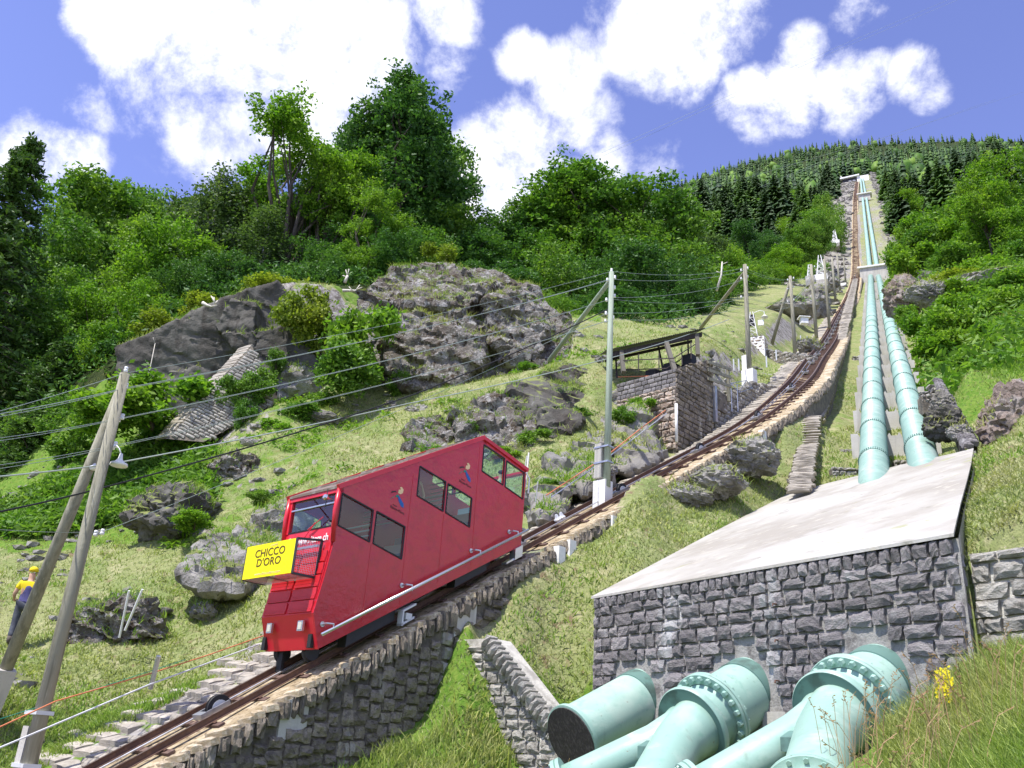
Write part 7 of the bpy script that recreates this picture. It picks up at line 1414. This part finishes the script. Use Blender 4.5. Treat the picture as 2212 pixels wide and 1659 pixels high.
def farwall():
    a, b = at(1652, 772, 56), at(1762, 790, 52.5); U = b-a; sl = U[2]; U2 = U.copy(); U2[2] = 0; W = np.linalg.norm(U2); U2 /= W; Nn = np.array([U2[1], -U2[0], 0]); Nn = Nn if Nn[1] < 0 else -Nn; H = .62
    t = thing('dry_stone_wall', 'low grey dry stone wall running down to the track bend', 'wall', a); S = Stones(t, 'stone_grey', 150); O = a.copy(); O[2] = 0; lay(S, O, U2, [0, 0, 1.], Nn, W, lambda u: a[2]+sl*u/W+H, lambda u: a[2]+sl*u/W-.2, .22, .34, depth=.3, proud=.06, v0=min(a[2], b[2])-.2); S.done()
    m = MB(); V = [a-[0, 0, .5], b-[0, 0, .5], b+[0, 0, H-.1], a+[0, 0, H-.1]]; V += [v-Nn*.4 for v in V]; m.add(V, [(0, 1, 2, 3), (3, 2, 6, 7)]); m.build('core', 'mortar_brown', t)
    # red masonry pier with the white signal mast
    d = 56; a = at(1600, 763, d); U = np.array([.9, -.43, 0]); U /= np.linalg.norm(U); Nn = np.array([U[1], -U[0], 0]); Nn = Nn if Nn[1] < 0 else -Nn; W = 1.45; H = 1.05; t = thing('masonry_pier', 'square pier of red stones with white joints carrying the white lamp mast', 'pier', a)
    m = MB(); m.box(a-[0, 0, .5], U*W, -Nn*1.3, [0, 0, H+.45]); m.build('core', 'concrete_white', t); S = Stones(t, 'stone_red', 60); lay(S, a, U, [0, 0, 1.], Nn, W, lambda u: H, lambda u: -.1, .19, .33, depth=.2, proud=.04, joint=.05); lay(S, a+U*W, -Nn, [0, 0, 1.], U, 1.3, lambda u: H, lambda u: -.1, .19, .33, depth=.2, proud=.04, joint=.05); S.done()
farwall()
def trestle(px, ytop, ybase, d, wpx, label, block=None, lamp=False):
    w = wpx*d/FP; b = at(px, ybase, d); H = (ybase-ytop)*d/FP; t = thing('lattice_mast', label, 'mast', b); U = np.array([.92, -.38, 0]); Vv = np.array([.38, .92, 0]); r = max(.025, d*.00045)
    c = [b+U*w*a+Vv*w*e for a, e in ((-.5, -.4), (.5, -.4), (.5, .4), (-.5, .4))]; tp = [b+U*w*a*.25+Vv*w*e*.25+[0, 0, H] for a, e in ((-.5, -.4), (.5, -.4), (.5, .4), (-.5, .4))]
    for i in range(4): m = MB(); m.tube([c[i], tp[i]], r, 5); m.build('leg', 'white_paint', t)
    for k in (.25, .5, .75):
        for i in range(4): j = (i+1) % 4; m = MB(); m.tube([c[i]*(1-k)+tp[i]*k, c[j]*(1-k)+tp[j]*k], r*.6, 4); m.tube([c[i]*(1-k)+tp[i]*k, c[j]*(1-k+.25)+tp[j]*(k-.25)], r*.5, 4); m.build('brace', 'white_paint', t)
    if block:
        bw, bh, mm = block; m = MB(); m.box(b-U*bw/2-Vv*bw/2-np.array([0, 0, bh]), U*bw, Vv*bw, [0, 0, bh]); m.build('base_block', mm, t); m = MB(); m.box(b-U*bw/2-Vv*bw/2-np.array([0, 0, bh*2.2]), U*bw*.96, Vv*bw*.96, [0, 0, bh*1.2]); m.build('plinth', 'stone_grey', t)
    if lamp:
        m = MB(); p = b+[0, 0, H*.96]+U*.15; m.tube([p, p+U*.35+[0, 0, .12], p+U*.6+[0, 0, .02], p+U*.62-[0, 0, .2]], .022, 5); a_ = m.build('lamp_arm', 'white_paint', t); m = MB(); m.lathe(p+U*.62-[0, 0, .2], (0, 0, -1), [(0, .04), (.08, .1), (.16, .2), (.2, .21)], 14); m.build('lamp_shade', 'concrete_white', a_, True)
        m = MB(); m.box(b-U*.2+[0, 0, H*.45], U*.35, Vv*.2, [0, 0, H*.45]); m.build('signal_box', 'black_frame', t); m = MB(); m.box(b+U*.35+[0, 0, H*.42], U*.35, Vv*.15, [0, 0, .35]); m.build('cabinet', 'white_paint', t)
trestle(1626, 668, 725, 56.3, 20, 'white lattice mast with a lamp on the red stone pier', None, True); trestle(1774, 545, 598, 112, 18, 'tall white lattice mast on a white block, in front of the green slope', (1.5, .75, 'concrete_white')); trestle(1750, 568, 600, 112, 11, 'smaller white lattice mast on a heap of stones', (1.1, .6, 'stone_grey')); trestle(1804, 492, 523, 215, 10, 'white lattice mast higher up beside the far track', (2., .8, 'concrete_white')); trestle(1814, 464, 480, 290, 8, 'highest small white lattice mast', (2., 1., 'concrete_white'))
def misc():
    for i, (x0, y0, x1, y1, d, m_, r, lab) in enumerate([(279,1276,258,1377,23,'white_paint',.028,'left white stake leaning beside the rough boulder'),(308,1273,270,1362,23.2,'white_paint',.03,'right white stake, more tilted, beside the rough boulder'),(343,1417,325,1488,18.2,'steel',.05,'short grey steel post beside the paving'),(1138,985,1132,1030,27.5,'white_paint',.02,'thin white rod behind the upper end of the carriage'),(1162,1040,1157,1085,27,'steel_pale',.02,'thin grey stake in front of the rock behind the carriage'),(2170,1205-90,2176,1120,24,'white_paint',.03,'short white marker in the grass'),(2106,1316-190,2112,1137,20,'white_paint',.03,'small white stick lying in the upper meadow')]):
        mb = MB(); a, b_ = at(x0, y0, d), at(x1, y1, d); mb.tube([b_, a], r, 7); o = mb.build('stake', m_); tag(o, lab, 'stake')
    for i, (x, y, d) in enumerate([(1589,745,56),(1597,757,54.5),(1585,797,46),(1596,797,45.5),(1656,790,47.5),(1677,775,51),(1722,780,55),(1744,742,62),(1730,740,63)]):
        p = at(x, y, d); mb = MB(); mb.bar(p-[0, 0, .1], p+[0, 0, .55], .06, .06); o = mb.build('fence_stake', 'steel_pale'); tag(o, 'short pale stake in the '+['meadow above the shelter, farthest left', 'meadow beside the red stone pier', 'meadow above the plank railing, left of two', 'meadow above the plank railing, right of two', 'grass below the low stone wall', 'grass at the low stone wall', 'grass beside the leaning pole pair', 'grass by the grey boulder, right', 'grass by the grey boulder, left'][i], 'stake', 'short stakes in the meadow')
    p = at(1737, 700, 63); t = thing('weather_box', 'small white box with a lid standing in the meadow near the track bend', 'box', p); mb = MB(); mb.box(p-np.array([.25, .2, 0]), (.5, 0, 0), (0, .4, 0), (0, 0, .42)); mb.build('box', 'white_paint', t); mb = MB(); mb.box(p+np.array([-.38, -.3, .44]), (.76, 0, 0), (0, .6, 0), (0, 0, .06)); mb.build('lid', 'concrete_white', t)
    for i, (pts, m_, r, lab) in enumerate([([(-60,1598,15.3),(120,1515,16.6),(325,1455,18.2),(450,1415,19.6),(590,1366,21.5)],'orange',.014,'orange handline running beside the lowest track'),([(-60,1640,15),(60,1590,15.8),(320,1480,17.9),(560,1392,20.6)],'steel_pale',.017,'pale handrail tube running beside the lowest track'),([(-60,1572,15.8),(200,1490,17.6),(400,1425,19.6)],'logo_green',.006,'thin green wire above the orange handline')]):
        mb = MB(); mb.tube([at(*q) for q in pts], r, 5); o = mb.build('handline', m_); tag(o, lab, 'rope')
    # grey board platform and top station
    P = at(1805, 612, 140); mb = MB(); U = np.array([.92, -.4, 0]); mb.box(P-[0, 0, .6], U*1.5, np.array([.4, .92, .75])*1.9, [0, 0, .12]); o = mb.build('timber_platform', 'concrete'); tag(o, 'sloping grey platform beside the far track', 'platform')
    c = (PIPE_L[3]+PIPE_R[3])/2; dh = np.array([sin(radians(24.2)), cos(radians(24.2)), 0]); n = np.array([dh[1], -dh[0], 0]); t = thing('top_station', 'small white and blue building at the visible top of track and pipes', 'building', c)
    mb = MB(); mb.box(c-n*2.7-dh*2-np.array([0, 0, 3.2]), n*6.8, dh*5, [0, 0, 4.2]); mb.build('valve_house', 'concrete_white', t); mb = MB(); mb.box(c-n*12.8-dh*3+np.array([0, 0, .3]), n*11.6+np.array([0, 0, .8]), dh*8, [0, 0, .9]); mb.build('station_roof', 'logo_blue' if False else 'steel_pale', t)
    mb = MB(); mb.box(c-n*11-dh*1.5-np.array([0, 0, 3.4]), n*8.6, dh*5, [0, 0, 4.2]); mb.build('station_wall', 'dark_metal', t); mb = MB(); mb.tube([c-n*9.6+[0, 0, 1.2], c-n*13.2+[0, 0, 5.4]], .45, 6); mb.build('boom', 'concrete_white', t)
    for i, k in enumerate((-7.6, -5.2)): mb = MB(); mb.box(c+n*k-dh*1.55-np.array([0, 0, 2.6]), n*1.6, -dh*.1, [0, 0, 1.6]); mb.build('window', 'concrete_white', t)
    # dead wood
    mat('dead_wood', (.62, .58, .50), .8)
    for x, y, d, pts, lab in [(745,610,52,[(0,0,0),(.1,0,.45)],'pale tree stump between cliff and knoll'),(740,628,51.6,[(0,0,0),(.5,.1,.1),(.9,0,.02)],'dead branches lying at the pale stump'),(448,660,48.6,[(-.3,0,.15),(0,0,0),(.25,-.1,-.1),(.55,-.1,.0)],'bleached root hanging over the dark cliff edge'),(312,840,46.8,[(0,0,-.5),(.05,0,1.0),(0,0,2.6)],'thin dead sapling standing against the dark cliff'),(1548,628,70,[(0,0,0),(.4,0,1.4),(.5,0,2.6)],'bare dead tree in front of the green slope')]:
        p = at(x, y, d); mb = MB(); r_ = .1 if 'sapling' not in lab else .035; mb.tube([p+np.array(q) for q in pts], [r_*(1-.25*k) for k in range(len(pts))], 6)
        for k in range(4): a = np.array(pts[-1])*random.uniform(.4, 1); mb.tube([p+a, p+a+np.array([random.uniform(-.5, .5), random.uniform(-.2, .2), random.uniform(.1, .5)])], r_*.3, 4)
        o = mb.build('dead_wood', 'dead_wood', None, True); tag(o, lab, 'dead wood')
misc()
